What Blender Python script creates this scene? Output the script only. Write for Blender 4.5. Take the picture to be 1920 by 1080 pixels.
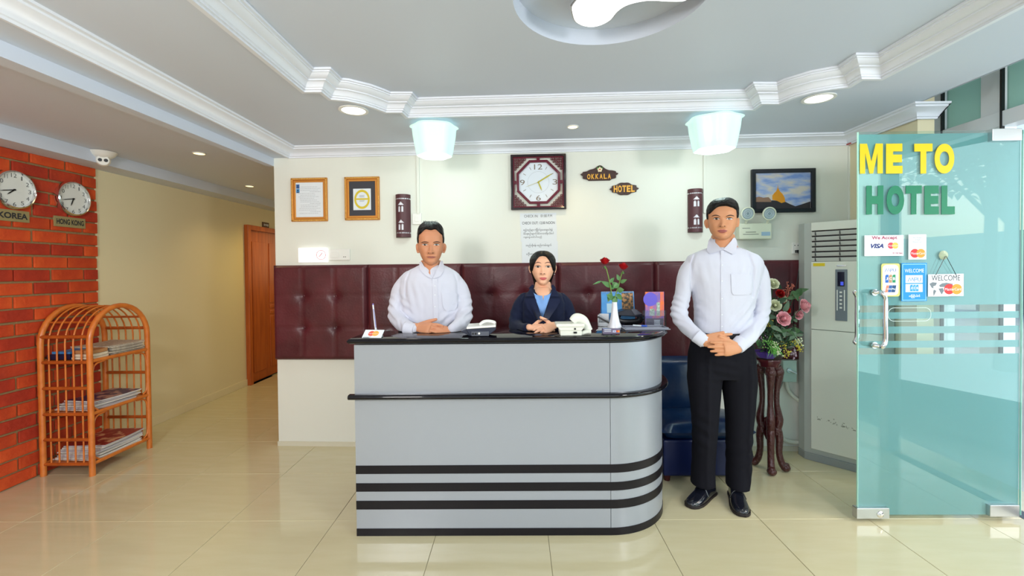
import bpy, bmesh, math, random
import numpy as np
from mathutils import Vector, Matrix, noise
from mathutils.bvhtree import BVHTree
from mathutils.geometry import tessellate_polygon
random.seed(7)
for o in list(bpy.data.objects): bpy.data.objects.remove(o)
S = bpy.context.scene
COL = S.collection
pi = math.pi
sin, cos = math.sin, math.cos

# ------------------------------------------------------------------ camera, world, lights, exposure
F = 850.0; H = 1.35; W0, H0 = 1920, 1080
SHIFT = -22.0
cd = bpy.data.cameras.new('camera'); cam = bpy.data.objects.new('camera', cd); COL.objects.link(cam); S.camera = cam
cd.sensor_width = 36; cd.lens = 36*F/W0; cd.shift_y = SHIFT/W0; cd.clip_start = .05
CR = (Matrix.Rotation(math.radians(.67), 3, 'Z') @ Matrix.Rotation(math.radians(90-.87), 3, 'X') @ Matrix.Rotation(-.010, 3, 'Z'))
cam.matrix_world = Matrix.Translation((0, 0, H)) @ CR.to_4x4()
CC = Vector((0, 0, H))
def ray(u, v): return CR @ Vector(((u-960)/F, (540-v+SHIFT)/F, -1))
def Y(u, v, d):
    r = ray(u, v); return CC + r*(d/r.y)
def Xp(u, v, x):
    r = ray(u, v); return CC + r*(x/r.x)
def Z(u, v, z):
    r = ray(u, v); return CC + r*((z-H)/r.z)
def px(p):
    q = CR.transposed() @ (Vector(p)-CC); return 960+F*q.x/-q.z, 540+SHIFT-F*q.y/-q.z
def FR(O, ex, ez=(0, 0, 1)):
    ex = Vector(ex).normalized(); ez = Vector(ez).normalized(); n = ex.cross(ez)
    M = Matrix((ex, ez, n)).transposed().to_4x4(); M.translation = Vector(O); return M
def hit(u, v, M):
    Mi = M.inverted(); o = Mi @ CC; r = Mi.to_3x3() @ ray(u, v); p = o - r*(o.z/r.z); return p.x, p.y

w = bpy.data.worlds.new('sky'); S.world = w; w.use_nodes = True
nt = w.node_tree; nt.nodes.clear()
sky = nt.nodes.new('ShaderNodeTexSky'); sky.sky_type = 'NISHITA'; sky.sun_disc = False
sky.sun_elevation = math.radians(42); sky.sun_rotation = math.radians(120); sky.air_density = 1.2; sky.dust_density = 3
bg = nt.nodes.new('ShaderNodeBackground'); bg.inputs[1].default_value = .34
wo = nt.nodes.new('ShaderNodeOutputWorld')
nt.links.new(sky.outputs[0], bg.inputs[0]); nt.links.new(bg.outputs[0], wo.inputs[0])
S.view_settings.view_transform = 'Standard'; S.view_settings.look = 'None'
S.view_settings.exposure = -0.38; S.view_settings.gamma = 1; S.view_settings.use_curve_mapping = False
def area(name, loc, to, size, power, col, sy=None, spread=None):
    l = bpy.data.lights.new(name, 'AREA'); l.size = size; l.energy = power; l.color = col
    if sy: l.shape = 'RECTANGLE'; l.size_y = sy
    if spread: l.spread = math.radians(spread)
    o = bpy.data.objects.new(name, l); COL.objects.link(o); o.location = loc
    o.rotation_euler = (Vector(to)-Vector(loc)).to_track_quat('-Z', 'Y').to_euler(); return o
def spot(name, loc, to, power, col, ang, blend=.6, r=.03):
    l = bpy.data.lights.new(name, 'SPOT'); l.energy = power; l.color = col; l.spot_size = math.radians(ang); l.spot_blend = blend; l.shadow_soft_size = r
    o = bpy.data.objects.new(name, l); COL.objects.link(o); o.location = loc
    o.rotation_euler = (Vector(to)-Vector(loc)).to_track_quat('-Z', 'Y').to_euler(); return o
area('flash_softbox', (2.3, -.35, 1.95), (.7, 3.3, 1.2), .42, 44, (1, .98, .97))
area('left_flash_softbox', (-1.3, -.5, 1.9), (-2.2, 3.2, 1.2), .5, 60, (1, .97, .92))
area('front_window_daylight', (.2, -1.85, 1.45), (.2, 3, 1.3), 4.2, 46, (.88, .94, 1.0), 1.7)
area('side_window_daylight', (3.3, .9, 1.3), (0, 2.2, 1.0), 2.4, 42, (.80, .95, 1.0), 1.9)
area('corridor_fill', (-2.6, 7.6, 1.6), (-2.6, 5, 1.0), .8, 5, (1, .86, .5))  # small warm light added to brighten the corridor; its end wall has no window

# ------------------------------------------------------------------ materials
MATS = {}
def mat(name, col, rough=.5, metal=0, coat=0, spec=None, emit=None, es=1, trans=0, ior=1.45, alpha=1, bump=None, vary=None, sheen=0, sss=0):
    if name in MATS: return MATS[name]
    m = bpy.data.materials.new(name); m.use_nodes = True; t = m.node_tree; b = t.nodes['Principled BSDF']
    c = tuple(col)+(1,) if len(col) == 3 else col
    b.inputs['Base Color'].default_value = c; b.inputs['Roughness'].default_value = rough; b.inputs['Metallic'].default_value = metal
    b.inputs['Coat Weight'].default_value = coat; b.inputs['Coat Roughness'].default_value = .08
    if spec is not None: b.inputs['Specular IOR Level'].default_value = spec
    if emit: b.inputs['Emission Color'].default_value = tuple(emit)+(1,); b.inputs['Emission Strength'].default_value = es
    if trans: b.inputs['Transmission Weight'].default_value = trans
    b.inputs['IOR'].default_value = ior
    if sheen: b.inputs['Sheen Weight'].default_value = sheen
    if sss: b.inputs['Subsurface Weight'].default_value = sss; b.inputs['Subsurface Radius'].default_value = (.012, .005, .003); b.inputs['Subsurface Scale'].default_value = 1
    if bump or vary:
        tc = t.nodes.new('ShaderNodeTexCoord')
    if bump:   # (scale, strength, (sx,sy,sz))
        mp = t.nodes.new('ShaderNodeMapping'); mp.inputs['Scale'].default_value = bump[2] if len(bump) > 2 else (1, 1, 1)
        nz = t.nodes.new('ShaderNodeTexNoise'); nz.inputs['Scale'].default_value = bump[0]; nz.inputs['Detail'].default_value = 4
        bp = t.nodes.new('ShaderNodeBump'); bp.inputs['Strength'].default_value = bump[1]; bp.inputs['Distance'].default_value = .01
        t.links.new(tc.outputs['Object'], mp.inputs[0]); t.links.new(mp.outputs[0], nz.inputs[0])
        t.links.new(nz.outputs[0], bp.inputs['Height']); t.links.new(bp.outputs[0], b.inputs['Normal'])
    if vary:   # (scale, col2, (sx,sy,sz), lo, hi)
        mp = t.nodes.new('ShaderNodeMapping'); mp.inputs['Scale'].default_value = vary[2] if len(vary) > 2 else (1, 1, 1)
        nz = t.nodes.new('ShaderNodeTexNoise'); nz.inputs['Scale'].default_value = vary[0]; nz.inputs['Detail'].default_value = 5
        rp = t.nodes.new('ShaderNodeValToRGB'); rp.color_ramp.elements[0].position = vary[3] if len(vary) > 3 else .3; rp.color_ramp.elements[1].position = vary[4] if len(vary) > 4 else .7
        rp.color_ramp.elements[0].color = c; rp.color_ramp.elements[1].color = tuple(vary[1])+(1,)
        t.links.new(tc.outputs['Object'], mp.inputs[0]); t.links.new(mp.outputs[0], nz.inputs[0]); t.links.new(nz.outputs[0], rp.inputs[0]); t.links.new(rp.outputs[0], b.inputs['Base Color'])
    m.diffuse_color = c; MATS[name] = m; return m
def glass(name, tint, rough=0.0, ior=1.5):
    m = bpy.data.materials.new(name); m.use_nodes = True; t = m.node_tree; t.nodes.clear()
    tr = t.nodes.new('ShaderNodeBsdfTransparent'); tr.inputs[0].default_value = tuple(tint)+(1,)
    gl = t.nodes.new('ShaderNodeBsdfGlossy'); gl.inputs['Roughness'].default_value = rough
    fr = t.nodes.new('ShaderNodeFresnel'); fr.inputs[0].default_value = ior; mx = t.nodes.new('ShaderNodeMixShader'); o = t.nodes.new('ShaderNodeOutputMaterial')
    ge = t.nodes.new('ShaderNodeNewGeometry'); io = t.nodes.new('ShaderNodeMix'); io.inputs[2].default_value = ior; io.inputs[3].default_value = 1/ior
    t.links.new(ge.outputs['Backfacing'], io.inputs[0]); t.links.new(io.outputs[0], fr.inputs[0])
    t.links.new(fr.outputs[0], mx.inputs[0]); t.links.new(tr.outputs[0], mx.inputs[1]); t.links.new(gl.outputs[0], mx.inputs[2]); t.links.new(mx.outputs[0], o.inputs[0])
    MATS[name] = m; return m
def film(name, c1, c2, a):
    m = bpy.data.materials.new(name); m.use_nodes = True; t = m.node_tree; t.nodes.clear()
    d = t.nodes.new('ShaderNodeBsdfDiffuse'); d.inputs[0].default_value = tuple(c1)+(1,)
    tl = t.nodes.new('ShaderNodeBsdfTranslucent'); tl.inputs[0].default_value = tuple(c2)+(1,)
    tr = t.nodes.new('ShaderNodeBsdfTransparent'); tr.inputs[0].default_value = tuple(c2)+(1,)
    m1 = t.nodes.new('ShaderNodeMixShader'); m1.inputs[0].default_value = .5; m2 = t.nodes.new('ShaderNodeMixShader'); m2.inputs[0].default_value = a
    o = t.nodes.new('ShaderNodeOutputMaterial')
    t.links.new(d.outputs[0], m1.inputs[1]); t.links.new(tl.outputs[0], m1.inputs[2]); t.links.new(m1.outputs[0], m2.inputs[1]); t.links.new(tr.outputs[0], m2.inputs[2]); t.links.new(m2.outputs[0], o.inputs[0])
    MATS[name] = m; return m

# ------------------------------------------------------------------ geometry collector
class G:
    def __init__(s, M=None): s.v = []; s.f = []; s.m = []; s.M = M; s.mi = 0
    def add(s, vs, fs, M=None):
        b = len(s.v); M = M or s.M
        for p in vs:
            p = Vector(p); s.v.append(M @ p if M else p)
        for f in fs: s.f.append([b+i for i in f]); s.m.append(s.mi)
        return s
    def box(s, x0, x1, y0, y1, z0, z1, M=None):
        v = [(x, y, z) for z in (z0, z1) for y in (y0, y1) for x in (x0, x1)]
        return s.add(v, [(0, 2, 3, 1), (4, 5, 7, 6), (0, 1, 5, 4), (2, 6, 7, 3), (0, 4, 6, 2), (1, 3, 7, 5)], M)
    def prism(s, pts, z0, z1, M=None):      # pts 2D in local xy, extruded in z
        n = len(pts); v = [(p[0], p[1], z0) for p in pts]+[(p[0], p[1], z1) for p in pts]
        s.add(v, [tuple(range(n-1, -1, -1)), tuple(range(n, 2*n))]+[(i, (i+1) % n, n+(i+1) % n, n+i) for i in range(n)], M); return s
    def ring(s, outer, inner, z0, z1, M=None):  # same count outlines
        n = len(outer); v = [(p[0], p[1], z) for z in (z0, z1) for o in (outer, inner) for p in o]
        f = []
        for i in range(n):
            j = (i+1) % n
            f += [(i, n+i, n+j, j), (2*n+i, 2*n+j, 3*n+j, 3*n+i), (i, j, 2*n+j, 2*n+i), (n+i, 3*n+i, 3*n+j, n+j)]
        return s.add(v, f, M)
    def disc(s, r, z0, z1, n=32, c=(0, 0), M=None): return s.prism([(c[0]+r*cos(2*pi*i/n), c[1]+r*sin(2*pi*i/n)) for i in range(n)], z0, z1, M)
    def annulus(s, r0, r1, z0, z1, n=40, c=(0, 0), M=None):
        a = [(cos(2*pi*i/n), sin(2*pi*i/n)) for i in range(n)]
        return s.ring([(c[0]+r1*x, c[1]+r1*y) for x, y in a], [(c[0]+r0*x, c[1]+r0*y) for x, y in a], z0, z1, M)
    def lathe(s, prof, n=24, c=(0, 0, 0), M=None, lobes=0, amp=0):   # prof [(r,z)] around z
        v = []; f = []; k = len(prof)
        for i in range(n):
            a = 2*pi*i/n; q = 1+amp*cos(lobes*a)
            for r, z in prof: v.append((c[0]+r*q*cos(a), c[1]+r*q*sin(a), c[2]+z))
        for i in range(n):
            j = (i+1) % n
            for t in range(k-1): f.append((i*k+t, j*k+t, j*k+t+1, i*k+t+1))
        if prof[0][0] > 1e-6: f.append(tuple(i*k for i in range(n))[::-1])
        if prof[-1][0] > 1e-6: f.append(tuple(i*k+k-1 for i in range(n)))
        return s.add(v, f, M)
    def tube(s, pts, r, n=10, M=None, closed=False, smooth=0, ell=None, up=None):
        P = [Vector(p) for p in pts]; R = list(r) if hasattr(r, '__len__') else [r]*len(P)
        if smooth:
            Q = []; RR = []; m = len(P)
            rng = range(m if closed else m-1)
            for i in rng:
                if closed: p0, p1, p2, p3 = P[i-1], P[i], P[(i+1) % m], P[(i+2) % m]
                else: p0, p1, p2, p3 = P[max(i-1, 0)], P[i], P[i+1], P[min(i+2, m-1)]
                for k in range(smooth):
                    t = k/smooth
                    Q.append(.5*((2*p1)+(p2-p0)*t+(2*p0-5*p1+4*p2-p3)*t*t+(3*p1-p0-3*p2+p3)*t**3)); RR.append(R[i]*(1-t)+R[(i+1) % m]*t)
            if not closed: Q.append(P[-1]); RR.append(R[-1])
            P, R = Q, RR
        m = len(P); v = []; f = []; nrm = None
        for i in range(m):
            a = P[i-1] if (i or closed) else P[i]; b = P[(i+1) % m] if (i < m-1 or closed) else P[i]
            t = (b-a); t = t.normalized() if t.length > 1e-9 else Vector((0, 0, 1))
            if up is not None: nrm = (Vector(up)-t*t.dot(Vector(up))).normalized()
            elif nrm is None: nrm = t.orthogonal().normalized()
            else: nrm = (nrm-t*nrm.dot(t)).normalized()
            bn = t.cross(nrm)
            e = ell if ell else (1, 1)
            for k in range(n):
                an = 2*pi*k/n; v.append(P[i]+nrm*(R[i]*e[0]*cos(an))+bn*(R[i]*e[1]*sin(an)))
        for i in range(m if closed else m-1):
            j = (i+1) % m
            for k in range(n):
                l = (k+1) % n; f.append((i*n+k, i*n+l, j*n+l, j*n+k))
        if not closed: f += [tuple(range(n))[::-1], tuple((m-1)*n+k for k in range(n))]
        return s.add(v, f, M)
    def ball(s, c, r, n=12, m=8, M=None):
        r = r if hasattr(r, '__len__') else (r, r, r); v = [(c[0], c[1], c[2]-r[2])]; f = []
        for j in range(1, m):
            th = pi*j/m
            for i in range(n): a = 2*pi*i/n; v.append((c[0]+r[0]*sin(th)*cos(a), c[1]+r[1]*sin(th)*sin(a), c[2]-r[2]*cos(th)))
        v.append((c[0], c[1], c[2]+r[2])); L = len(v)-1
        for i in range(n): k = (i+1) % n; f.append((0, 1+k, 1+i)); f.append((L, L-n+i, L-n+k))
        for j in range(m-2):
            for i in range(n): k = (i+1) % n; f.append((1+j*n+i, 1+j*n+k, 1+(j+1)*n+k, 1+(j+1)*n+i))
        return s.add(v, f, M)
    def cap(s, pts, R, n=14, smooth=0):       # capsule chain: tube + end balls
        s.tube(pts, R, n, smooth=smooth); s.ball(pts[0], R[0] if hasattr(R, '__len__') else R, n, 8); s.ball(pts[-1], R[-1] if hasattr(R, '__len__') else R, n, 8); return s
    def slices(s, rows, n=36, p=2.0):          # rows (cx,cy,z,rx,ry[,p])
        v = []; f = []; m = len(rows)
        for q in rows:
            e = q[5] if len(q) > 5 else p
            for i in range(n):
                a = 2*pi*i/n; ca, sa = cos(a), sin(a)
                v.append((q[0]+q[3]*math.copysign(abs(ca)**(2/e), ca), q[1]+q[4]*math.copysign(abs(sa)**(2/e), sa), q[2]))
        for j in range(m-1):
            for i in range(n): k = (i+1) % n; f.append((j*n+i, j*n+k, (j+1)*n+k, (j+1)*n+i))
        f += [tuple(range(n))[::-1], tuple((m-1)*n+i for i in range(n))]
        return s.add(v, f)
    def sweep(s, path, prof, closed=False, M=None):   # path 2D (xy), prof [(offset to the left of the path, z)]
        m = len(path); P = [Vector(p[:2]) for p in path]; v = []; f = []; k = len(prof)
        for i in range(m):
            d0 = (P[i]-P[i-1]).normalized() if (i or closed) else None
            d1 = (P[(i+1) % m]-P[i]).normalized() if (i < m-1 or closed) else None
            if d0 is None: d0 = d1
            if d1 is None: d1 = d0
            n0 = Vector((-d0.y, d0.x)); n1 = Vector((-d1.y, d1.x)); b = (n0+n1)
            b = b.normalized() if b.length > 1e-6 else n0; b = b/max(.3, b.dot(n0))
            for o, z in prof: v.append((P[i].x+b.x*o, P[i].y+b.y*o, z))
        for i in range(m if closed else m-1):
            j = (i+1) % m
            for t in range(k-1): f.append((i*k+t, i*k+t+1, j*k+t+1, j*k+t))
        if not closed and k > 2: f += [tuple(range(k)), tuple((m-1)*k+t for t in range(k))[::-1]]
        return s.add(v, f, M)
def E(name, loc, label=None, cat=None, group=None, kind=None):
    o = bpy.data.objects.new(name, None); COL.objects.link(o); o.location = Vector(loc); o.empty_display_size = .05
    o['wloc'] = list(loc); tag(o, label, cat, group, kind); return o
def tag(o, label=None, cat=None, group=None, kind=None):
    if label: o['label'] = label
    if cat: o['category'] = cat
    if group: o['group'] = group
    if kind: o['kind'] = kind
    return o
def wl(o):
    l = Vector((0, 0, 0))
    while o: l = l+o.location; o = o.parent
    return l
def B(g, name, mats, parent=None, smooth=None, bevel=0, base=None, label=None, cat=None, group=None, kind=None, recalc=True, seg=2):
    if not isinstance(mats, (list, tuple)): mats = [mats]
    if parent is not None: off = wl(parent)
    elif base == 'auto':
        xs = [p.x for p in g.v]; ys = [p.y for p in g.v]; zs = [p.z for p in g.v]; off = Vector(((min(xs)+max(xs))/2, (min(ys)+max(ys))/2, min(zs)))
    elif base is not None: off = Vector(base)
    else: off = Vector((0, 0, 0))
    me = bpy.data.meshes.new(name); me.from_pydata([p-off for p in g.v], [], g.f)
    for mm in mats: me.materials.append(mm)
    if len(mats) > 1: me.polygons.foreach_set('material_index', g.m)
    if recalc:
        bm = bmesh.new(); bm.from_mesh(me); bmesh.ops.recalc_face_normals(bm, faces=bm.faces); bm.to_mesh(me); bm.free()
    if smooth:
        me.polygons.foreach_set('use_smooth', [True]*len(me.polygons))
        if smooth < 179: me.set_sharp_from_angle(angle=math.radians(smooth))
    me.update()
    o = bpy.data.objects.new(name, me); COL.objects.link(o)
    if parent is not None: o.parent = parent
    else: o.location = off
    if bevel:
        md = o.modifiers.new('bevel', 'BEVEL'); md.width = bevel; md.segments = seg; md.limit_method = 'ANGLE'; md.angle_limit = math.radians(50)
    return tag(o, label, cat, group, kind)
def dup(root, loc, label=None, rotz=None):
    r = root.copy(); COL.objects.link(r); r.location = Vector(loc)
    if rotz is not None: r.rotation_euler = (0, 0, rotz)
    if label: r['label'] = label
    for ch in list(root.children):
        c = ch.copy(); COL.objects.link(c); c.parent = r
        for gch in list(ch.children):
            d = gch.copy(); COL.objects.link(d); d.parent = c
    return r
TEXTS = {}
def text_g(txt, M, x0, y0, x1, y1, z=0.001, bold=0, shear=0, ext=.0006, g=None, rot=None):
    if 'M' in txt: bold = 0
    key = (txt, bold, shear)
    if key not in TEXTS:
        c = bpy.data.curves.new('t', 'FONT'); c.body = txt; c.size = 1; c.offset = bold; c.shear = shear; c.resolution_u = 6; c.extrude = 0; c.fill_mode = 'FRONT'
        c.align_x = 'CENTER'
        o = bpy.data.objects.new('t', c); me = bpy.data.meshes.new_from_object(o)
        TEXTS[key] = ([v.co.copy() for v in me.vertices], [tuple(p.vertices) for p in me.polygons])
        bpy.data.objects.remove(o); bpy.data.curves.remove(c); bpy.data.meshes.remove(me)
    vs, fs = TEXTS[key]; g = g or G()
    if not vs: return g
    a0 = min(v.x for v in vs); a1 = max(v.x for v in vs); b0 = min(v.y for v in vs); b1 = max(v.y for v in vs)
    sx = (x1-x0)/max(a1-a0, 1e-6); sy = (y1-y0)/max(b1-b0, 1e-6)
    out = []
    for v in vs: out.append((x0+(v.x-a0)*sx, y0+(v.y-b0)*sy, z))
    if rot: Rm = rot; out = [Rm @ Vector(p) for p in out]
    n = len(out)
    if ext > .001:   # give the letters thickness
        bmx = bmesh.new(); bv = [bmx.verts.new(p) for p in out]
        for f in fs:
            try: bmx.faces.new([bv[i] for i in f])
            except Exception: pass
        bmesh.ops.remove_doubles(bmx, verts=bmx.verts, dist=1e-6)
        r = bmesh.ops.extrude_face_region(bmx, geom=bmx.faces[:])
        bmesh.ops.translate(bmx, verts=[e for e in r['geom'] if isinstance(e, bmesh.types.BMVert)], vec=(0, 0, ext))
        bmx.verts.index_update(); out = [v.co.copy() for v in bmx.verts]; fs = [tuple(v.index for v in f.verts) for f in bmx.faces]; bmx.free()
    g.add(out, fs, M); return g

def remesh(g, voxel, it=3, off=None):
    me = bpy.data.meshes.new('tmp'); me.from_pydata(g.v, [], g.f)
    bm = bmesh.new(); bm.from_mesh(me); bmesh.ops.recalc_face_normals(bm, faces=bm.faces); bm.to_mesh(me); bm.free()
    o = bpy.data.objects.new('tmp', me); COL.objects.link(o)
    md = o.modifiers.new('r', 'REMESH'); md.mode = 'VOXEL'; md.voxel_size = voxel
    if it: ms = o.modifiers.new('s', 'SMOOTH'); ms.factor = .5; ms.iterations = it
    dg = bpy.context.evaluated_depsgraph_get(); dg.update(); ev = o.evaluated_get(dg); m2 = ev.to_mesh()
    out = G(); out.v = [v.co.copy() for v in m2.vertices]; out.f = [list(p.vertices) for p in m2.polygons]; out.m = [0]*len(out.f)
    ev.to_mesh_clear(); bpy.data.objects.remove(o); bpy.data.meshes.remove(me); return out
def bvh(g): return BVHTree.FromPolygons([tuple(p) for p in g.v], [tuple(f) for f in g.f])
def patch(tree, rails, n, off, thick=.002, g=None, fall=None, sm=0):
    """a thin cloth or skin piece lying on a surface; rails = rows of ((uL,vL),(uR,vR)) sight lines onto it"""
    g = g or G(); rows = []
    last = None
    for (a, b) in rails:
        for i in range(n+1):
            if last is None:
                h = tree.ray_cast(CC, ray(a[0]+(b[0]-a[0])*i/n, a[1]+(b[1]-a[1])*i/n).normalized())
                if h[0] is not None: last = (h[0]-CC).length
    if last is None: last = fall or 2.7
    for (a, b) in rails:
        row = []
        for i in range(n+1):
            t = i/n; u = a[0]+(b[0]-a[0])*t; v = a[1]+(b[1]-a[1])*t
            d = ray(u, v).normalized(); h = tree.ray_cast(CC, d)
            if h[0] is None:
                p = CC + d*((last if last else fall)-0)
            else:
                last = (h[0]-CC).length; p = h[0]
            row.append([d, (p-CC).length])
        rows.append(row)
    for _ in range(sm):
        D_ = [[c[1] for c in r] for r in rows]; M_ = len(rows)
        for j in range(M_):
            for i in range(n+1):
                q = [D_[max(j-1, 0)][i], D_[min(j+1, M_-1)][i], D_[j][max(i-1, 0)], D_[j][min(i+1, n)]]; rows[j][i][1] = min(D_[j][i], .5*D_[j][i]+.125*sum(q))
    rows = [[(CC+c[0]*(c[1]-off), CC+c[0]*(c[1]-off+thick)) for c in r] for r in rows]
    k = n+1; m = len(rows); v = [c[0] for r in rows for c in r]+[c[1] for r in rows for c in r]; L = k*m; f = []
    for j in range(m-1):
        for i in range(n):
            a, b_, c, d_ = j*k+i, j*k+i+1, (j+1)*k+i+1, (j+1)*k+i
            f.append((a, b_, c, d_)); f.append((L+d_, L+c, L+b_, L+a))
    for j in range(m-1):
        f.append((j*k, (j+1)*k, L+(j+1)*k, L+j*k)); f.append((j*k+n, L+j*k+n, L+(j+1)*k+n, (j+1)*k+n))
    for i in range(n):
        f.append((i, L+i, L+i+1, i+1)); q = (m-1)*k; f.append((q+i, q+i+1, L+q+i+1, L+q+i))
    g.add(v, f); return g
def oval(tree, u, v, ru, rv, off, n=14, thick=.001, g=None, pw=1.0, tilt=0):
    """almond or round patch"""
    rails = []
    for j in range(9):
        t = -1+2*j/8; hw = ru*max(.05, (1-t*t))**(.5*pw) if pw == 1.0 else ru*max(.05, 1-abs(t)**pw)
        vv = v+rv*t; rails.append(((u-hw, vv-tilt*hw), (u+hw, vv+tilt*hw)))
    return patch(tree, rails, n, off, thick, g)
def s(r, g, b, k=1.0):
    f = lambda c: (c/255/12.92 if c/255 <= .04045 else ((c/255+.055)/1.055)**2.4)*k
    return (f(r), f(g), f(b))
m_wall = mat('wall_paint', s(226, 228, 219), .55, bump=(60, .03))
m_cream = mat('cream_paint', s(226, 216, 182), .5, bump=(60, .03))
m_ceil = mat('ceiling_paint', s(206, 214, 229), .6)
m_trim = mat('plaster_moulding', s(228, 232, 242), .45)
m_tile = mat('polished_cream_tile', s(203, 193, 156), .09, coat=.4, vary=(3, s(209, 200, 166), (1, 6, 1)))
m_grout = mat('tile_grout', s(120, 112, 88), .7)
m_brick = [mat('brick_%s' % n, c, .75, bump=(35, .5), vary=(9, c2)) for n, c, c2 in
           (('orange', s(205, 78, 30), s(178, 56, 22)), ('red', s(186, 56, 28), s(158, 44, 24)), ('bright', s(220, 90, 36), s(196, 66, 26)), ('dark', s(156, 48, 28), s(188, 62, 30)))]
m_mortar = mat('mortar', s(148, 122, 84), .9, bump=(50, .6))
m_wood = mat('door_wood', s(190, 96, 36), .4, vary=(4, s(160, 74, 24), (8, 8, .6)))
m_white = mat('white_plastic', s(232, 232, 228), .35)
m_black = mat('black_plastic', s(22, 22, 26), .35)
m_chrome = mat('chrome', (.82, .82, .84), .12, 1)
m_steel = mat('satin_steel', (.62, .63, .65), .3, 1)
m_alu = mat('white_aluminium', s(226, 230, 236), .35)
m_maroon = mat('maroon_leather', s(92, 36, 44), .38, spec=.5, bump=(70, .12), vary=(5, s(70, 24, 32)))
m_gold = mat('gilded_wood', s(206, 138, 60), .35, .35)
m_dwood = mat('dark_rosewood', s(74, 20, 26), .25, coat=.3)
m_lamp = mat('lit_diffuser', (1, 1, 1), .5, emit=(1, .97, .88), es=3.2)
m_lampw = mat('lit_warm_diffuser', (1, 1, 1), .5, emit=(1, .78, .35), es=3.0)
m_paper = mat('white_paper', s(226, 232, 238), .6)
m_ink = mat('black_ink', s(40, 42, 50), .6)
ZC = H+.94; ZT = H+1.02; ZM = H+1.09; ZK = H+.886; XL = -3.23
# ---- back wall frame: slightly turned against the tiles
MB = FR((0, 3.407, 0), (1, -.04, 0))
def WB(u, v): return hit(u, v, MB)
def wrect(u0, v0, u1, v1):
    a = WB(u0, v0); b = WB(u1, v0); c = WB(u1, v1); d = WB(u0, v1)
    return (a[0]+d[0])/2, (c[1]+d[1])/2, (b[0]+c[0])/2, (a[1]+b[1])/2      # x0,y0,x1,y1
def PB(x, y=0, z=0): return MB @ Vector((x, y, z))
xl = WB(518, 560)[0]                                                   # free left end of the back wall
g = G(MB); g.box(xl, 2.62, 0, 2.7, -.12, 0); wall_back = B(g, 'wall_back', m_wall, kind='structure')
g = G(); g.box(-3.4, XL, -2.3, 8.2, 0, 2.7); wall_left = B(g, 'wall_left', m_cream, kind='structure')
cx = PB(xl).x
g = G(); g.box(cx, cx+.14, PB(xl).y+.11, 8.0, 0, 2.7); B(g, 'wall_corridor', m_cream, kind='structure')
g = G(); g.box(-3.4, cx+.14, 8.0, 8.15, 0, 2.7); B(g, 'wall_corridor_end', m_cream, kind='structure')
g = G(); g.box(-3.4, -2.2, -2.15, -2.0, 0, 2.7); g.box(2.3, 2.85, -2.15, -2.0, 0, 2.7); g.box(-2.2, 2.3, -2.15, -2.0, 2.3, 2.7); g.box(-2.2, 2.3, -2.15, -2.0, 0, .5)
B(g, 'wall_front', m_wall, kind='structure')
# floor of separate tiles
g = G(); g.box(-3.4, 3.0, -2.3, 8.2, -.05, -.003); floor = B(g, 'floor', m_grout, kind='structure')
T = .571; g = G(); q = T/2-.0011; g.box(-q, q, -q, q, -.012, 0)
t0 = B(g, 'tile', m_tile, floor, bevel=.0012, seg=1); first = True
for i in range(-6, 5):
    for j in range(-7, 10):
        x = .143+(i+.5)*T; y = 2.42+(j+.5)*T
        if x-q > 2.72 or x+q < -3.3: continue
        o = t0 if first else t0.copy()
        if not first: COL.objects.link(o); o.parent = floor
        first = False; o.location = (x, y, random.uniform(-.0003, .0003))
ZBK = Xp(0, 275, XL).z
# brick facing on the left wall, brick by brick
yb = Xp(184, 620, XL).y
g = G(); g.box(XL-.01, XL+.006, .9, yb-.012, 0, ZBK); mort = B(g, 'mortar_bed', m_mortar, wall_left)
bm_ = []
for k in range(4):
    for L in (.222, .106):
        g = G(); g.box(-.02, .02, 0, L, 0, .074); bb = B(g, 'brick', m_brick[k], wall_left, bevel=.005); bm_.append((k, L, bb.data, bb))
row = 0; z = .004; used = {}
while z < ZBK-.014:
    y = yb-random.uniform(0, .012); y -= 0
    firstb = True
    while y > 1.0:
        L = .106 if (firstb and row % 2) else .222
        k = random.choice((0, 0, 0, 1, 1, 2, 2, 3)); c = [b for b in bm_ if b[0] == k and b[1] == L][0]
        if id(c[3]) not in used: o = c[3]; used[id(c[3])] = 1
        else: o = c[3].copy(); COL.objects.link(o); o.parent = wall_left
        hz = min(1.0, (ZBK-.001-z)/.074)
        o.location = (XL-.002+random.uniform(-.0025, .0025), y-L+random.uniform(-.003, .003), z+random.uniform(-.002, .002)); o.rotation_euler = (random.uniform(-.008, .008), 0, 0); o.scale = (1, 1, hz)
        y -= L+.013; firstb = False
    z += .0868; row += 1
for c in bm_:
    if id(c[3]) not in used: bpy.data.objects.remove(c[3])
# wooden door far down the corridor
ML = FR((XL, 0, 0), (0, 1, 0))
a = hit(457, 421, ML); b = hit(463, 431, ML); yd0, zd = a; yd1, zd1 = b
root = E('door_1', (XL, yd0, 0), kind='structure')
g = G(ML); g.ring([(yd0, 0), (yd0, zd), (yd0+.98, zd), (yd0+.98, 0)], [(yd1, 0), (yd1, zd1), (yd0+.98-(yd1-yd0), zd1), (yd0+.98-(yd1-yd0), 0)], 0, .05); B(g, 'door_frame', m_wood, root, bevel=.004)
g = G(ML); w_ = yd0+.98-(yd1-yd0); g.box(yd1, w_, .012, zd1, 0, .015); B(g, 'door_leaf', m_wood, root)
for (p0, p1, q0, q1) in ((.5, .62, .95, 1.72), (.72, .84, .95, 1.72), (.5, .84, .12, .78), (.12, .4, .12, 1.72), (.5, .84, .81, .85), (.5, .84, .88, .92)):
    g = G(ML); g.box(yd0+p0, yd0+p1, q0, q1, .015, .022); B(g, 'door_panel', m_wood, root, bevel=.004)
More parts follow.
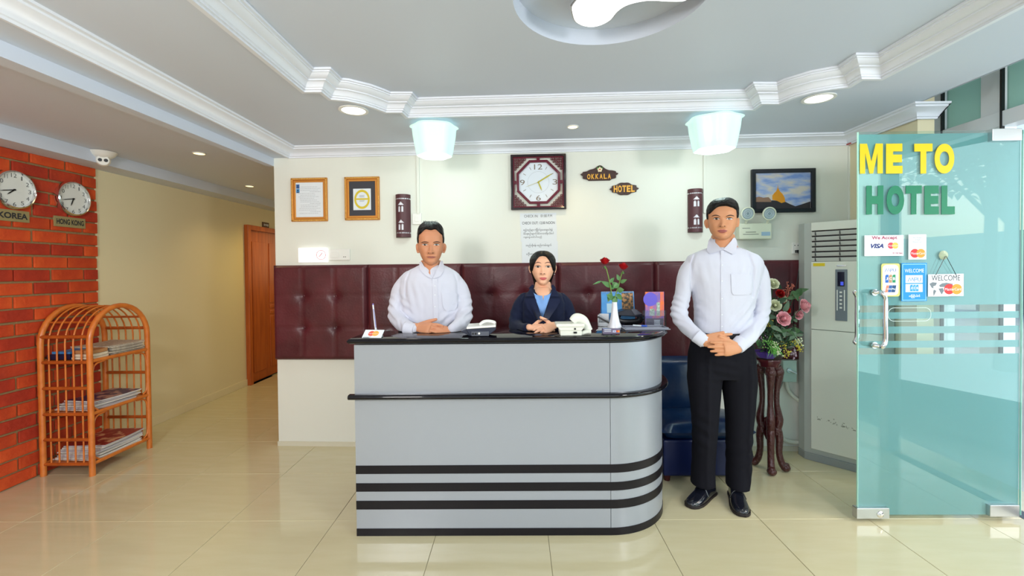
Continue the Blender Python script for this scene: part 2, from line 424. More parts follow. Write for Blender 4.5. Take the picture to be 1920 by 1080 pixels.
g = G(ML); g.box(yd1, w_, .002, .012, 0, .018); B(g, 'threshold', m_black, root)
a = hit(491, 416, ML); b = hit(503, 428, ML); g = G(ML); g.box(a[0], b[0], b[1], a[1], .0, .012)
r_ = B(g, 'room_number_plate', mat('brown_plate', s(84, 50, 26), .5), base='auto', label='small dark brown plate fixed above the wooden corridor door', cat='sign', bevel=.002)
g = G(ML)
for i in range(3): g.annulus(.008, .014, .012, .014, 12, (a[0]+(b[0]-a[0])*(.24+.26*i), (a[1]+b[1])/2))
B(g, 'numeral', m_paper, r_)
# skirting
g = G(); g.box(XL, XL+.012, yb+.01, yd0, 0, .075); B(g, 'baseboard_left', m_cream, kind='structure', bevel=.002)
g = G(MB); g.box(xl-.004, WB(1516, 560)[0], 0, .035, 0, .01); B(g, 'baseboard_back', mat('cream_skirting', s(214, 210, 190), .5), kind='structure')

# ---- ceilings
tray_px = [(363.7, 0), (569.6, 170.4), (602, 170), (619.4, 184.3)]
arc1 = [(619.4, 184.3), (650, 187), (680, 193.5), (703, 201), (723.7, 208.9)]
right1 = [(753.3, 208.9), (763.7, 218.7), (1090, 210.5), (1412.7, 203.6), (1428, 192.6), (1460.7, 192.6)]
arc2 = [(1460.7, 192.6), (1490, 180.5), (1525, 171), (1560, 165), (1591, 161)]
rest = [(1616, 145.8), (1653, 145.8), (1920, 6)]
P = [Z(u, v, ZC) for u, v in tray_px+arc1[1:]+right1+arc2[1:]+rest]
tray = [(p.x, p.y) for p in P]
x0t = tray[0][0]; x1t = tray[-1][0]
tray = [(x0t, -1.1)]+tray+[(x1t, -1.1)]          # runs clockwise seen from below
def poly_holes(outer, holes, z, up=.02):
    vs = [Vector((p[0], p[1], 0)) for p in outer]; loops = [vs]+[[Vector((p[0], p[1], 0)) for p in h] for h in holes]
    tris = tessellate_polygon(loops); allv = [v for l in loops for v in l]; n = len(allv); g = G()
    g.add([(v.x, v.y, z) for v in allv], [tuple(t) for t in tris]); return g
xsoff0 = -2.05; xs_far = cx+.0
xcl = -1.75
g = poly_holes([(xcl-.02, -2.1), (2.33, -2.1), (2.33, 3.36), (xcl-.02, 3.5)], [tray], ZC); B(g, 'ceiling', m_ceil, kind='structure', recalc=False)
# raised field with the round recess for the lamp
lc = Z(1140, 0, ZT); lc = Vector((Z(1140, 10, ZT).x, 1.72, 0)); LR = Z(1140, 84, ZT).y-1.72
circ = [(lc.x+LR*cos(2*pi*i/64), lc.y+LR*sin(2*pi*i/64)) for i in range(64)]
g = poly_holes([(x0t-.1, -1.3), (x1t+.1, -1.3), (x1t+.1, 2.95), (x0t-.1, 2.95)], [circ], ZT); B(g, 'ceiling_raised', m_ceil, kind='structure', recalc=False)
g = G(); g.add([(p[0], p[1], ZT) for p in circ]+[(p[0], p[1], ZM) for p in circ], [(i, (i+1) % 64, 64+(i+1) % 64, 64+i) for i in range(64)]+[tuple(range(64, 128))]); B(g, 'ceiling_recess', m_ceil, kind='structure', smooth=40)
pr = [(-.016, ZC), (-.016, ZC-.008), (.004, ZC-.008), (.004, ZC+.001), (.014, ZC+.001), (.014, ZC+.009), (.020, ZC+.012), (.024, ZC+.020), (.031, ZC+.030), (.040, ZC+.036), (.046, ZC+.036), (.046, ZC+.042), (.052, ZC+.043), (.064, ZC+.050), (.073, ZC+.056), (.078, ZC+.062), (.084, ZC+.062), (.084, ZC+.069), (.096, ZC+.069), (.096, ZC+.0795)]
g = G(); g.sweep(tray, [(-o, z) for o, z in pr], closed=True); B(g, 'trim_1', m_trim, kind='structure', smooth=35)
# crown along soffit, back wall and the right stub
cr = [(0, H+.868), (.012, H+.868), (.014, H+.878), (.022, H+.880), (.026, H+.893), (.04, H+.905), (.06, H+.914), (.078, H+.920), (.080, H+.928), (.096, H+.930), (.098, ZC)]
crpath = [(xcl, -2.0), (xcl, PB(xcl+.001).y), (PB(2.4).x-.005, PB(2.4).y), (2.39, 2.76), (2.39, 2.74), (2.5, 2.74)]
g = G(); g.sweep(crpath, [(-o, z) for o, z in cr]); B(g, 'trim_2', m_trim, kind='structure', smooth=35)
# soffit strip and downstand over the corridor edge
za = H+.874; zb = H+.812
fy = PB(xl).y+.02
g = G(); g.add([(xcl+.001, -2.1, za), (xcl+.001, fy, za), (cx, fy, za), (xsoff0+.03, -2.1, za), (cx, fy, zb), (xsoff0+.03, -2.1, zb), (cx-.05, fy, zb), (xsoff0-.12, -2.1, zb), (cx-.05, fy, ZK+.02), (xsoff0-.12, -2.1, ZK+.02)],
      [(0, 1, 2, 3), (3, 2, 4, 5), (5, 4, 6, 7), (7, 6, 8, 9)]); B(g, 'ceiling_downstand', m_ceil, kind='structure', recalc=False)
g = G(); g.box(-3.4, cx+.05, -2.2, 8.2, ZK, ZK+.02); B(g, 'ceiling_corridor', m_ceil, kind='structure')
a = Xp(0, 275, XL).z; bx = Z(0, 259, a).x
g = G(); g.box(XL-.05, bx, -2.2, 8.1, a, ZK+.005); B(g, 'trim_3', m_ceil, kind='structure')
g = G(); g.box(-3.4, 3.0, -2.3, 8.2, 2.72, 2.8); B(g, 'roof_slab', m_ceil, kind='structure')
# right: stub wall, then the glazed front with transoms
g = G(); g.box(2.40, 2.50, 2.75, 3.45, 0, 2.72); B(g, 'wall_right', m_cream, kind='structure')
XF = 2.70; rz0, rz1 = H+.762, H+.845; ZTOP = 2.68
m_gl = glass('clear_glass', (.90, .97, .95)); m_glt = film('green_transom_glass', s(166, 198, 190), s(186, 214, 206), .2)
root = E('window_1', (XF, 1.0, 0), kind='structure')
posts = [(2.90, 3.02), (2.55, 2.66), (1.42, 1.50), (.2, .28), (-1.1, -1.02), (-2.1, -2.0)]
for (y0, y1) in posts: g = G(); g.box(XF-.02, XF+.07, y0, y1, 0, ZTOP); B(g, 'mullion', m_alu, root, bevel=.003)
g = G(); g.box(XF-.026, XF+.066, -2.1, 3.02, rz0, rz1); B(g, 'transom_rail', m_alu, root, bevel=.003)
g = G(); g.box(XF-.023, XF+.062, -2.1, 3.45, ZTOP-.04, 2.719); B(g, 'top_rail', m_alu, root)
for (y0, y1) in ((2.66, 2.90), (1.50, 2.55), (.28, 1.42), (-1.02, .2), (-2.0, -1.1)): g = G(); g.box(XF+.015, XF+.025, y0, y1, rz1, ZTOP-.03); B(g, 'transom_pane', m_glt, root)
for (y0, y1) in ((2.66, 2.90), (.28, 1.42), (-1.02, .2), (-2.0, -1.1)): g = G(); g.box(XF+.015, XF+.025, y0, y1, 0.04, rz0); B(g, 'pane', m_gl, root)
for y in (2.892, 2.542): g = G(); g.box(XF-.03, XF-.012, y-.006, y+.004, 0, ZTOP); B(g, 'gasket', m_black, root)
g = G(); g.box(2.5, XF+.07, 3.02, 3.5, 0, 2.72); B(g, 'wall_right_return', m_alu, kind='structure')
g = G(); g.box(2.33, XF+.3, -2.1, 3.5, 2.69, 2.72); B(g, 'ceiling_lobby_edge', m_ceil, kind='structure')
g = G(); g.box(2.325, 2.335, -2.1, 2.75, ZC, 2.72); B(g, 'ceiling_fascia', m_ceil, kind='structure')
# outdoors: pavement, street wall, trees
g = G(); g.box(2.77, 30, -25, 25, -.12, -.04); B(g, 'ground', mat('street_paving', s(196, 198, 192), .8, vary=(2, s(180, 182, 176))), kind='structure')
g = G(); g.box(14, 14.3, -12, 14, -.1, 2.2); g.box(13.95, 14.35, -12, 14, 2.2, 2.3); B(g, 'street_wall', mat('street_wall_paint', s(170, 176, 170), .8, vary=(1, s(140, 148, 140))), base='auto', label='long grey boundary wall across the street outside the glass front', cat='wall')
m_leaf = mat('tree_leaf', s(70, 120, 50), .5, vary=(2, s(40, 84, 34))); m_bark = mat('bark', s(90, 72, 54), .9, bump=(20, .6))
lg = G()
def tree(x, y, h, r, n, lab):
    root = E('tree', (x, y, -.1), lab, 'tree', 'street trees outside')
    g = G(); g.tube([(x, y, -.1), (x+.1, y, h*.4), (x, y+.1, h*.7)], [.13, .1, .06], 8, smooth=3)
    for k in range(5):
        a = k*1.3; g.tube([(x+.05, y, h*.45), (x+r*.6*cos(a), y+r*.6*sin(a), h*.8)], [.05, .02], 6)
    B(g, 'trunk', m_bark, root, smooth=60)
    g = G()
    for k in range(n):
        a = random.uniform(0, 2*pi); b = random.uniform(-1, 1); rr = r*random.uniform(.35, 1)
        c = Vector((x+rr*cos(a)*math.sqrt(1-b*b), y+rr*sin(a)*math.sqrt(1-b*b), h*.8+rr*.7*b))
        M = Matrix.Translation(c) @ Matrix.Rotation(random.uniform(0, 6.3), 4, 'Z') @ Matrix.Rotation(random.uniform(-1, 1), 4, 'X')
        L = random.uniform(.12, .26); g.add([(0, 0, 0), (L*.3, L*.4, .02), (0, L, 0), (-L*.3, L*.4, .02)], [(0, 1, 2, 3)], M)
    B(g, 'foliage', m_leaf, root, recalc=False, kind='stuff')
tree(6.4, -1.2, 4.2, 1.5, 2600, 'leafy green street tree nearest the glass door')
tree(7.6, 1.9, 4.6, 1.6, 2400, 'leafy green street tree beyond the right edge of the glass door')
tree(9.5, -4.5, 5.2, 2.0, 2400, 'tall street tree furthest along the pavement')

# ---- upholstered wall panels
us = [516, 691, 866, 1045, 1225, 1400, 1514]
xs = [WB(u, 495)[0] for u in us]; y1w = WB(700, 496)[1]; y0w = WB(600, 673)[1]
root = E('padded_wall_panelling', PB((xs[0]+xs[-1])/2, y0w), 'dark maroon leather padded panelling along the white back wall', 'wall panel')
g = G(MB); g.box(xs[0], xs[-1], y0w, y1w, 0, .021); B(g, 'backing_board', m_maroon, root)
for i in range(6):
    xa, xb = xs[i]+.0006, xs[i+1]-.0006; g = G(MB); n = 44; w_, h_ = xb-xa, y1w-y0w; v = []
    bx_ = [xa+w_*.32, xa+w_*.66]; by_ = [y1w-h_*.325, y1w-h_*.657]
    for j in range(n+1):
        for k in range(n+1):
            x = xa+w_*k/n; y = y0w+h_*j/n
            e = min(1, min(x-xa, xb-x, y-y0w, y1w-y)/.022); d = .022+.028*math.sqrt(max(0, 1-(1-e)**2))
            if True:
                for bx1 in bx_: d -= .0045*math.exp(-((x-bx1)/.006)**2)
                for by1 in by_: d -= .0045*math.exp(-((y-by1)/.006)**2)
                d -= .009*max(math.exp(-((x-bx1)/.03)**2) for bx1 in bx_)*1 if False else 0
                for bx1 in bx_:
                    for by1 in by_:
                        r2 = (x-bx1)**2+(y-by1)**2; d -= .012*math.exp(-r2/.0012)+.016*math.exp(-math.sqrt(r2)/.028)
                d += .003*noise.noise(Vector((x*9, y*9, 3)))
            v.append((x, y, d))
    g.add(v, [(j*(n+1)+k, j*(n+1)+k+1, (j+1)*(n+1)+k+1, (j+1)*(n+1)+k) for j in range(n) for k in range(n)])
    p_ = B(g, 'padded_panel', m_maroon, root, smooth=60)
    for bx1 in bx_:
        for by1 in by_: g = G(MB); g.ball((bx1, by1, .022), (.009, .009, .005), 12, 6); B(g, 'button', m_maroon, p_, smooth=180)

# ---- things on the back wall
def gold_frame(u0, v0, u1, v1, label):
    x0, y0, x1, y1 = wrect(u0, v0, u1, v1); root = E('certificate_frame', PB((x0+x1)/2, y0), label, 'picture frame', 'gilt certificate frames')
    def rr(a): return [(x0+a, y0+a), (x1-a, y0+a), (x1-a, y1-a), (x0+a, y1-a)]
    g = G(MB); g.ring(rr(0), rr(.018), 0, .018); g.ring(rr(.018), rr(.034), 0, .012); B(g, 'moulding', m_gold, root, bevel=.003)
    g = G(MB)
    nx = 24; ny = 30
    for k in range(nx):
        for yy in (y0+.008, y1-.008): g.ball((x0+.008+(x1-x0-.016)*k/(nx-1), yy, .019), .005, 6, 4)
    for k in range(ny):
        for xx in (x0+.008, x1-.008): g.ball((xx, y0+.008+(y1-y0-.016)*k/(ny-1), .019), .005, 6, 4)
    B(g, 'beading', mat('bright_gilt', s(236, 196, 110), .3, .5), root, smooth=180, kind='stuff')
    return root, x0+.034, y0+.034, x1-.034, y1-.034
root, x0, y0, x1, y1 = gold_frame(547.5, 334, 615, 415.5, 'gilt beaded frame holding a white typed certificate with two small blue photos')
g = G(MB); g.box(x0, x1, y0, y1, 0, .006); B(g, 'certificate', m_paper, root)
g = G(MB)
for k in range(17):
    yy = y1-.035-(y1-y0-.05)*k/17; a_ = random.uniform(.02, .05) if k not in (0, 1, 2) else .035; b_ = random.uniform(.02, .07)
    if k in (3, 10, 15): a_ = .11; b_ = .02
    x_ = x0+a_
    while x_ < x1-b_: L = random.uniform(.006, .02); g.box(x_, min(x_+L, x1-b_), yy, yy+.0018, .0062, .0066); x_ += L+.003
B(g, 'typed_lines', mat('grey_ink', s(150, 155, 165), .6), root, kind='stuff')
for k, c in enumerate((s(60, 110, 180), s(70, 150, 210))):
    g = G(MB); g.box(x0+.004, x0+.03, y1-.045-.034*k, y1-.014-.034*k, .0062, .0072); p_ = B(g, 'photo', mat('blue_photo_%d' % k, c, .4), root)
    g = G(MB); g.disc(.006, .0072, .0078, 12, (x0+.017, y1-.026-.034*k)); g.box(x0+.009, x0+.025, y1-.044-.034*k, y1-.036-.034*k, .0072, .0078); B(g, 'portrait', mat('portrait_tone', s(40, 60, 90), .5), p_)
root, x0, y0, x1, y1 = gold_frame(647.5, 332, 712.5, 413, 'gilt beaded frame with black mount and a round yellow emblem on white card')
g = G(MB); g.box(x0, x1, y0, y1, 0, .005); B(g, 'mount', mat('charcoal_mount', s(58, 58, 66), .6), root)
a = wrect(663, 354, 696, 394); g = G(MB); g.box(a[0], a[2], a[1], a[3], .005, .007); B(g, 'card', m_paper, root)
cxx, cyy = (a[0]+a[2])/2, (a[1]+a[3])/2; rx_, ry_ = (a[2]-a[0])*.44, (a[3]-a[1])*.45
m_yel = mat('emblem_yellow', s(214, 190, 50), .5)
g = G(MB); n = 40; ri = .76
g.ring([(cxx+rx_*cos(2*pi*i/n), cyy+ry_*sin(2*pi*i/n)) for i in range(n)], [(cxx+rx_*ri*cos(2*pi*i/n), cyy+ry_*ri*sin(2*pi*i/n)) for i in range(n)], .007, .008)
g.box(cxx-rx_*.9, cxx+rx_*.9, cyy-.004, cyy+.008, .007, .0082); B(g, 'emblem', m_yel, root)
g = G(MB)
for k in range(5): g.box(cxx-.02, cxx+.02-.004*(k % 2), cyy+.016+.006*k-(.05 if k > 2 else 0), cyy+.0185+.006*k-(.05 if k > 2 else 0), .007, .0078)
B(g, 'print_lines', mat('grey_ink', s(150, 155, 165), .6), root, kind='stuff')
# sconces with pierced half-round shades
def sconce(u0, v0, u1, v1, label, flip=1):
    x0, y0, x1, y1 = wrect(u0, v0, u1, v1); R = (x1-x0)/2; xc = (x0+x1)/2; h = y1-y0
    root = E('wall_sconce', PB(xc, y0), label, 'wall lamp', 'brown pierced wall sconces')
    g = G(MB); nA, nZ = 88, 220; v = []; f = []
    for j in range(nZ+1):
        for k in range(nA+1):
            a_ = pi*k/nA; v.append((xc-R*cos(a_), y0+h*j/nZ, R*sin(a_)*1.0+.004))
    def hole(xx, t):     # xx -1..1 across, t 0..1 from the top
        if .088 < t < .118 or .882 < t < .915: return abs(math.sin(xx*14)) > .35 or t > .1 and t < .11
        for t0 in (.17, .585):
            dx = (xx-.10)*.5*(2*R)/h/1.0; dx = (xx+.08)*R/h; dt = t-t0
            if 0 < dt < .085 and abs(dx) < dt*.95 and abs(dx) < .075: return True
            if .1 <= dt < .245 and .012 < abs(dx) < .066 and not (dt < .13 and abs(abs(dx)-.039) > (dt-.095)*.8): return True
        return False
    for j in range(nZ):
        for k in range(nA):
            if not hole(-cos(pi*(k+.5)/nA), 1-(j+.5)/nZ): i0 = j*(nA+1)+k; f.append((i0, i0+1, i0+nA+2, i0+nA+1))
    g.add(v, f); o = B(g, 'pierced_shade', mat('sconce_brown', s(84, 48, 54), .5), root, smooth=60)
    md = o.modifiers.new('t', 'SOLIDIFY'); md.thickness = .003
    for zz in (y0, y1-.004):
        g = G(MB); g.add([(xc-R*cos(pi*k/24), zz+dz, R*sin(pi*k/24)+.004) for dz in (0, .004) for k in range(25)], [tuple(range(25))[::-1], tuple(range(25, 50))]+[(k, k+1, 26+k, 25+k) for k in range(24)]+[(24, 0, 25, 49)])
        B(g, 'end_cap', mat('sconce_brown', s(84, 48, 54), .5), root)
    g = G(MB); q = .88; g.add([(xc-R*q*cos(pi*k/24), zz, R*q*sin(pi*k/24)+.004) for zz in (y0+.01, y1-.01) for k in range(25)], [tuple(range(25))[::-1], tuple(range(25, 50))]+[(k, k+1, 26+k, 25+k) for k in range(24)]+[(24, 0, 25, 49)])
    B(g, 'inner_diffuser', mat('sconce_white', s(240, 240, 250), .5), root, smooth=50)
sconce(743, 366, 770.5, 445.5, 'brown pierced sconce left of the seated man, near the certificates')
sconce(1289, 355.5, 1316.5, 436, 'brown pierced sconce beside the standing man')
# lit sign and socket plates
x0, y0, x1, y1 = wrect(563, 465, 615, 492)
g = G(MB); g.box(x0, x1, y0, y1, 0, .03); o = B(g, 'lit_sign', mat('sign_glow', (1, 1, 1), .4, emit=(1, .97, .95), es=.9), base=PB((x0+x1)/2, y0), bevel=.003, label='small glowing white sign box above the left end of the panelling', cat='sign')
g = G(MB); c_ = (x1-.04, (y0+y1)/2); g.annulus(.034, .037, .0302, .031, 30, c_)
for a_ in range(5): g.box(c_[0]-.016+a_*.005, c_[0]-.014+a_*.005+.004, c_[1]-.014+a_*.006, c_[1]-.008+a_*.006, .0302, .031)
B(g, 'round_mark', mat('sign_red', s(190, 60, 80), .5), o)
def plate(u0, v0, u1, v1, label, cat='socket', holes=((.72, .3), (.8, .3)), rocker=(.12, .5)):
    x0, y0, x1, y1 = wrect(u0, v0, u1, v1); w_, h_ = x1-x0, y1-y0
    g = G(MB); g.box(x0, x1, y0, y1, 0, .012); o = B(g, 'wall_plate', m_white, base=PB((x0+x1)/2, y0), bevel=.003, label=label, cat=cat)
    if rocker: g = G(MB); g.box(x0+w_*rocker[0], x0+w_*rocker[1], y0+h_*.25, y0+h_*.75, .012, .016); B(g, 'rocker', m_white, o, bevel=.001)
    for a_, b_ in holes: g = G(MB); g.disc(.0035, .012, .0128, 10, (x0+w_*a_, y0+h_*b_)); B(g, 'pin_hole', m_black, o)
    return o
plate(617, 467.5, 657, 488, 'white double socket plate right of the glowing sign')
plate(774, 400, 791, 421, 'white single switch plate right of the left sconce', 'switch', ((.5, .5),), (.25, .75))
plate(1484, 455, 1499, 476, 'white socket plate with a black plug, left of the air conditioner', 'socket', ((.3, .75), (.7, .75)), None)
plate(1501.5, 460, 1512, 475, 'small white socket plate half hidden beside the air conditioner', 'socket', ((.35, .5),), None)
def trunk(u, v0, v1, w_, label):
    x, ya = WB(u, v0); _, yb_ = WB(u, v1); g = G(MB); g.box(x-w_/2, x+w_/2, yb_, ya, 0, .014)
    B(g, 'cable_trunking', m_wall, base=PB(x, yb_), bevel=.002, label=label, cat='cable trunking')
trunk(783.5, 292, 402, .022, 'thin pale cable trunking above the switch by the left sconce')
trunk(1320, 283, 400, .018, 'thin pale cable trunking above the standing man')
trunk(1594, 275, 412, .034, 'pale cable trunking in the right corner above the air conditioner')
g = G(MB); x_, y_ = WB(1590, 262); g.box(x_-.02, x_+.012, y_-.035, y_+.045, .0, .05); o = B(g, 'junction_box', mat('pink_box', s(196, 186, 190), .5), base='auto', bevel=.002, label='small pinkish junction box on the crown moulding in the right corner', cat='junction box')
g = G(MB); g.box(x_-.02, x_+.013, y_-.042, y_-.036, .0, .052); B(g, 'red_lip', mat('red_plastic', s(180, 40, 40), .4), o)
# ornate square clock
x0, y0, x1, y1 = wrect(958, 290, 1061, 394.5); cx_, cy_ = (x0+x1)/2, (y0+y1)/2; R = (x1-x0)/2
root = E('wall_clock', PB(cx_, y0), 'square rosewood wall clock with fretwork corners and octagonal white dial', 'clock')
def sq(a): return [(cx_-a, cy_-a), (cx_+a, cy_-a), (cx_+a, cy_+a), (cx_-a, cy_+a)]
g = G(MB); g.ring(sq(R), sq(R*.915), 0, .032); B(g, 'outer_frame', mat('black_lacquer', s(30, 12, 20), .2, coat=.5), root, bevel=.003)
def octo(a): return [(cx_+a*cos(pi/8+pi/4*i)/cos(pi/8), cy_+a*sin(pi/8+pi/4*i)/cos(pi/8)) for i in range(8)]
g = G(MB); g.ring(sq(R*.915), sq(R*.87), 0, .024); g.ring(octo(R*.79), octo(R*.70), 0, .03)
for dx, dy in ((0, 1), (1, 0), (0, -1), (-1, 0)): g.box(cx_+dx*R*.83-(.012 if dy else .05*R*2), cx_+dx*R*.83+(.012 if dy else .05*R*2), cy_+dy*R*.83-(.012 if dx else .05*R*2), cy_+dy*R*.83+(.012 if dx else .05*R*2), 0, .02)
B(g, 'octagon_frame', mat('maroon_lacquer', s(98, 14, 40), .2, coat=.5), root, bevel=.002)
for sx in (-1, 1):
    for sy in (-1, 1):
        g = G(MB)
        for i in range(5):
            for j in range(5-i):
                px_, py_ = cx_+sx*(R*.83-i*R*.085), cy_+sy*(R*.83-j*R*.085); r_ = R*.04
                g.tube([(px_+r_*cos(2*pi*k/8), py_+r_*sin(2*pi*k/8), .012) for k in range(8)], .0026, 5, closed=True)
                if (i+j) % 2 == 0: g.tube([(px_-r_, py_-r_, .012), (px_+r_, py_+r_, .012)], .0022, 4)
                else: g.tube([(px_+r_, py_-r_, .012), (px_-r_, py_+r_, .012)], .0022, 4)
        B(g, 'fretwork', mat('fret_lacquer', s(92, 26, 34), .3, coat=.3), root, smooth=60)
g = G(MB); g.prism(octo(R*.71), 0, .014); B(g, 'dial', mat('dial_white', s(222, 230, 240), .3), root)
m_num = mat('bronze_numeral', s(120, 105, 90), .4)
for t_, ax, ay in (('12', 0, .555), ('3', .60, 0), ('6', 0, -.57), ('9', -.58, 0)):
    ww = .15 if t_ == '12' else .085; g = text_g(t_, MB, cx_+R*(ax-ww), cy_+R*(ay-.095), cx_+R*(ax+ww), cy_+R*(ay+.095), .0145); B(g, 'numeral', m_num, root, recalc=False)
for i in range(12):
    if i % 3: a_ = i*pi/6; g = G(MB); g.tube([(cx_+R*.52*sin(a_), cy_+R*.52*cos(a_), .0145), (cx_+R*.63*sin(a_), cy_+R*.63*cos(a_), .0145)], .0018, 5); B(g, 'hour_mark', m_num, root)
g = G(MB); g.annulus(R*.385, R*.39, .0142, .0146, 40, (cx_, cy_)); B(g, 'dial_ring', mat('grey_ink', s(150, 155, 165), .6), root)
def hand_(g, c, a_, L, w_, z): dx, dy = sin(a_), cos(a_); g.prism([(c[0]-dy*w_*.5, c[1]+dx*w_*.5), (c[0]-dx*L*.12, c[1]-dy*L*.12), (c[0]+dy*w_*.5, c[1]-dx*w_*.5), (c[0]+dx*L*.7+dy*w_*.5, c[1]+dy*L*.7-dx*w_*.5), (c[0]+dx*L, c[1]+dy*L), (c[0]+dx*L*.7-dy*w_*.5, c[1]+dy*L*.7+dx*w_*.5)], z, z+.0015)
for nm, a_, L, w_ in (('minute_hand', math.radians(59), R*.60, .009), ('hour_hand', math.radians(158), R*.34, .009), ('second_hand', math.radians(250), R*.5, .002)):
    g = G(MB); hand_(g, (cx_, cy_), a_, L, w_, .017); B(g, nm, mat('brass_hand', s(190, 180, 60), .3, .3), root)
# carved name signs
m_sign = mat('carved_dark_wood', s(62, 36, 30), .4, bump=(30, .3)); m_yl = mat('yellow_letters', s(238, 176, 66), .4)
def cloud(x0, y0, x1, y1, kind):
    cx_, cy_, a, b = (x0+x1)/2, (y0+y1)/2, (x1-x0)/2, (y1-y0)/2; pts = []
    for i in range(72):
        t = 2*pi*i/72; c, s_ = cos(t), sin(t)
        r = 1+.06*cos(10*t) if kind else 1+.05*cos(12*t)
        x = a*c*r*.95; y = b*s_*r
        if kind == 0:
            y = (-b*.82 if s_ < 0 and y < -b*.82 else y)
            if s_ > 0: y = b*(s_*.52*(1+.1*cos(9*t))+.50*math.exp(-(c/.28)**2)*s_)
        else: y = b*s_*(.80+.2*math.exp(-(c/.4)**2))*r
        pts.append((cx_+x, cy_+y))
    return pts
x0, y0, x1, y1 = wrect(1088, 311, 1159, 342); pts = cloud(x0, y0, x1, y1, 0)
g = G(MB); g.prism(pts, 0, .016); o = B(g, 'name_sign', m_sign, base=PB((x0+x1)/2, y0), bevel=.003, label='carved brown sign reading OKKALA with a small flower', cat='sign', group='carved wooden name signs')
a = wrect(1100, 327, 1146, 336.5); 
for i, ch in enumerate('OKKALA'):
    w_ = (a[2]-a[0])/6; g = text_g(ch, MB, a[0]+w_*i+.002, a[1], a[0]+w_*(i+1)-.005, a[3], .016, bold=.03, ext=.004); B(g, 'letter', m_yl, o, recalc=False)
fx, fy_ = WB(1124, 319)
for i in range(5):
    a_ = i*2*pi/5+.3; g = G(MB); g.ball((fx+.011*cos(a_), fy_+.011*sin(a_), .018), (.009, .009, .004), 8, 5); B(g, 'petal', mat('flower_petal', s(244, 226, 190), .5), o, smooth=180)
g = G(MB); g.ball((fx, fy_, .021), .005, 8, 5); B(g, 'flower_centre', mat('flower_red', s(220, 80, 40), .5), o, smooth=180)
for i in range(3): a_ = 1.2+i*.9-.5; g = G(MB); g.ball((fx+.022*cos(a_), fy_+.018*sin(a_), .017), (.006, .01, .002), 8, 4); B(g, 'leaf', mat('sign_leaf', s(70, 130, 60), .5), o, smooth=180)
x0, y0, x1, y1 = wrect(1143, 342.5, 1197, 366.5); pts = cloud(x0, y0, x1, y1, 1)
g = G(MB); g.prism(pts, 0, .016); o = B(g, 'name_sign', m_sign, base=PB((x0+x1)/2, y0), bevel=.003, label='smaller carved brown sign reading HOTEL, below and right of the other', cat='sign', group='carved wooden name signs')
a = wrect(1149.5, 348.5, 1190, 361)
for i, ch in enumerate('HOTEL'):
    w_ = (a[2]-a[0])/5; g = text_g(ch, MB, a[0]+w_*i+.001, a[1], a[0]+w_*(i+1)-.003, a[3], .016, bold=.04, ext=.004); B(g, 'letter', m_yl, o, recalc=False)
# notices
def sheet(u0, v0, u1, v1, label, lines, font=0, z=.0015):
    x0, y0, x1, y1 = wrect(u0, v0, u1, v1); g = G(MB); g.box(x0, x1, y0, y1, z-.001, z); o = B(g, 'notice_sheet', mat('notice_paper', s(222, 228, 234), .6), base=PB((x0+x1)/2, y0), label=label, cat='notice', group='paper notices under the ornate clock')
    for (t_, a0, b0, a1, b1) in lines:
        r = wrect(a0, b0, a1, b1); g = text_g(t_, MB, r[0], r[1], r[2], r[3], z+.0004, bold=.008, ext=0); B(g, 'text_line', mat('notice_ink', s(60, 64, 72), .6), o, recalc=False)
sheet(975, 399.5, 1043, 423, 'white paper notice giving check in and check out times', [('CHECK IN:   01:00 P.M', 983, 402.5, 1035, 407.5), ('CHECK OUT: 12:00 NOON', 979, 415.5, 1040, 420.5)])
sheet(976.5, 423, 1044, 453, 'white paper notice with three lines of Burmese handwriting', [('ဧည့်သည်များ ကြိုတင်ငွေပေးချေပါရန်', 981.5, 428, 1036, 434.5), ('မိမိပစ္စည်းများကို မိမိဘာသာထိန်းသိမ်းပါ', 981.5, 435, 1038, 441.5), ('ကျေးဇူးတင်ပါသည်', 981.5, 442, 1016, 447.5)], z=.002)
sheet(978.5, 453, 1046, 494, 'lowest white paper notice, partly behind the seated woman', [('တည်းခိုခန်း စည်းကမ်းချက်', 986, 457, 1034, 463.5), ('ဟိုတယ် ကောင်တာ', 987, 473, 1034, 480)], z=.0025)
# framed temple photograph
x0, y0, x1, y1 = wrect(1407, 317.5, 1526, 399); root = E('framed_photograph', PB((x0+x1)/2, y0), 'black framed colour photograph of a golden stupa on a hill', 'picture frame')
def rr(a): return [(x0+a, y0+a), (x1-a, y0+a), (x1-a, y1-a), (x0+a, y1-a)]
g = G(MB); g.ring(rr(0), rr(.028), 0, .026); B(g, 'frame', mat('black_frame', s(24, 26, 34), .35), root, bevel=.003)
def skymat():
    m = bpy.data.materials.new('photo_sky'); m.use_nodes = True; t = m.node_tree; b = t.nodes['Principled BSDF']; b.inputs['Roughness'].default_value = .35
    tc = t.nodes.new('ShaderNodeTexCoord'); mp = t.nodes.new('ShaderNodeMapping'); mp.inputs['Rotation'].default_value = (0, .5, 0); mp.inputs['Scale'].default_value = (3, 3, 9)
    nz = t.nodes.new('ShaderNodeTexNoise'); nz.inputs['Scale'].default_value = 2.4; nz.inputs['Detail'].default_value = 5; rp = t.nodes.new('ShaderNodeValToRGB')
    rp.color_ramp.elements[0].position = .35; rp.color_ramp.elements[0].color = s(120, 150, 214)+(1,); rp.color_ramp.elements[1].position = .6; rp.color_ramp.elements[1].color = s(214, 206, 200)+(1,)
    e = rp.color_ramp.elements.new(.48); e.color = s(170, 184, 220)+(1,)
    t.links.new(tc.outputs['Object'], mp.inputs[0]); t.links.new(mp.outputs[0], nz.inputs[0]); t.links.new(nz.outputs[0], rp.inputs[0]); t.links.new(rp.outputs[0], b.inputs['Base Color']); return m
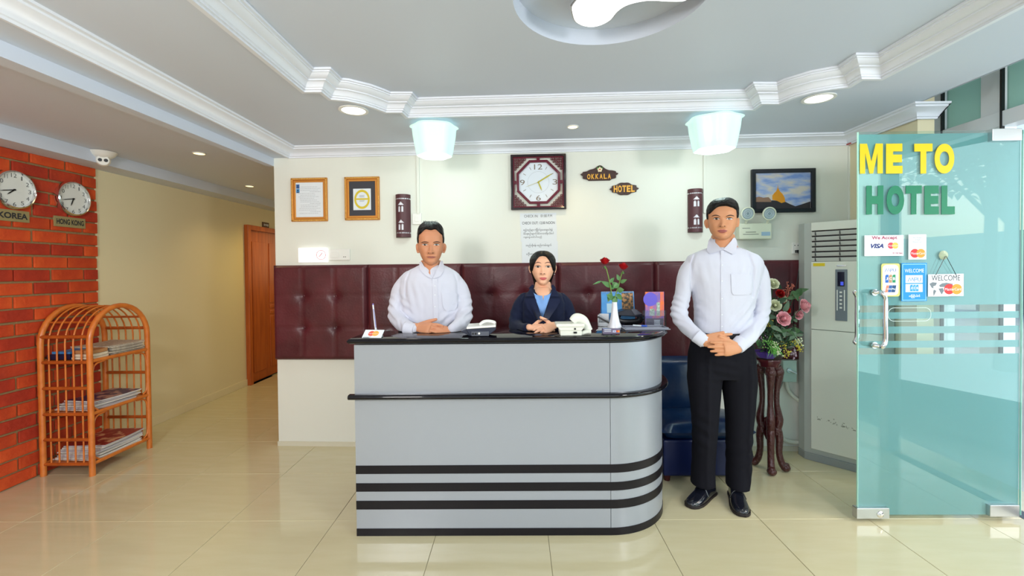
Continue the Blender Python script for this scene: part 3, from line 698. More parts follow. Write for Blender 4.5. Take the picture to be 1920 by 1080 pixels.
g = G(MB); g.box(x0+.028, x1-.028, y0+.028, y1-.028, 0, .008); pic = B(g, 'print', skymat(), root)
def wp(pts): return [WB(u, v) for u, v in pts]
def flat(name, pts, m, par, z0=.008, z1=.0086): g = G(MB); g.prism(wp(pts), z0, z1); return B(g, name, m, par)
flat('printed_horizon', [(1414, 378), (1430, 379), (1447, 376), (1470, 378), (1480, 383), (1490, 387), (1500, 384), (1518, 378), (1518, 393), (1414, 393)], mat('print_hill', s(52, 44, 50), .4), pic)
flat('printed_town', [(1414, 371), (1422, 369), (1430, 371), (1440, 370), (1445, 376), (1445, 379), (1414, 379)], mat('print_town', s(150, 116, 96), .4), pic, .0086, .009)
flat('printed_stupa', [(1447, 375), (1447, 367), (1450, 363), (1454, 359), (1456.5, 353), (1457.4, 346), (1458, 353), (1461, 359), (1466, 364), (1470, 371), (1471, 379), (1464, 381), (1456, 377)], mat('print_gold', s(226, 150, 34), .4), pic, .0088, .0092)
# emergency light
x0, y0, x1, y1 = wrect(1379, 420, 1439.5, 449.5); root = E('emergency_light', PB((x0+x1)/2, y0), 'white twin-head emergency light box behind the standing man', 'emergency light')
m_ivory = mat('ivory_plastic', s(222, 226, 206), .4)
g = G(MB); g.box(x0, x1, y0, y1, 0, .06); B(g, 'housing', m_ivory, root, bevel=.008)
g = G(MB); a = wrect(1420, 436, 1436, 443); g.box(a[0], a[2], a[1], a[3], .06, .062); B(g, 'indicator_strip', mat('pale_blue_label', s(160, 190, 214), .4), root)
g = G(MB)
for (u0, u1, v) in ((1385, 1399, 429), (1391, 1410, 436), (1386, 1415, 440)): a = wrect(u0, v, u1, v+.8); g.box(a[0], a[2], a[1], a[3], .06, .0605)
B(g, 'print_lines', m_ink, root, kind='stuff')
for u in (1392, 1431.5):
    c = WB(u, 403); Mh = MB @ Matrix.Translation((c[0], c[1], .078)) @ Matrix.Rotation(math.radians(8), 4, 'X')
    r = (WB(u+12.5, 403)[0]-c[0]); g = G(); g.lathe([(0, -.04), (r*.6, -.035), (r*.9, -.01), (r, .0), (r, .01), (r*.86, .012), (r*.8, .004), (r*.3, -.01), (0, -.014)], 32, M=Mh)
    hd = B(g, 'lamp_head', m_ivory, root, smooth=40)
    g = G(); g.disc(r*.83, .004, .007, 28, M=Mh); B(g, 'lens', mat('lens_glass', s(170, 180, 188), .12, .5), hd)
    g = G(); 
    for q in (.25, .45, .62): g.annulus(r*q, r*(q+.06), .007, .009, 24, M=Mh)
    B(g, 'lens_rings', mat('lens_ring', s(225, 230, 235), .2, .3), hd)
    g = G(MB); g.tube([(c[0], c[1]-r*.9, .07), (c[0], y1-.006, .05)], .009, 8); B(g, 'swivel', m_ivory, hd)
# black plug and its cord
c = WB(1492, 471); e = WB(1487, 520); d_ = WB(1480, 610)
g = G(MB); g.box(c[0]-.014, c[0]+.014, c[1]-.012, c[1]+.008, .012, .04); o = B(g, 'plug', m_black, base='auto', bevel=.003, label='black plug with a long cord hanging behind the flowers', cat='plug')
g = G(MB); g.tube([(c[0], c[1]-.008, .03), (c[0]+.008, c[1]-.05, .035), (e[0], e[1], .06), (e[0]-.03, e[1]-.2, .06), (d_[0], d_[1], .06)], .0032, 6, smooth=6); B(g, 'cord', m_black, o, smooth=60)
# clocks on the brick
MK = FR((XL+.018, 0, 0), (0, 1, 0))
def round_clock(u, v, R, hh, mm, label):
    c = hit(u, v, MK); root = E('wall_clock', MK @ Vector((c[0], c[1]-R, 0)), label, 'clock', 'round chrome clocks on the brick'); M = MK @ Matrix.Translation((c[0], c[1], 0))
    g = G(M); g.lathe([(R*.9, 0), (R, .0), (R*1.0, .018), (R*.97, .03), (R*.90, .034), (R*.885, .026), (R*.88, .012)], 56); B(g, 'rim', m_chrome, root, smooth=40)
    g = G(M); g.disc(R*.9, .004, .014, 48); B(g, 'dial', mat('clock_dial', s(224, 228, 226), .35), root)
    for i in range(1, 13):
        a_ = i*pi/6; t_ = str(i); ww = (.03*R if i == 1 else .075*R) if i < 10 else (.075*R if i == 11 else .13*R); x, y = R*.74*sin(a_), R*.74*cos(a_)
        if i in (10, 11, 12): x *= .97
        g = text_g(t_, M, x-ww, y-R*.105, x+ww, y+R*.105, .0145); B(g, 'numeral', mat('clock_numeral', s(90, 92, 98), .5), root, recalc=False)
    for nm, a_, L, w_ in (('hour_hand', (hh+mm/60)*pi/6, R*.46, R*.055), ('minute_hand', mm*pi/30, R*.72, R*.045)):
        g = G(M); hand_(g, (0, 0), a_, L, w_, .017); B(g, nm, m_black, root)
    g = G(M); g.disc(R*.045, .014, .021, 16); B(g, 'hub', m_black, root)
    return c
round_clock(133.5, 373, .124, 6, 43, 'round chrome clock above the HONG KONG plate')
round_clock(22.5, 356, .124, 7, 43, 'round chrome clock above the plate ending in OREA at the left edge')
m_khaki = mat('khaki_plate', s(150, 138, 96), .5)
def plaque(uc, vc, wd, ht, txt, label):
    c = hit(uc, vc, MK); g = G(MK); g.box(c[0]-wd/2, c[0]+wd/2, c[1]-ht/2, c[1]+ht/2, -.006, .008); o = B(g, 'city_plate', m_khaki, base='auto', bevel=.001, label=label, cat='sign', group='city plates under the brick wall clocks')
    tw = wd*.44; n = 0
    g = text_g(txt, MK, c[0]-tw, c[1]-ht*.26, c[0]+tw, c[1]+ht*.27, .0085, bold=.035); B(g, 'lettering', m_ink, o, recalc=False)
ph = abs(hit(130, 408, MK)[1]-hit(130, 427, MK)[1])
plaque(130.3, 417, hit(159.5, 420, MK)[0]-hit(101.5, 415, MK)[0], ph, 'HONG KONG', 'khaki plate reading HONG KONG on the brick wall')
plaque(22.5, 404.5, hit(54.5, 409, MK)[0]-hit(-9, 400, MK)[0], ph, 'KOREA', 'khaki plate reading KOREA, cut off at the left edge')
# dome camera
c = Xp(193, 297, -3.01); root = E('dome_camera', (c.x, c.y, c.z-.05), 'small white dome security camera at the top of the left wall', 'camera')
M = FR(c, Vector((.75, -.66, 0)).cross(Vector((0, 0, 1)))*-1)
g = G(); g.slices([(c.x, c.y, c.z-.0, .045, .045), (c.x, c.y, c.z+.02, .07, .07), (c.x, c.y, c.z+.045, .085, .085)], 28); B(g, 'mount_ring', m_white, root, smooth=40)
dv = (CC-c).normalized(); Q = dv.to_track_quat('Z', 'Y').to_matrix().to_4x4(); M = Matrix.Translation(c+Vector((0, 0, -.012))) @ Q
g = G(); g.ball(c+Vector((0, 0, -.012)), .045, 20, 14); B(g, 'dome', m_white, root, smooth=180)
g = G(M); g.disc(.036, .036, .042, 28); B(g, 'face_plate', m_white, root, bevel=.002)
for sx in (-1, 1): g = G(M); g.disc(.012, .042, .0445, 16, (.016*sx, .0)); B(g, 'lens', m_black, root)
# recessed lights
def downlight(u, v, zc, r, m, label, grp, warm):
    c = Z(u, v, zc); root = E('recessed_downlight', (c.x, c.y, zc-.006), label, 'ceiling light', grp)
    M = Matrix.Translation((c.x, c.y, zc))
    g = G(M); g.annulus(r*.86, r*1.08, -.007, .0, 40); B(g, 'trim_ring', m_white, root, bevel=.002)
    g = G(M); g.disc(r*.87, -.004, -.001, 36); B(g, 'diffuser', m, root)
    spot('downlight_'+('warm' if warm else 'cool'), (c.x, c.y, zc-.02), (c.x, c.y, 0), 9 if warm else 12, (1, .74, .36) if warm else (1, .95, .85), 120, .8, r*.8)
downlight(663, 206, ZC, .078, m_lamp, 'large round ceiling light beyond the left curve of the tray moulding', 'round recessed ceiling lights', 0)
downlight(1535, 183.5, ZC, .078, m_lamp, 'large round ceiling light beyond the right curve of the tray moulding', 'round recessed ceiling lights', 0)
downlight(1074, 237, ZC, .036, m_lampw, 'small warm ceiling light above the ornate clock', 'round recessed ceiling lights', 1)
downlight(373.5, 287, ZK, .042, m_lampw, 'warm corridor ceiling light nearer the room', 'round recessed ceiling lights', 1)
downlight(468, 348.5, ZK, .042, m_lampw, 'warm corridor ceiling light nearest the wooden door', 'round recessed ceiling lights', 1)
spot('corridor_lamp', (-2.6, 5.6, ZK-.05), (-2.6, 5.6, 0), 34, (1, .72, .22), 150, .8, .1)
# wavy ceiling lamp in the recess
root = E('wavy_ceiling_lamp', (lc.x, lc.y, ZM-.09), 'wavy white panel ceiling lamp with ribbed silver side in a round recess', 'ceiling light')
zl = ZM-.075
end = [(1088, 22), (1100, 50), (1140, 50), (1163, 30), (1178, 10), (1210, 4), (1245, 3), (1285, 4)]
low = [Z(u, v, zl) for u, v in [(1071, 25), (1078, 42), (1098, 51), (1122, 50), (1145, 39), (1160, 22), (1180, 10), (1215, 3), (1250, 4.5), (1280, 4), (1296, -3)]]
top_ = [(low[0].x-.005, low[0].y-.05), (low[0].x+.03, low[0].y-.11), (low[3].x, low[3].y-.20), (low[6].x, low[6].y-.24), (low[8].x, low[8].y-.24), (low[10].x+.06, low[10].y-.17), (low[10].x+.07, low[10].y-.06)]
out = [(p.x, p.y) for p in low]+top_[::-1]
def smoothc(pts, k=5):
    q = []; n = len(pts)
    for i in range(n):
        p0, p1, p2, p3 = [Vector(pts[(i+d) % n]) for d in (-1, 0, 1, 2)]
        for j in range(k): t = j/k; q.append(tuple(.5*((2*p1)+(p2-p0)*t+(2*p0-5*p1+4*p2-p3)*t*t+(3*p1-p0-3*p2+p3)*t**3)))
    return q
sm = smoothc(out); cen = Vector((sum(p[0] for p in sm)/len(sm), sum(p[1] for p in sm)/len(sm)))
def inset(pts, d):
    n = len(pts); r = []
    A = sum(pts[i][0]*pts[(i+1) % n][1]-pts[(i+1) % n][0]*pts[i][1] for i in range(n)); sg = 1 if A > 0 else -1
    for i in range(n):
        a = Vector(pts[i-1]); b = Vector(pts[(i+1) % n]); t = (b-a).normalized(); r.append((pts[i][0]-t.y*d*sg, pts[i][1]+t.x*d*sg))
    return r
m_panel = mat('lamp_panel', (1, 1, 1), .4, emit=(.97, 1, 1), es=4)
g = G(); g.prism(inset(sm, .006), zl, zl+.01); B(g, 'light_panel', m_panel, root)
g = G(); g.ring(sm, inset(sm, .012), zl+.002, ZM+.0); B(g, 'body', m_steel, root)
g = G(); n = len(sm)
for i in range(n):
    for k in (0, .33, .66):
        a = Vector(sm[i]).lerp(Vector(sm[(i+1) % n]), k); g.tube([(a.x, a.y, zl+.006), (a.x, a.y, ZM-.004)], .0022, 5)
B(g, 'ribs', m_chrome, root, kind='stuff')
# pleated glass shade lamps under the ceiling
m_shade = mat('lit_glass_shade', (.5, .62, .6), .2, emit=(.66, 1, .92), es=.80); m_rim = mat('lit_glass_rim', (.9, 1, 1), .1, emit=(.5, .85, .78), es=.65)
def shade(u0, u1, v0, v1, label, rot):
    d = Z((u0+u1)/2, v0, ZC).y-.02; a = Y(u0, (v0+v1)/2, d); b = Y(u1, (v0+v1)/2, d); R = (b.x-a.x)/2; c = Vector(((a.x+b.x)/2, d, 0)); zt = ZC; zb_ = Y(u0, v1, d).z
    root = E('glass_shade_lamp', (c.x, c.y, zb_), label, 'ceiling light', 'pleated white glass ceiling lamps'); h = zt-zb_
    M = Matrix.Translation((c.x, c.y, 0)) @ Matrix.Rotation(rot, 4, 'Z')
    g = G(M); g.disc(R*.55, zt-.03, zt, 32); B(g, 'ceiling_plate', m_white, root)
    g = G(M); prof = [(R*1.12, zt-.028), (R*1.02, zt-.034), (R*.98, zb_+h*.6), (R*.86, zb_+h*.2), (R*.80, zb_+.012), (R*.77, zb_+.012), (R*.90, zb_+h*.6), (R*.98, zt-.03)]
    g.lathe(prof, 72, lobes=6, amp=.05); o = B(g, 'glass_shade', m_shade, root, smooth=50)
    g = G(M); g.lathe([(0, zb_+.02), (R*.4, zb_+.014), (R*.78, zb_+.024), (R*.78, zb_+.03), (0, zb_+.03)], 60, lobes=6, amp=.05); B(g, 'bottom_glass', m_rim, root, smooth=50)
    l = bpy.data.lights.new('shade_bulb', 'POINT'); l.energy = 5; l.color = (.8, 1, .95); l.shadow_soft_size = .05; lo = bpy.data.objects.new('shade_bulb', l); COL.objects.link(lo); lo.location = (c.x, c.y, zb_-.03)
shade(776, 853, 233, 297, 'pleated white glass ceiling lamp above the seated man', .2)
shade(1295, 1383, 219, 286, 'pleated white glass ceiling lamp above the standing man', .5)
# ================================================================== reception desk
m_lam = mat('grey_laminate', s(160, 165, 174), .28, .25)
m_stripe = mat('dark_stripe', s(22, 19, 24), .35, spec=.3)
m_gran = mat('black_granite', s(14, 12, 18), .05, spec=.5, vary=(120, s(30, 27, 36), (1, 1, 1), .5, .75))
pl = Z(668, 1007, 0); pr_ = Z(1145, 1001.5, 0)
DY = (pl.y+pr_.y)/2; XA = pl.x; XB = pr_.x; RD = .355; XE = XB+RD
root = E('reception_desk', ((XA+XE)/2, DY+.3, 0), 'grey laminate reception desk with rounded right end, black stripes and granite top', 'desk')
def path(o=0, xa=None, yend=2.96):
    xa = XA if xa is None else xa
    p = [(xa, DY-o), (XB, DY-o)]
    for k in range(1, 19): a = -pi/2+pi/2*k/18; p.append((XB+(RD+o)*cos(a), DY+RD+(RD+o)*sin(a)))
    p.append((XE+o, yend)); return p
def zz(v, u=666): return Y(u, v, DY).z
g = G(); pin = path(-.03); pout = path(0)
# front panel and curved panel as two sheets with a seam
g = G(); a_ = [(XA, DY), (XB-.0012, DY)]; g.sweep(a_, [(0, 0), (.022, 0), (.022, .975), (0, .975), (0, 0)]); B(g, 'front_panel', m_lam, root)
g = G(); c_ = [(XB+.0012, DY)]+path(0)[2:]; g.sweep(c_, [(0, 0), (.022, 0), (.022, .975), (0, .975), (0, 0)]); B(g, 'curved_panel', m_lam, root, smooth=40)
g = G(); g.sweep([(XA, 2.86), (XA, DY+.022)], [(0, 0), (.02, 0), (.02, .975), (0, .975), (0, 0)]); B(g, 'side_panel', m_lam, root)
g = G(); g.box(XA+.02, XE-.03, DY+.24, DY+.262, .05, .97); B(g, 'inner_panel', m_lam, root)
for v0, v1 in ((873, 888.5), (906, 921.6), (939, 955), (991, 1007)):
    g = G(); z1 = zz(v0); z0 = max(.001, zz(v1)); g.sweep(path(.0), [(0, z0), (-.0025, z0), (-.0025, z1), (0, z1)]); B(g, 'stripe', m_stripe, root, smooth=40)
ZTB = Y(655, 645.5, DY-.03).z; ZTT = ZTB+.026
xt = Y(650, 642, DY-.03).x
def roundprof(o, z0, z1, inn): r = (z1-z0)/2; zc = (z0+z1)/2; return [(inn, z0)]+[(-(o-r)-r*cos(a), zc+r*sin(a)) for a in [(-pi/2+pi*k/8) for k in range(9)]]+[(inn, z1)]
# counter top: a front strip and the deeper right end in one slab
o_ = path(.034, xt, 2.90); inner = [(XB-.10, 2.90), (XB-.10, DY+.275), (xt, DY+.275)]
g = G(); n0 = len(o_); loopp = o_+inner; rprof = [(0, 0), (.007, -.0035), (.011, -.010), (.013, -.013), (.011, -.016), (.007, -.0225), (0, -.026)]
def offs(pts, d):
    r = []; n = len(pts)
    for i in range(n):
        p0, p1, p2 = Vector(pts[i-1]), Vector(pts[i]), Vector(pts[(i+1) % n]); d0 = (p1-p0).normalized(); d1 = (p2-p1).normalized(); nn = Vector((d0.y, -d0.x))+Vector((d1.y, -d1.x)); nn = nn.normalized()/max(.5, nn.normalized().dot(Vector((d1.y, -d1.x)))); r.append((p1.x+nn.x*d, p1.y+nn.y*d))
    return r
rows = [[(p[0], p[1], ZTT+dz) for p in offs(loopp, d-.013)] for d, dz in rprof]; n = len(loopp)
tt = tessellate_polygon([[Vector((p[0], p[1], 0)) for p in rows[0]]])
g.add([p for r in rows for p in r], [(j*n+i, j*n+(i+1) % n, (j+1)*n+(i+1) % n, (j+1)*n+i) for j in range(len(rows)-1) for i in range(n)]+[tuple(t) for t in tt]+[tuple(i+(len(rows)-1)*n for i in t) for t in tt])
B(g, 'countertop', m_gran, root, smooth=35)
zl_ = Y(655, 750, DY-.03).z; xl_ = Y(652, 752, DY-.03).x
g = G(); g.sweep(path(0, xl_, 2.9), roundprof(.034, zl_-.002, zl_+.022, .0)); B(g, 'ledge', m_gran, root, smooth=35)
ZD = ZTT+.0005
def D(u, v): return Z(u, v, ZD)          # a point on the counter top

# ---- things on the counter
# card stand with a pen
p = D(697, 634); root = E('card_stand', p, 'small tilted white card stand with a red and orange logo and an upright pen', 'card stand')
M = Matrix.Translation(p) @ Matrix.Rotation(-.12, 4, 'Z') @ Matrix.Rotation(math.radians(38), 4, 'X')
g = G(M); g.box(-.052, .050, .0, .055, 0, .004); B(g, 'card', m_paper, root, bevel=.001)
for k, (c, dx) in enumerate(((s(226, 90, 70), -.010), (s(244, 170, 70), .012))): g = G(M); g.disc(.017, .004, .0046+.0004*k, 20, (dx, .028)); B(g, 'logo_disc', mat('logo_%d' % k, c, .5), root)
g = text_g('MasterCard', M, -.024, .023, .026, .031, .0055, bold=.03); B(g, 'lettering', m_paper, root, recalc=False)
g = G(Matrix.Translation(p)); g.box(-.045, .045, .0, .05, 0, .006); B(g, 'base', mat('clear_acrylic', s(190, 200, 205), .1, trans=.5), root, bevel=.002)
q0 = D(704, 629); q1 = Y(698, 571, q0.y+.0)
g = G(); g.tube([q0+Vector((0, .012, .01)), q0.lerp(q1, .55)+Vector((0, .012, 0)), q1+Vector((0, .012, 0))], [.0055, .005, .0035], 10); B(g, 'pen', m_paper, root, smooth=60)
g = G(); g.ball(q1+Vector((0, .012, 0)), .0045, 8, 6); g.tube([q0.lerp(q1, .25)+Vector((.0045, .008, 0)), q0.lerp(q1, .85)+Vector((.001, .008, 0))], .002, 6); B(g, 'pen_clip', mat('violet_plastic', s(120, 110, 190), .4), root, smooth=60)
g = G(); g.tube([q0+Vector((0, .012, .0)), q0+Vector((0, .012, .03))], [.010, .008], 12); B(g, 'pen_socket', mat('clear_acrylic', s(190, 200, 205), .1, trans=.5), root, smooth=50)

# black desk telephone seen from behind
p = D(897, 631.5); M = Matrix.Translation(p) @ Matrix.Rotation(.03, 4, 'Z')
root = E('desk_telephone', p, 'black desk telephone with a white rear edge, in front of the seated man', 'telephone')
m_dph = mat('dark_phone', s(36, 42, 62), .35); sc = Y(1000, 600, p.y).x-Y(999, 600, p.y).x   # metres per pixel here
def ex(pts, y0, y1, M): g = G(M); n = len(pts); g.add([(x, y0, z) for x, z in pts]+[(x, y1, z) for x, z in pts], [tuple(range(n)), tuple(range(n, 2*n))[::-1]]+[(i, (i+1) % n, n+(i+1) % n, n+i) for i in range(n)]); return g
k_ = sc
B(ex([(-15*k_, .004), (18*k_, .004), (33*k_, 13*k_), (33*k_, 18*k_), (-21*k_, 16*k_), (-23*k_, 13*k_)], 0, .10, M), 'body', m_dph, root, bevel=.003)
B(ex([(-34*k_, 10*k_), (-22*k_, 15*k_), (-12*k_, 1*k_), (-16*k_, 1*k_)], .01, .12, M), 'side_foot', m_dph, root, bevel=.003)
B(ex([(-22*k_, 15*k_), (33*k_, 18*k_), (33*k_, 21.5*k_), (-22*k_, 19*k_)], -.008, .14, M), 'top_edge', m_white, root, bevel=.003)
g = G(M); g.box(-13*k_, 20*k_, -.003, .002, 1.5*k_, 10*k_); B(g, 'socket_panel', mat('phone_panel', s(84, 88, 100), .4), root, bevel=.001)
for i, x in enumerate((-10, -5)): g = G(M); g.box((x-1.6)*k_, (x+1.6)*k_, -.0045, 0, 4*k_, 8*k_); B(g, 'jack', m_black, root, bevel=.0005)
g = G(M @ Matrix.Rotation(pi/2, 4, 'X')); g.disc(2*k_, .002, .006, 14, (1.5*k_, 6.5*k_)); B(g, 'round_jack', m_white, root)
g = G(M); g.tube([(2*k_, .06, 20*k_), (8*k_, .06, 25*k_), (16*k_, .06, 27*k_), (26*k_, .06, 25.5*k_), (31*k_, .06, 23*k_)], [.012, .012, .011, .012, .013], 10, smooth=4, ell=(.7, 1.6), up=(0, 0, 1)); B(g, 'handset', m_white, root, smooth=60)
# white telephone
p = D(1072, 630); M = Matrix.Translation(p) @ Matrix.Rotation(.0, 4, 'Z'); k_ = Y(1000, 600, p.y).x-Y(999, 600, p.y).x
m_wph = mat('white_phone', s(228, 230, 220), .35)
root = E('desk_telephone', p, 'white desk telephone with coiled cord, beside the seated woman', 'telephone')
B(ex([(-21*k_, .3*k_), (19*k_, .3*k_), (19*k_, 10*k_), (-22*k_, 10*k_)], 0, .09, M), 'base', m_wph, root, bevel=.003)
B(ex([(-22*k_, 10*k_), (19*k_, 10*k_), (24*k_, 17*k_), (-26*k_, 17*k_)], -.003, .10, M), 'body', m_wph, root, bevel=.003)
B(ex([(-29*k_, 17*k_), (24*k_, 17*k_), (24*k_, 23*k_), (-29*k_, 23*k_)], -.008, .11, M), 'top_panel', m_wph, root, bevel=.004)
for x, z, w_ in ((6, 13.5, 1.6), (6.5, 6.5, 3)): g = G(M); g.box((x-w_)*k_, (x+w_)*k_, -.006, .0, (z-1.6)*k_, (z+1.6)*k_); B(g, 'jack', m_black, root)
g = G(M); g.box(-18*k_, 17*k_, -.001, .01, 0, .8*k_); B(g, 'rubber_feet', m_black, root)
g = G(M); g.tube([(4*k_, .05, 25*k_), (10*k_, .05, 31*k_), (18*k_, .05, 31*k_), (26*k_, .05, 26*k_), (32*k_, .05, 14*k_), (36*k_, .05, 7*k_)], [.014, .017, .016, .015, .014, .012], 12, smooth=5, ell=(1, 1.5), up=(0, 1, 0)); B(g, 'handset', m_wph, root, smooth=60)
g = G(M); pts = []
for i in range(90):
    t = i/89; bx = (20+17*t)*k_; bz = (3+1.5*sin(pi*t)+3*t)*k_; pts.append((bx, .03+.012*cos(i*.9), bz+.010*sin(i*.9)))
g.tube(pts, .0028, 5); B(g, 'coiled_cord', m_wph, root, smooth=60)
# acrylic card block
p = D(1147, 626); k_ = Y(1100, 600, p.y).x-Y(1099, 600, p.y).x; M = Matrix.Translation(p) @ Matrix.Rotation(.03, 4, 'Z')
root = E('card_sign', p, 'small grey plastic block with card logos in front of the white vase', 'sign')
g = G(M); g.box(-17*k_, 16*k_, 0, .022, 0, 10*k_); B(g, 'block', mat('grey_block', s(112, 104, 130), .15, coat=.5), root, bevel=.002)
MF = M @ Matrix.Rotation(pi/2, 4, 'X')
g = G(MF); g.box(2*k_, 8*k_, 3*k_, 6.5*k_, .0, .0008); B(g, 'visa_label', mat('pale_label', s(210, 214, 236), .5), root)
g = text_g('VISA', MF, 3*k_, 3.8*k_, 7*k_, 5.6*k_, .001, bold=.03, shear=.3); B(g, 'lettering', mat('navy_ink', s(36, 50, 120), .5), root, recalc=False)
for dx, c in ((10.5, s(214, 60, 40)), (13, s(240, 140, 40))): g = G(MF); g.disc(2.1*k_, 0, .001+.0001*dx/10, 16, (dx*k_, 4.8*k_)); B(g, 'logo_disc', mat('logo_c%d' % int(dx), c, .5), root)
g = G(MF)
for y in (7.6, 4.6): g.box(-14*k_, -1*k_, y*k_, (y+1)*k_, 0, .0007)
B(g, 'print_lines', m_paper, root, kind='stuff')
# vase and roses
p = D(1152.5, 614); k_ = Y(1150, 600, p.y).x-Y(1149, 600, p.y).x
g = G(); g.lathe([(0, 0), (13.4*k_, 0), (13.4*k_, 1.5*k_), (9.5*k_, 10*k_), (7*k_, 22*k_), (5.6*k_, 34*k_), (4.7*k_, 46*k_), (4.9*k_, 48*k_), (4.2*k_, 48*k_), (4.4*k_, 38*k_), (6*k_, 20*k_), (0, 15*k_)], 32, c=p, lobes=8, amp=.025)
B(g, 'flower_vase', mat('white_ceramic', s(236, 238, 246), .2), base=p, smooth=50, label='slender white ceramic vase holding two red roses on the counter', cat='vase')
m_stem = mat('green_stem', s(110, 140, 60), .5); m_rleaf = mat('rose_leaf', s(70, 120, 64), .45, vary=(12, s(96, 140, 84))); m_rose = mat('red_rose_petal', s(190, 14, 26), .5, vary=(20, s(160, 8, 18)))
def petals(g, c, R, ax=(0, 0, 1), seed=0, layers=4, n0=3, op=.7):
    """layered cupped petals round a bud"""
    rnd = random.Random(seed); Q = Vector(ax).normalized().to_track_quat('Z', 'Y').to_matrix().to_4x4(); Mb = Matrix.Translation(c) @ Q
    g.ball((0, 0, R*.25), (R*.3, R*.3, R*.5), 10, 6, M=Mb)
    for L in range(layers):
        n = n0+L; r = R*(.30+.62*L/(layers-1)); hgt = R*(1.35-.14*L); open_ = .12+op*L/(layers-1)
        for k in range(n):
            a0 = 2*pi*k/n+L*.7+rnd.uniform(-.15, .15); wd = 2*pi/n*.72; v = []; nu, nv = 6, 6
            for j in range(nv+1):
                t = j/nv
                for i in range(nu+1):
                    sU = -1+2*i/nu; wid = math.sin(min(1, t*1.35+.12)*pi*.55)*(1 if t < .75 else math.sqrt(max(.05, 1-((t-.75)/.27)**2)))
                    a = a0+sU*wd*wid; rr = r*(.25+.75*math.sin(t*pi/2)**.8)+R*open_*.22*max(0, t-.7)/.3*(1)+R*.02*rnd.uniform(-1, 1)
                    v.append((rr*cos(a), rr*sin(a), -R*.35+hgt*t-R*open_*.2*max(0, t-.75)/.25))
            g.add(v, [(j*(nu+1)+i, j*(nu+1)+i+1, (j+1)*(nu+1)+i+1, (j+1)*(nu+1)+i) for j in range(nv) for i in range(nu)], Mb)
def leaf(g, base, dirv, L, wd, droop=.25, up=(0, 0, 1)):
    d = Vector(dirv).normalized(); sd = d.cross(Vector(up)); sd = sd.normalized() if sd.length > .01 else Vector((1, 0, 0)); nn = sd.cross(d).normalized(); v = []; n = 6
    for i in range(n+1):
        t = i/n; w_ = wd*math.sin(pi*min(1, t**.75))*.5; c = Vector(base)+d*L*t-nn*L*droop*t*t
        v += [c+sd*w_+nn*w_*.3, c, c-sd*w_+nn*w_*.3]
    f = []
    for i in range(n): f += [(3*i, 3*i+1, 3*i+4, 3*i+3), (3*i+1, 3*i+2, 3*i+5, 3*i+4)]
    g.add(v, f)
def cut_rose(uv_h, mid, leaves, seed, label):
    d = p.y; base = Vector((p.x+.004*(seed-1), d, p.z+20*k_)); top = Y(*uv_h, d); root = E('cut_rose', base, label, 'flower', 'red roses in the white vase')
    pts = [base]+[Y(u, v, d+dd) for u, v, dd in mid]+[top+Vector((0, 0, -.02))]
    g = G(); g.tube(pts, .0032, 7, smooth=4); B(g, 'stem', m_stem, root, smooth=60)
    g = G(); petals(g, top, .029, (random.uniform(-.1, .3)*(seed-1), -.25, 1), seed, op=.25); B(g, 'bloom', m_rose, root, smooth=180, recalc=False)
    for k in range(4): g = G(); leaf(g, top+Vector((0, 0, -.022)), (cos(k*1.57), sin(k*1.57), -.6), .022, .008); B(g, 'sepal', m_rleaf, root, recalc=False)
    for (u, v, u2, v2, wd) in leaves:
        a = Y(u, v, d); b = Y(u2, v2, d-.02*random.uniform(-1, 1.5)); g = G(); leaf(g, a, b-a, (b-a).length, wd, .12, up=(0, -1, .3)); B(g, 'leaf', m_rleaf, root, recalc=False)
cut_rose((1134, 492), [(1148, 560, 0), (1142, 525, -.01), (1137, 505, 0)], [(1146, 538, 1128, 527, .03), (1128, 527, 1112, 533, .012), (1146, 548, 1140, 566, .03), (1148, 555, 1158, 570, .035), (1143, 530, 1152, 520, .02), (1144, 541, 1152, 535, .03), (1149, 562, 1138, 552, .026)], 1, 'left red rose, the taller one in the white vase')
cut_rose((1168, 502), [(1153, 560, 0), (1160, 535, .01), (1165, 515, .01)], [(1163, 530, 1175, 524, .022), (1158, 545, 1170, 543, .034), (1155, 552, 1168, 562, .032), (1160, 532, 1150, 540, .03), (1161, 526, 1157, 514, .022), (1155, 558, 1150, 572, .03), (1159, 540, 1148, 528, .034)], 2, 'right red rose, the lower one in the white vase')
# desk calendar
b0 = D(1133, 606); dcal = b0.y
TL = Y(1128.5, 547, dcal+.03); TR = Y(1188, 547, dcal+.03); BL = Y(1129, 598, dcal); BR = Y(1191, 598, dcal)
BL.z = BR.z = ZD+.001; root = E('desk_calendar', (BL+BR)/2, 'blue spiral desk calendar with a small golden picture behind the vase', 'calendar')
ex_ = (BR-BL); MCal = FR(BL, ex_, (TL-BL)); MCal = FR(BL, ex_, (TL-BL)-ex_.normalized()*((TL-BL).dot(ex_.normalized())))
Wc = ex_.length; Hc = (TL-BL).length
g = G(MCal); g.box(0, Wc, 0, Hc, -.003, 0); B(g, 'cover', mat('calendar_blue', s(60, 140, 214), .4, vary=(14, s(90, 170, 230))), root)
g = G(MCal); 
for i in range(26): x = Wc*(.03+.94*i/25); g.tube([(x, Hc-.004+.006*sin(a), .006*cos(a)-.002) for a in [2*pi*q/8 for q in range(8)]], .0012, 4, closed=True)
B(g, 'spiral_binding', mat('spiral_wire', s(190, 205, 225), .3, .5), root, kind='stuff', smooth=60)
g = G(MCal); g.box(Wc*.62, Wc*.97, Hc*.42, Hc*.96, 0, .0012); ph_ = B(g, 'picture', mat('calendar_photo', s(60, 60, 54), .4, vary=(60, s(196, 140, 80), (1, 1, 1), .42, .6)), root)
g = G(MCal); g.box(Wc*.16, Wc*.40, Hc*.32, Hc*.62, 0, .001); B(g, 'date_block', mat('calendar_pale', s(180, 214, 230), .5), root)
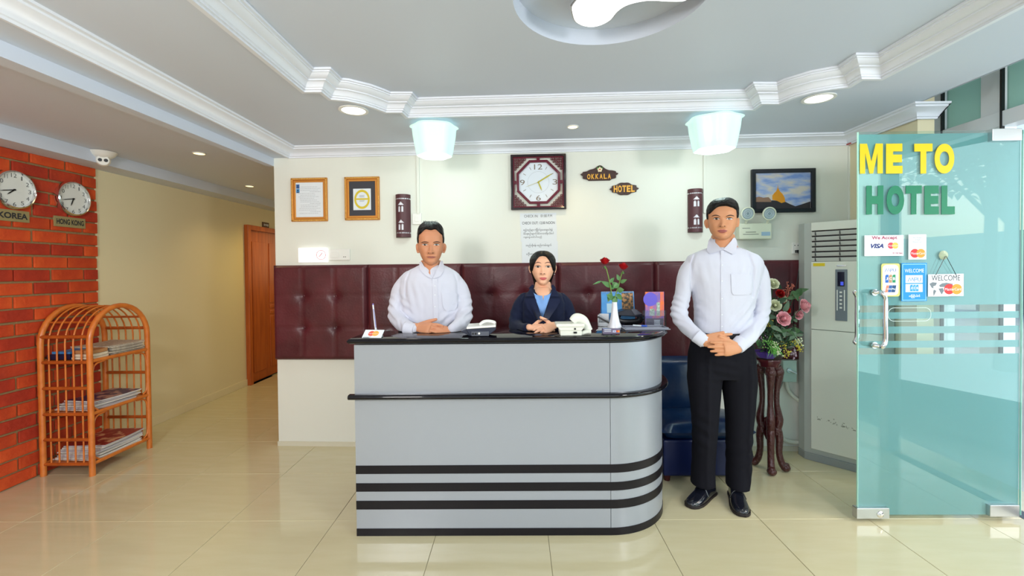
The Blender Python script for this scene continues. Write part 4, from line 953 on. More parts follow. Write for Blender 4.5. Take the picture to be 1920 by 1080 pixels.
for i in range(4): g = G(MCal); g.prism([(0.002, Hc*(.17-.05*i)), (Wc*.3, Hc*(.06-.035*i)+.002), (Wc*.3, Hc*(.045-.035*i)+.002), (.002, Hc*(.15-.05*i))], 0, .0008+.0001*i) if i < 2 else None; B(g, 'white_stripe', m_paper, root) if i < 2 else None
g = G(); g.add([BL, BR, BR+Vector((0, .07, 0)), BL+Vector((0, .07, 0)), TL, TR, TL+Vector((0, .004, 0)), TR+Vector((0, .004, 0))], [(3, 2, 7, 6)]); o = B(g, 'rear_leg', mat('calendar_blue', s(60, 140, 214), .4), root); o.modifiers.new('t', 'SOLIDIFY').thickness = .002
# black card machine with a curved arm, brochure holder, tray with pen
p = D(1185, 611); k_ = Y(1185, 600, p.y+.03).x-Y(1184, 600, p.y+.03).x
root = E('card_reader', p+Vector((0, .06, 0)), 'black desk card machine behind the clear tray', 'card machine')
M = Matrix.Translation(p+Vector((0, .05, .008)))
g = ex([(-22*k_, 22*k_), (-8*k_, 26*k_), (16*k_, 25*k_), (24*k_, 18*k_), (24*k_, 12*k_), (-22*k_, 15*k_)], 0, .09, M); B(g, 'head', mat('machine_grey', s(34, 36, 50), .3), root, bevel=.004)
g = G(M); g.tube([(-20*k_, .04, 18*k_), (-21*k_, .04, 8*k_), (-14*k_, .04, 3*k_), (4*k_, .04, 2*k_), (22*k_, .04, 4*k_), (23*k_, .04, 14*k_)], [.016, .012, .010, .010, .012, .014], 10, smooth=4, ell=(.7, 1.6), up=(0, 1, 0)); B(g, 'curved_base', m_black, root, smooth=60)
g = ex([(2*k_, 27*k_), (10*k_, 27.5*k_), (23*k_, 18*k_), (9*k_, 16*k_)], -.004, .0, M); B(g, 'keypad_flap', mat('machine_flap', s(96, 98, 110), .3), root, bevel=.001)
p = D(1229, 613); k_ = Y(1229, 600, p.y).x-Y(1228, 600, p.y).x; M = Matrix.Translation(p)
root = E('brochure_holder', p, 'clear acrylic brochure holder at the rounded counter end', 'brochure holder')
m_acr = glass('clear_acrylic_sheet', (.86, .88, .9))
hw = 20*k_; hh = 31*k_
for bxx in ((-hw, hw, -.003, 0, 0, hh), (-hw, hw, .035, .038, 0, hh), (-hw-.002, -hw, -.003, .038, 0, hh), (hw, hw+.002, -.003, .038, 0, hh), (-hw, hw, 0, .035, 0, .003)): g = G(M); g.box(*bxx); B(g, 'clear_wall', m_acr, root)
MF = M @ Matrix.Translation((0, .006, 0)) @ Matrix.Rotation(pi/2, 4, 'X')
g = G(MF); g.box(-18*k_, 17*k_, .003, 66*k_, -.012, 0)
o = B(g, 'brochure', mat('brochure_print', s(120, 96, 176), .4, vary=(16, s(226, 120, 60), (1, 1, .6), .45, .6)), base=p+Vector((0, .006, .003)), label='colourful purple and orange brochure standing in the clear holder', cat='brochure')
g = G(MF); g.disc(13*k_, 0, .0008, 28, (-9*k_, 52*k_)); B(g, 'printed_circle', mat('print_violet', s(96, 84, 200), .4), o)
g = G(MF); g.box(10*k_, 12.5*k_, 20*k_, 65*k_, 0, .0009); g.box(14*k_, 16*k_, 20*k_, 65*k_, 0, .0009); B(g, 'printed_stripes', mat('print_orange', s(236, 110, 50), .4), o)
g = G(MF); g.box(-17*k_, 16*k_, 1*k_, 16*k_, 0, .0009); B(g, 'printed_panel', mat('print_grey', s(90, 84, 100), .4), o)
g = G(MF); g.box(-10*k_, -1*k_, 21*k_, 34*k_, 0, .001); g.box(3*k_, 9*k_, 21*k_, 46*k_, 0, .001); B(g, 'printed_pictures', mat('print_pale', s(190, 206, 200), .4, vary=(80, s(90, 120, 90))), o)
g = G(MF)
for i in range(4): g.box(-2*k_, 9*k_, (12-2.6*i)*k_, (13-2.6*i)*k_, .0009, .0014)
B(g, 'printed_lines', m_paper, o)
a = D(1170, 618); b = D(1246, 614); root = E('counter_tray', a.lerp(b, .5), 'flat clear plastic tray on the rounded counter end', 'tray')
g = G(); g.box(a.x, b.x-.0, a.y-.03, a.y+.10, ZD, ZD+.006); B(g, 'tray_base', mat('tray_plastic', s(130, 134, 148), .15, coat=.5), root, bevel=.003)
g = G(); g.tube([(a.x+.01, a.y-.02, ZD+.009), (b.x-.01, a.y-.02, ZD+.009), (b.x-.01, a.y+.09, ZD+.009), (a.x+.01, a.y+.09, ZD+.009)], .004, 6, closed=True); B(g, 'tray_rim', mat('tray_plastic', s(130, 134, 148), .15, coat=.5), root, smooth=60)
g = G(); u0 = Z(1187, 610, ZD+.016); u1 = Z(1213, 611.5, ZD+.016); g.tube([u0, u0.lerp(u1, .65)], .0045, 8); o = B(g, 'ballpoint_pen', mat('clear_pen', s(210, 220, 230), .2), base='auto', label='clear ballpoint pen with a blue cap lying on the tray', cat='pen', smooth=60)
g = G(); g.tube([u0.lerp(u1, .62), u1], .0056, 8); B(g, 'blue_cap', mat('blue_plastic', s(50, 90, 190), .35), o, smooth=60)
a = D(1122, 612); g = G(Matrix.Translation(a+Vector((0, .02, 0))) @ Matrix.Rotation(-.25, 4, 'Z')); g.box(0, .005, 0, .09, 0, .065); g.box(0, .06, .086, .09, 0, .065); g.box(0, .06, 0, .005, 0, .02)
root = B(g, 'leaflet_rack', m_steel, base=a, label='small grey metal leaflet rack left of the white vase', cat='rack')
q0 = Y(1121, 594, a.y+.01); q1 = Y(1143, 606, a.y-.02); g = G(); g.tube([q0, q1], .007, 4); B(g, 'black_bar', m_black, root)

# ================================================================== rattan rack
m_rat = mat('rattan_cane', s(214, 124, 52), .35, coat=.3, vary=(18, s(196, 102, 36)))
m_rat2 = mat('rattan_wrap', s(186, 94, 34), .4, vary=(18, s(160, 74, 24)))
RX0, RX1 = -3.18, -2.85; RY0, RY1 = 2.975, 3.445; RM = (RY0+RY1)/2; RR = (RY1-RY0)/2; zs = .885
root = E('rattan_magazine_rack', ((RX0+RX1)/2, RM, 0), 'orange rattan magazine rack with arched top against the brick wall', 'rack')
def arch(x, r, nm, rad=RR): 
    pts = [(x, RM-rad, 0), (x, RM-rad, .3), (x, RM-rad, .6)]+[(x, RM-rad*cos(a), zs+rad*sin(a)) for a in [pi*k/16 for k in range(17)]]+[(x, RM+rad, .6), (x, RM+rad, .3), (x, RM+rad, 0)]
    g = G(); g.tube(pts, r, 12, up=(1, 0, 0)); return B(g, nm, m_rat, root, smooth=60)
arch(RX0, .018, 'arch_frame'); arch(RX1, .018, 'arch_frame')
shelfz = [.079, .413, .765]
for zc in (.079, .243, .413, .587, .76, .93):
    for yy in (RY0, RY1):
        g = G(); g.tube([(RX0, yy, zc), (RX1, yy, zc)], .012, 9); B(g, 'cross_bar', m_rat2, root, smooth=60)
for k in range(5):
    x = RX0+.055+(RX1-RX0-.11)*k/4; pts = [(x, RY0, .079), (x, RY0, .5)]+[(x, RM-RR*cos(a), zs+RR*sin(a)) for a in [pi*j/16 for j in range(17)]]+[(x, RY1, .5), (x, RY1, .079)]
    g = G(); g.tube(pts, .0055, 7, up=(1, 0, 0)); B(g, 'spindle', m_rat, root, smooth=60)
for a in (pi*.22, pi*.5, pi*.78): g = G(); y, z = RM-RR*cos(a), zs+RR*sin(a)-.014; g.tube([(RX0, y, z), (RX1, y, z)], .008, 7); B(g, 'arch_bar', m_rat2, root, smooth=60)
for zc in shelfz:
    for x in (RX0, RX1): g = G(); g.tube([(x, RY0, zc), (x, RY1, zc)], .013, 9); B(g, 'shelf_rail', m_rat, root, smooth=60)
    g = G(); g.box(RX0+.008, RX1-.008, RY0+.008, RY1-.008, zc-.002, zc+.006); B(g, 'shelf_board', m_rat, root)
for zc in (shelfz[1], shelfz[2]):
    for yy, sg in ((RY0, 1), (RY1, -1)):
        g = G(); g.tube([(RX1, yy+sg*.012, zc-.12), (RX1, yy+sg*.022, zc-.05), (RX1, yy+sg*.05, zc-.022), (RX1, yy+sg*.11, zc-.014)], .0065, 6, smooth=4, up=(1, 0, 0)); B(g, 'corner_cane', m_rat, root, smooth=60)
for zc in (shelfz[0], shelfz[1]):
    g = G(); g.tube([(RX1, RY1-.012, zc+.10), (RX1, RY1-.02, zc+.04), (RX1, RY1-.05, zc+.016)], .0065, 6, smooth=4, up=(1, 0, 0)); B(g, 'corner_cane', m_rat, root, smooth=60)
    g = G(); g.tube([(RX1, RY0+.012, zc+.10), (RX1, RY0+.02, zc+.04), (RX1, RY0+.05, zc+.016)], .0065, 6, smooth=4, up=(1, 0, 0)); B(g, 'corner_cane', m_rat, root, smooth=60)
# papers and books on the shelves
def slab(nm, x0, x1, y0, y1, z, t, m, rot, label, cat, grp, sag=.0, cover=None):
    c = ((x0+x1)/2, (y0+y1)/2); M = Matrix.Translation((c[0], c[1], z)) @ Matrix.Rotation(rot, 4, 'Z'); hx, hy = (x1-x0)/2, (y1-y0)/2
    g = G(M); n = 8; v = []; f = []
    for k, zz_ in enumerate((0, t)):
        for j in range(n+1):
            for i in (-1, 1): yy = -hy+2*hy*j/n; v.append((i*hx, yy, zz_+.004*(yy/hy)**2))
    L = 2*(n+1)
    for j in range(n): f += [(2*j, 2*j+1, 2*j+3, 2*j+2), (L+2*j, L+2*j+2, L+2*j+3, L+2*j+1), (2*j, 2*j+2, L+2*j+2, L+2*j), (2*j+1, L+2*j+1, L+2*j+3, 2*j+3)]
    f += [(0, L, L+1, 1), (2*n, 2*n+1, L+2*n+1, L+2*n)]
    g.add(v, f); o = B(g, nm, m, base=(c[0], c[1], z), label=label, cat=cat, group=grp)
    if cover:
        g = G(M); v = [(i*hx*.98, -hy*.98+1.96*hy*j/n, t+.0006+.004*(.98*(-1+2*j/n))**2) for j in range(n+1) for i in (-1, 1)]
        g.add(v, [(2*j, 2*j+1, 2*j+3, 2*j+2) for j in range(n)]); B(g, 'cover', cover, o, recalc=False)
    return o
m_news = [mat('newsprint_%d' % i, c, .8, vary=(60, c2, (1, 1, .3), .45, .55)) for i, (c, c2) in enumerate(((s(198, 186, 168), s(176, 164, 150)), (s(172, 160, 146), s(150, 140, 128)), (s(212, 204, 190), s(190, 180, 168))))]
top = shelfz[2]+.0068; z = top; ords = ('lowest', 'second lowest', 'third from the bottom', 'fourth from the bottom', 'middle', 'fifth from the top', 'fourth from the top', 'third from the top', 'second from the top', 'topmost')
for i in range(10):
    slab('newspaper', RX0+.04+random.uniform(0, .012), RX1-.006+random.uniform(-.01, .008), RY0+.17+random.uniform(-.02, .02), RY1-.02+random.uniform(-.012, .012), z, .0052, m_news[i % 3], random.uniform(-.06, .06), '%s folded newspaper of the stack on the top rack shelf' % ords[i], 'newspaper', 'newspapers on the top rack shelf', .002+.0011*i)
    z += .0066
m_navy = mat('navy_cover', s(20, 26, 60), .4); m_sky = mat('sky_cover', s(70, 150, 200), .4, vary=(30, s(30, 90, 170))); m_pages = mat('page_edges', s(216, 204, 180), .8); m_tan = mat('tan_cover', s(176, 128, 84), .6)
slab('book', RX0+.025, RX1-.15, RY0+.016, RY0+.165, top, .034, m_navy, .02, 'thick navy blue book at the near end of the top rack shelf', 'book', 'books on the top rack shelf')
slab('book', RX0+.055, RX1-.15, RY0+.02, RY0+.16, top+.0365, .016, m_sky, -.03, 'thin sky blue book lying on the navy book', 'book', 'books on the top rack shelf')
slab('book', RX1-.138, RX1-.018, RY0+.016, RY0+.16, top, .014, m_pages, .0, 'lower cream edged book beside the navy book', 'book', 'books on the top rack shelf')
slab('book', RX1-.136, RX1-.016, RY0+.018, RY0+.155, top+.0165, .018, m_pages, .01, 'upper cream edged book beside the navy book', 'book', 'books on the top rack shelf')
slab('book', RX1-.13, RX1-.016, RY0+.02, RY0+.15, top+.037, .022, m_tan, -.02, 'tan covered book on top of the two cream edged books', 'book', 'books on the top rack shelf')
mags = [mat('magazine_%d' % i, c, .45) for i, c in enumerate((s(214, 210, 206), s(196, 192, 200), s(224, 222, 216)))]
m_mc1 = mat('magazine_purple', s(66, 50, 96), .4, vary=(16, s(190, 150, 140), (1, 1, 1), .5, .56)); m_mc2 = mat('magazine_red', s(150, 40, 44), .4, vary=(14, s(214, 160, 120), (1, 1, 1), .54, .6))
z = shelfz[1]+.0068
for i in range(6):
    slab('magazine', RX0+.035+random.uniform(0, .02), RX1-.012+random.uniform(-.03, .004), RY0+.04+.012*i, RY1-.09+.012*i+random.uniform(-.01, .01), z, .0066, mags[i % 3], random.uniform(-.16, .1), '%s magazine of the stack on the middle rack shelf' % ('lowest', 'second lowest', 'third from the bottom', 'third from the top', 'second from the top', 'purple covered topmost')[i], 'magazine', 'magazines on the middle rack shelf', .004+.003*i, m_mc1 if i == 5 else None); z += .0084
z = shelfz[0]+.0068
for i in range(9):
    slab('magazine', RX0+.03+random.uniform(0, .02), RX1-.008+random.uniform(-.025, .006), RY0+.03+.008*i, RY1-.07+.006*i+random.uniform(-.01, .01), z, .0072, mags[(i*2) % 3], random.uniform(-.08, .08), '%s magazine of the stack on the bottom rack shelf' % ('lowest', 'second lowest', 'third from the bottom', 'fourth from the bottom', 'middle', 'fourth from the top', 'third from the top', 'second from the top', 'red covered topmost')[i], 'magazine', 'magazines on the bottom rack shelf', .003+.002*i, m_mc2 if i == 8 else None); z += .0086

# ================================================================== blue chair
m_blue = mat('blue_leather', s(14, 44, 84), .28, spec=.6, bump=(14, .25)); m_blue2 = mat('blue_leather_base', s(10, 26, 74), .4)
yb0 = Z(1300, 905, 0).y; bx0 = .90; bx1 = Y(1414, 820, yb0).x
root = E('lounge_chair', ((bx0+bx1)/2, yb0+.2, 0), 'dark blue leather armless lounge chair behind the standing man', 'chair')
g = G(); g.box(bx0+.01, bx1-.02, yb0+.01, yb0+.34, .035, .265); B(g, 'base', m_blue2, root, bevel=.012)
zs0 = Y(1300, 824, yb0).z; zs1 = Y(1300, 792, yb0+.02).z
def pillow(x0, x1, y0, y1, z0, z1, bulge, ax=2, n=16):
    g = G(); v = []; 
    for j in range(n+1):
        for i in range(n+1):
            s_, t = i/n, j/n; e = (max(0, 1-(2*s_-1)**6)*max(0, 1-(2*t-1)**6))**.35
            if ax == 2: v.append((x0+(x1-x0)*s_, y0+(y1-y0)*t, z1-(z1-z0)*.5*(1-e)+bulge*sin(pi*s_)*sin(pi*t)))
            else: v.append((x0+(x1-x0)*s_, y0+(y1-y0)*.5*(1-e)-bulge*sin(pi*s_)*sin(pi*t), z0+(z1-z0)*t))
    L = len(v)
    for j in range(n+1):
        for i in range(n+1):
            s_, t = i/n, j/n; e = (max(0, 1-(2*s_-1)**6)*max(0, 1-(2*t-1)**6))**.35
            if ax == 2: v.append((x0+(x1-x0)*s_, y0+(y1-y0)*t, z0+(z1-z0)*.5*(1-e)))
            else: v.append((x0+(x1-x0)*s_, y1-(y1-y0)*.5*(1-e), z0+(z1-z0)*t))
    k = n+1; f = []
    for j in range(n):
        for i in range(n): a, b, c, d = j*k+i, j*k+i+1, (j+1)*k+i+1, (j+1)*k+i; f += [(a, b, c, d), (L+d, L+c, L+b, L+a)]
    for i in range(n): f += [(i, L+i, L+i+1, i+1), (n*k+i, n*k+i+1, L+n*k+i+1, L+n*k+i), (i*k, (i+1)*k, L+(i+1)*k, L+i*k), (i*k+n, L+i*k+n, L+(i+1)*k+n, (i+1)*k+n)]
    return g.add(v, f)
B(pillow(bx0, bx1+.01, yb0-.01, yb0+.36, zs0-.01, zs1, .018), 'seat_cushion', m_blue, root, smooth=60)
zt_ = Y(1270, 668, yb0+.36).z; xb1 = Y(1300, 700, yb0+.36).x+.03
B(pillow(bx0, xb1+.0, yb0+.315, yb0+.44, zs1-.06, zt_, .02, ax=1), 'backrest', m_blue, root, smooth=60)
for x in (bx0+.04, bx1-.06):
    for y in (yb0+.04, yb0+.30): g = G(); g.lathe([(.018, 0), (.022, .036)], 12, c=(x, y, 0)); B(g, 'foot', mat('chair_foot', s(70, 20, 20), .4), root, smooth=50)
c = Y(1411, 815, yb0+.0); g = G(); g.ball((c.x+.004, yb0+.08, c.z), (.028, .03, .03), 14, 10); B(g, 'side_knob', m_blue, root, smooth=180)

# ================================================================== carved flower stand
cs = Vector((Y(1442, 700, 3.02).x, 3.02, 0)); zt = Z(1440, 676, 0).z
zt = Y(1440, 672, 3.02-.0).z; r0 = Y(1463, 700, 3.02).x-cs.x
m_carv = mat('carved_rosewood', s(70, 26, 24), .3, coat=.4, bump=(60, 1.0))
root = E('flower_stand', cs, 'carved dark rosewood three-legged flower stand behind the standing man', 'plant stand')
g = G(); g.lathe([(0, zt-.055), (r0*.82, zt-.05), (r0*.9, zt-.03), (r0*.98, zt-.018), (r0*1.0, zt-.004), (r0*.97, zt), (0, zt)], 40, c=cs, lobes=6, amp=.015); B(g, 'round_top', m_dwood, root, smooth=40)
for i, a in enumerate((math.radians(-20), math.radians(250), math.radians(130))):
    def q(r, z): return cs+Vector((r*cos(a), r*sin(a), z))
    R_ = r0
    g = G(); g.tube([q(R_*.62, zt-.05), q(R_*.78, zt-.10), q(R_*.62, zt-.2), q(R_*.60, zt-.30), q(R_*.78, zt-.40), q(R_*.66, zt-.46), q(R_*.55, zt-.50)], [.026, .028, .018, .017, .026, .024, .022], 10, smooth=5); g.ball(q(R_*.74, zt-.085), (.034, .034, .036), 12, 8); leg = B(g, 'leg', m_carv, root, smooth=60)
    g = G(); g.tube([q(R_*.35, zt-.455), q(R_*.66, zt-.47), q(R_*.80, zt-.53), q(R_*.78, .12), q(R_*1.0, .05), q(R_*1.28, .03), q(R_*1.35, .055)], [.018, .026, .024, .020, .022, .026, .016], 10, smooth=5); g.ball(q(R_*1.28, .026), (.03, .03, .026), 12, 8); B(g, 'scroll_foot', m_carv, root, smooth=60)
g = G(); g.lathe([(0, zt-.55), (.02, zt-.54), (.034, zt-.50), (.022, zt-.47), (.036, zt-.43), (.03, zt-.40), (0, zt-.38)], 20, c=cs); B(g, 'centre_finial', m_dwood, root, smooth=60)
# ================================================================== silk flower arrangement
fb = cs+Vector((0, 0, zt+.0008)); root = E('flower_arrangement', fb, 'basket of pink, red and white silk roses on the carved stand', 'flowers')
g = G(); g.lathe([(0, 0), (.07, 0), (.095, .035), (.088, .037), (.06, .01), (0, .01)], 28, c=fb); B(g, 'basket', mat('dark_basket', s(44, 34, 34), .5), root, smooth=40)
g = G(); g.lathe([(0, .012), (.05, .012), (.075, .04), (.078, .052), (.066, .045), (0, .04)], 24, c=fb+Vector((-.03, -.03, 0)), lobes=9, amp=.09); B(g, 'purple_wrap', mat('purple_wrap', s(80, 56, 140), .35), root, smooth=40)
pk = mat('pink_petal', s(250, 198, 204), .5, vary=(14, s(240, 160, 174))); rd = mat('red_petal', s(196, 24, 22), .5, vary=(14, s(150, 10, 14))); wh = mat('white_petal', s(232, 234, 206), .5, vary=(14, s(220, 224, 190)))
gl = [mat('silk_leaf_%d' % i, c, .5) for i, c in enumerate((s(60, 96, 56), s(40, 70, 44), s(96, 120, 96), s(120, 140, 50)))]
dF = cs.y
def fl(u, v, dd, R, m, seed, face=(0, -1, .45)):
    c = Y(u, v, dF+dd); base = fb+Vector((random.uniform(-.04, .04), random.uniform(-.03, .03), .03))
    g = G(); g.tube([base, base.lerp(c, .5)+Vector((0, .0, .05)), c], .0035, 5, smooth=4); B(g, 'stem', gl[1], root, smooth=60)
    g = G(); petals(g, c, R, face, seed, 5, 3); B(g, 'rose', m, root, smooth=180, recalc=False)
fl(1468, 598, -.08, .044, pk, 3, (0, -1, .3)); fl(1506, 574, -.05, .043, pk, 4, (.5, -1, .3)); fl(1497, 590, -.03, .030, pk, 5, (.2, -1, -.1))
fl(1462, 551, -.02, .028, rd, 6); fl(1489, 556, -.03, .028, rd, 7, (.1, -1, 1)); fl(1474, 581, -.05, .027, rd, 8, (.3, -1, .4)); fl(1424, 552, .02, .03, rd, 9)
fl(1449, 533, -.02, .036, wh, 10, (-.2, -1, .6)); fl(1453, 573, -.04, .036, wh, 11, (-.3, -1, .3)); fl(1466, 560, .0, .030, wh, 12, (.2, -1, .6)); fl(1432, 600, .02, .034, wh, 15)
rnd = random.Random(5)
for i in range(46):
    a = rnd.uniform(-1, 1); u = 1460+rnd.uniform(-38, 36); v = rnd.uniform(545, 655)
    if u < 1432 and v < 560: continue
    c = Y(u, v, dF+rnd.uniform(-.09, .08)); g = G(); leaf(g, c, (rnd.uniform(-1, 1), rnd.uniform(-.8, .2), rnd.uniform(-.6, .7)), rnd.uniform(.045, .085), rnd.uniform(.022, .042), .2, up=(0, -1, .4)); B(g, 'silk_leaf', gl[i % 3], root, recalc=False)
for (u, v, u2, v2) in ((1500, 548, 1496, 556), (1470, 625, 1466, 612), (1485, 632, 1492, 622), (1460, 632, 1450, 622)):
    a = Y(u2, v2, dF-.07); b = Y(u, v, dF-.09); g = G(); leaf(g, a, b-a, (b-a).length+.03, .035, .1, up=(0, -1, .3)); B(g, 'silk_leaf', gl[2] if v > 600 else gl[0], root, recalc=False)
def spray(pts, m, r, n, nm, sp=.02):
    g = G(); P_ = [Y(u, v, dF+dd) for u, v, dd in pts]; base = fb+Vector((0, 0, .04)); g.tube([base]+P_, .0018, 4, smooth=4)
    for i in range(n):
        t = rnd.uniform(.25, 1)*(len(P_)-1); k = min(int(t), len(P_)-2); c = P_[k].lerp(P_[k+1], t-k)+Vector([rnd.uniform(-sp, sp) for _ in range(3)]); g.ball(c, rnd.uniform(.6, 1)*r, 6, 4)
    B(g, nm, m, root, smooth=180, kind='stuff')
yb_ = mat('yellow_berry', s(206, 192, 70), .5); wb_ = mat('pale_bud', s(226, 232, 196), .5); lv_ = mat('lilac_bud', s(180, 160, 176), .5); gr_ = mat('green_bud', s(110, 170, 80), .5); br_ = mat('rust_bud', s(196, 110, 90), .5)
spray([(1484, 640, -.04), (1496, 645, -.06), (1502, 660, -.07)], yb_, .0055, 30, 'berry_spray'); spray([(1480, 625, -.03), (1498, 638, -.05), (1505, 650, -.05)], wb_, .006, 26, 'bud_spray')
spray([(1450, 620, -.05), (1444, 608, -.06), (1440, 604, -.06)], yb_, .005, 26, 'berry_spray'); spray([(1466, 640, -.08), (1474, 655, -.1), (1478, 668, -.1)], yb_, .006, 26, 'berry_spray')
spray([(1448, 640, -.1), (1455, 650, -.12), (1462, 664, -.13)], wb_, .005, 40, 'bud_spray'); spray([(1445, 630, -.1), (1440, 645, -.12), (1450, 655, -.12)], gr_, .006, 36, 'bud_spray', .03)
spray([(1430, 640, -.03), (1426, 628, -.04), (1420, 640, -.02)], lv_, .006, 30, 'bud_spray', .03); spray([(1484, 650, -.05), (1490, 658, -.06), (1488, 668, -.06)], lv_, .008, 14, 'bud_spray')
spray([(1476, 560, .02), (1478, 545, .02), (1475, 528, .02)], br_, .0045, 20, 'rust_spray', .012); spray([(1478, 550, .02), (1484, 538, .02), (1488, 534, .02)], br_, .0045, 14, 'rust_spray', .01); spray([(1474, 553, .0), (1468, 545, .0)], br_, .005, 10, 'rust_spray', .008)
g = G()
for i in range(26):
    a = Y(1452+rnd.uniform(-8, 8), 648, dF-.11); b = Y(1455+rnd.uniform(-16, 20), 662+rnd.uniform(0, 10), dF-.14+rnd.uniform(-.01, .02)); leaf(g, a, b-a, (b-a).length, .005, .15, up=(0, -1, .2))
B(g, 'grass_blades', mat('fresh_grass', s(90, 160, 60), .5), root, recalc=False, kind='stuff')
g = G()
for i in range(320):
    u = 1452+rnd.gauss(0, 22); v = 638+rnd.gauss(0, 17)
    if v > 668 or u > 1500: continue
    c = Y(u, v, dF+rnd.uniform(-.10, .06)); leaf(g, c, (rnd.uniform(-1, 1), -.5, rnd.uniform(-.3, 1)), rnd.uniform(.02, .045), rnd.uniform(.007, .016), .2, up=(0, -1, .3))
B(g, 'filler_foliage', gl[1], root, recalc=False, kind='stuff')

# ================================================================== isolator box and pipes
x0, y0, x1, y1 = wrect(1456, 672, 1481, 711); root = E('isolator_box', PB((x0+x1)/2, y0), 'grey electrical isolator box with cable, below the silk flowers', 'switch box')
m_iso = mat('grey_green_enamel', s(150, 170, 160), .4)
g = G(MB); g.box(x0, x1, y0, y1, 0, .09); B(g, 'box', m_iso, root, bevel=.004)
g = G(MB); a = WB(1466, 690); b = WB(1478, 694); g.tube([(a[0]-.01, a[1]+.008, .1), (b[0], b[1], .105)], .006, 8); g.disc(.016, .09, .1, 16, (a[0], a[1]+.004)); B(g, 'lever', m_steel, root, smooth=50)
def pipe(pts, r, m, label, cat, nn=.04):
    P_ = [PB(*WB(u, v), nn) for u, v in pts]; g = G(); g.tube(P_, r, 10, smooth=6); return B(g, 'hose' if cat == 'hose' else 'cable', m, base='auto', smooth=60, label=label, cat=cat)
m_hose = mat('white_hose', s(206, 208, 196), .5)
pipe([(1469, 712), (1472, 728), (1484, 742), (1500, 752), (1516, 756)], .014, m_hose, 'thick white hose curving from the isolator box to the air conditioner', 'hose')
pipe([(1452, 800), (1462, 818), (1480, 826), (1516, 826)], .016, m_hose, 'white drain hose along the bottom of the back wall', 'hose', .03)
pipe([(1462, 712), (1456, 726), (1446, 740), (1438, 760)], .006, mat('grey_cable', s(120, 124, 120), .5), 'thin grey cable dropping left from the isolator box', 'cable')
x0, y0, x1, y1 = wrect(1427, 733, 1440, 765); g = G(MB); g.box(x0, x1, y0, y1, 0, .03); B(g, 'wall_box', m_white, base='auto', bevel=.003, label='small white wall box behind the carved stand legs', cat='junction box')

# ================================================================== floor standing air conditioner
A0 = Z(1520, 862, 0); A0 = Vector((A0.x, A0.y, 0)); A1 = Z(1608, 886, 0)
e1 = (Vector((A1.x, A1.y, 0))-A0).normalized(); wA = .40
ztop = Y(1521, 418, A0.y).z
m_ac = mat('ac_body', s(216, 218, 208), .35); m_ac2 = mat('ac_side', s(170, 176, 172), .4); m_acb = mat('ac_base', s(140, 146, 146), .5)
nb = Vector((-e1.y, e1.x, 0)); nb = nb if nb.y > 0 else -nb
MA = FR(A0, e1); MA_n = MA.to_3x3() @ Vector((0, 0, 1))
root = E('air_conditioner', A0+e1*wA*.5, 'tall white floor-standing air conditioner in the right corner', 'air conditioner')
C0 = A0+Vector((-.025, .03, 0)); C1 = Vector((A0.x-.02, 3.27, 0)); C2 = Vector((2.385, 3.27, 0)); C3 = A0+e1*wA
if C3.x > 2.385: C3 = A0+e1*((2.38-A0.x)/e1.x)
wA = (C3-A0).length
C2a = Vector((2.388, C3.y+.03, 0))
pl_ = [(A0.x, A0.y), (C3.x, C3.y), (C2a.x, C2a.y), (C2.x, C2.y), (C1.x, C1.y), (C0.x, C0.y)]
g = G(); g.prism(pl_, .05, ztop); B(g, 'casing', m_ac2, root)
g = G(); g.prism([(p[0]-.006*(1 if i in (0, 5, 4) else 0), p[1]-.012*(1 if i in (0, 1, 5) else 0)) for i, p in enumerate(pl_)], 0, .05); B(g, 'plinth', m_acb, root, bevel=.003)
def fa(u, v): return hit(u, v, MA)
zsp = fa(1523, 617)[1]; zg0 = fa(1524, 491)[1]; zg1 = fa(1524, 433)[1]
g = G(MA); g.box(.006, wA, .085, zsp-.002, 0, .014); B(g, 'lower_panel', m_ac, root, bevel=.003)
g = G(MA); g.box(.006, wA, zsp+.002, zg0, 0, .014); B(g, 'upper_panel', m_ac, root, bevel=.003)
g = G(MA); g.box(.006, wA, zg1, ztop, 0, .014); B(g, 'top_panel', m_ac, root, bevel=.003)
g = G(MA); g.box(.008, wA-.004, zg0, zg1, 0, .002); B(g, 'grille_void', m_black, root)
for i in range(6):
    z_ = zg0+(zg1-zg0)*(i+.42)/6; t_ = (zg1-zg0)/6
    g = G(MA @ Matrix.Translation((0, z_, .012)) @ Matrix.Rotation(.5, 4, 'X')); g.box(.008, wA-.004, -t_*.40, t_*.36, -.002, .002); sl = B(g, 'louvre', mat('louvre_grey', s(206, 208, 204), .35), root, bevel=.001)
    for xx in (.03, .17): g = G(MA); g.box(xx, xx+.006, z_-t_*.3, z_+t_*.3, .004, .02); B(g, 'louvre_clip', mat('clip_dark', s(60, 62, 66), .4), sl)
a = fa(1526, 493.5); b = fa(1548, 499); g = G(MA); g.box(a[0], b[0], b[1], a[1], .014, .0155); B(g, 'yellow_label', mat('yellow_label', s(222, 196, 30), .5), root)
a = fa(1567.5, 505); b = fa(1590, 602); g = G(MA); g.box(a[0], b[0], b[1], a[1], .014, .02); dp = B(g, 'display_panel', mat('display_grey', s(112, 122, 132), .3), root, bevel=.003)
w_ = b[0]-a[0]; h_ = a[1]-b[1]
g = G(MA); g.box(a[0]+w_*.2, a[0]+w_*.78, b[1]+h_*.67, b[1]+h_*.95, .02, .0212); B(g, 'screen', mat('ac_screen', s(16, 16, 40), .1), dp)
g = G(MA); g.box(a[0]+w_*.45, a[0]+w_*.7, b[1]+h_*.69, b[1]+h_*.76, .0212, .0216); B(g, 'lit_digits', mat('ac_digits', s(40, 60, 200), .3, emit=(.1, .15, .9), es=.6), dp)
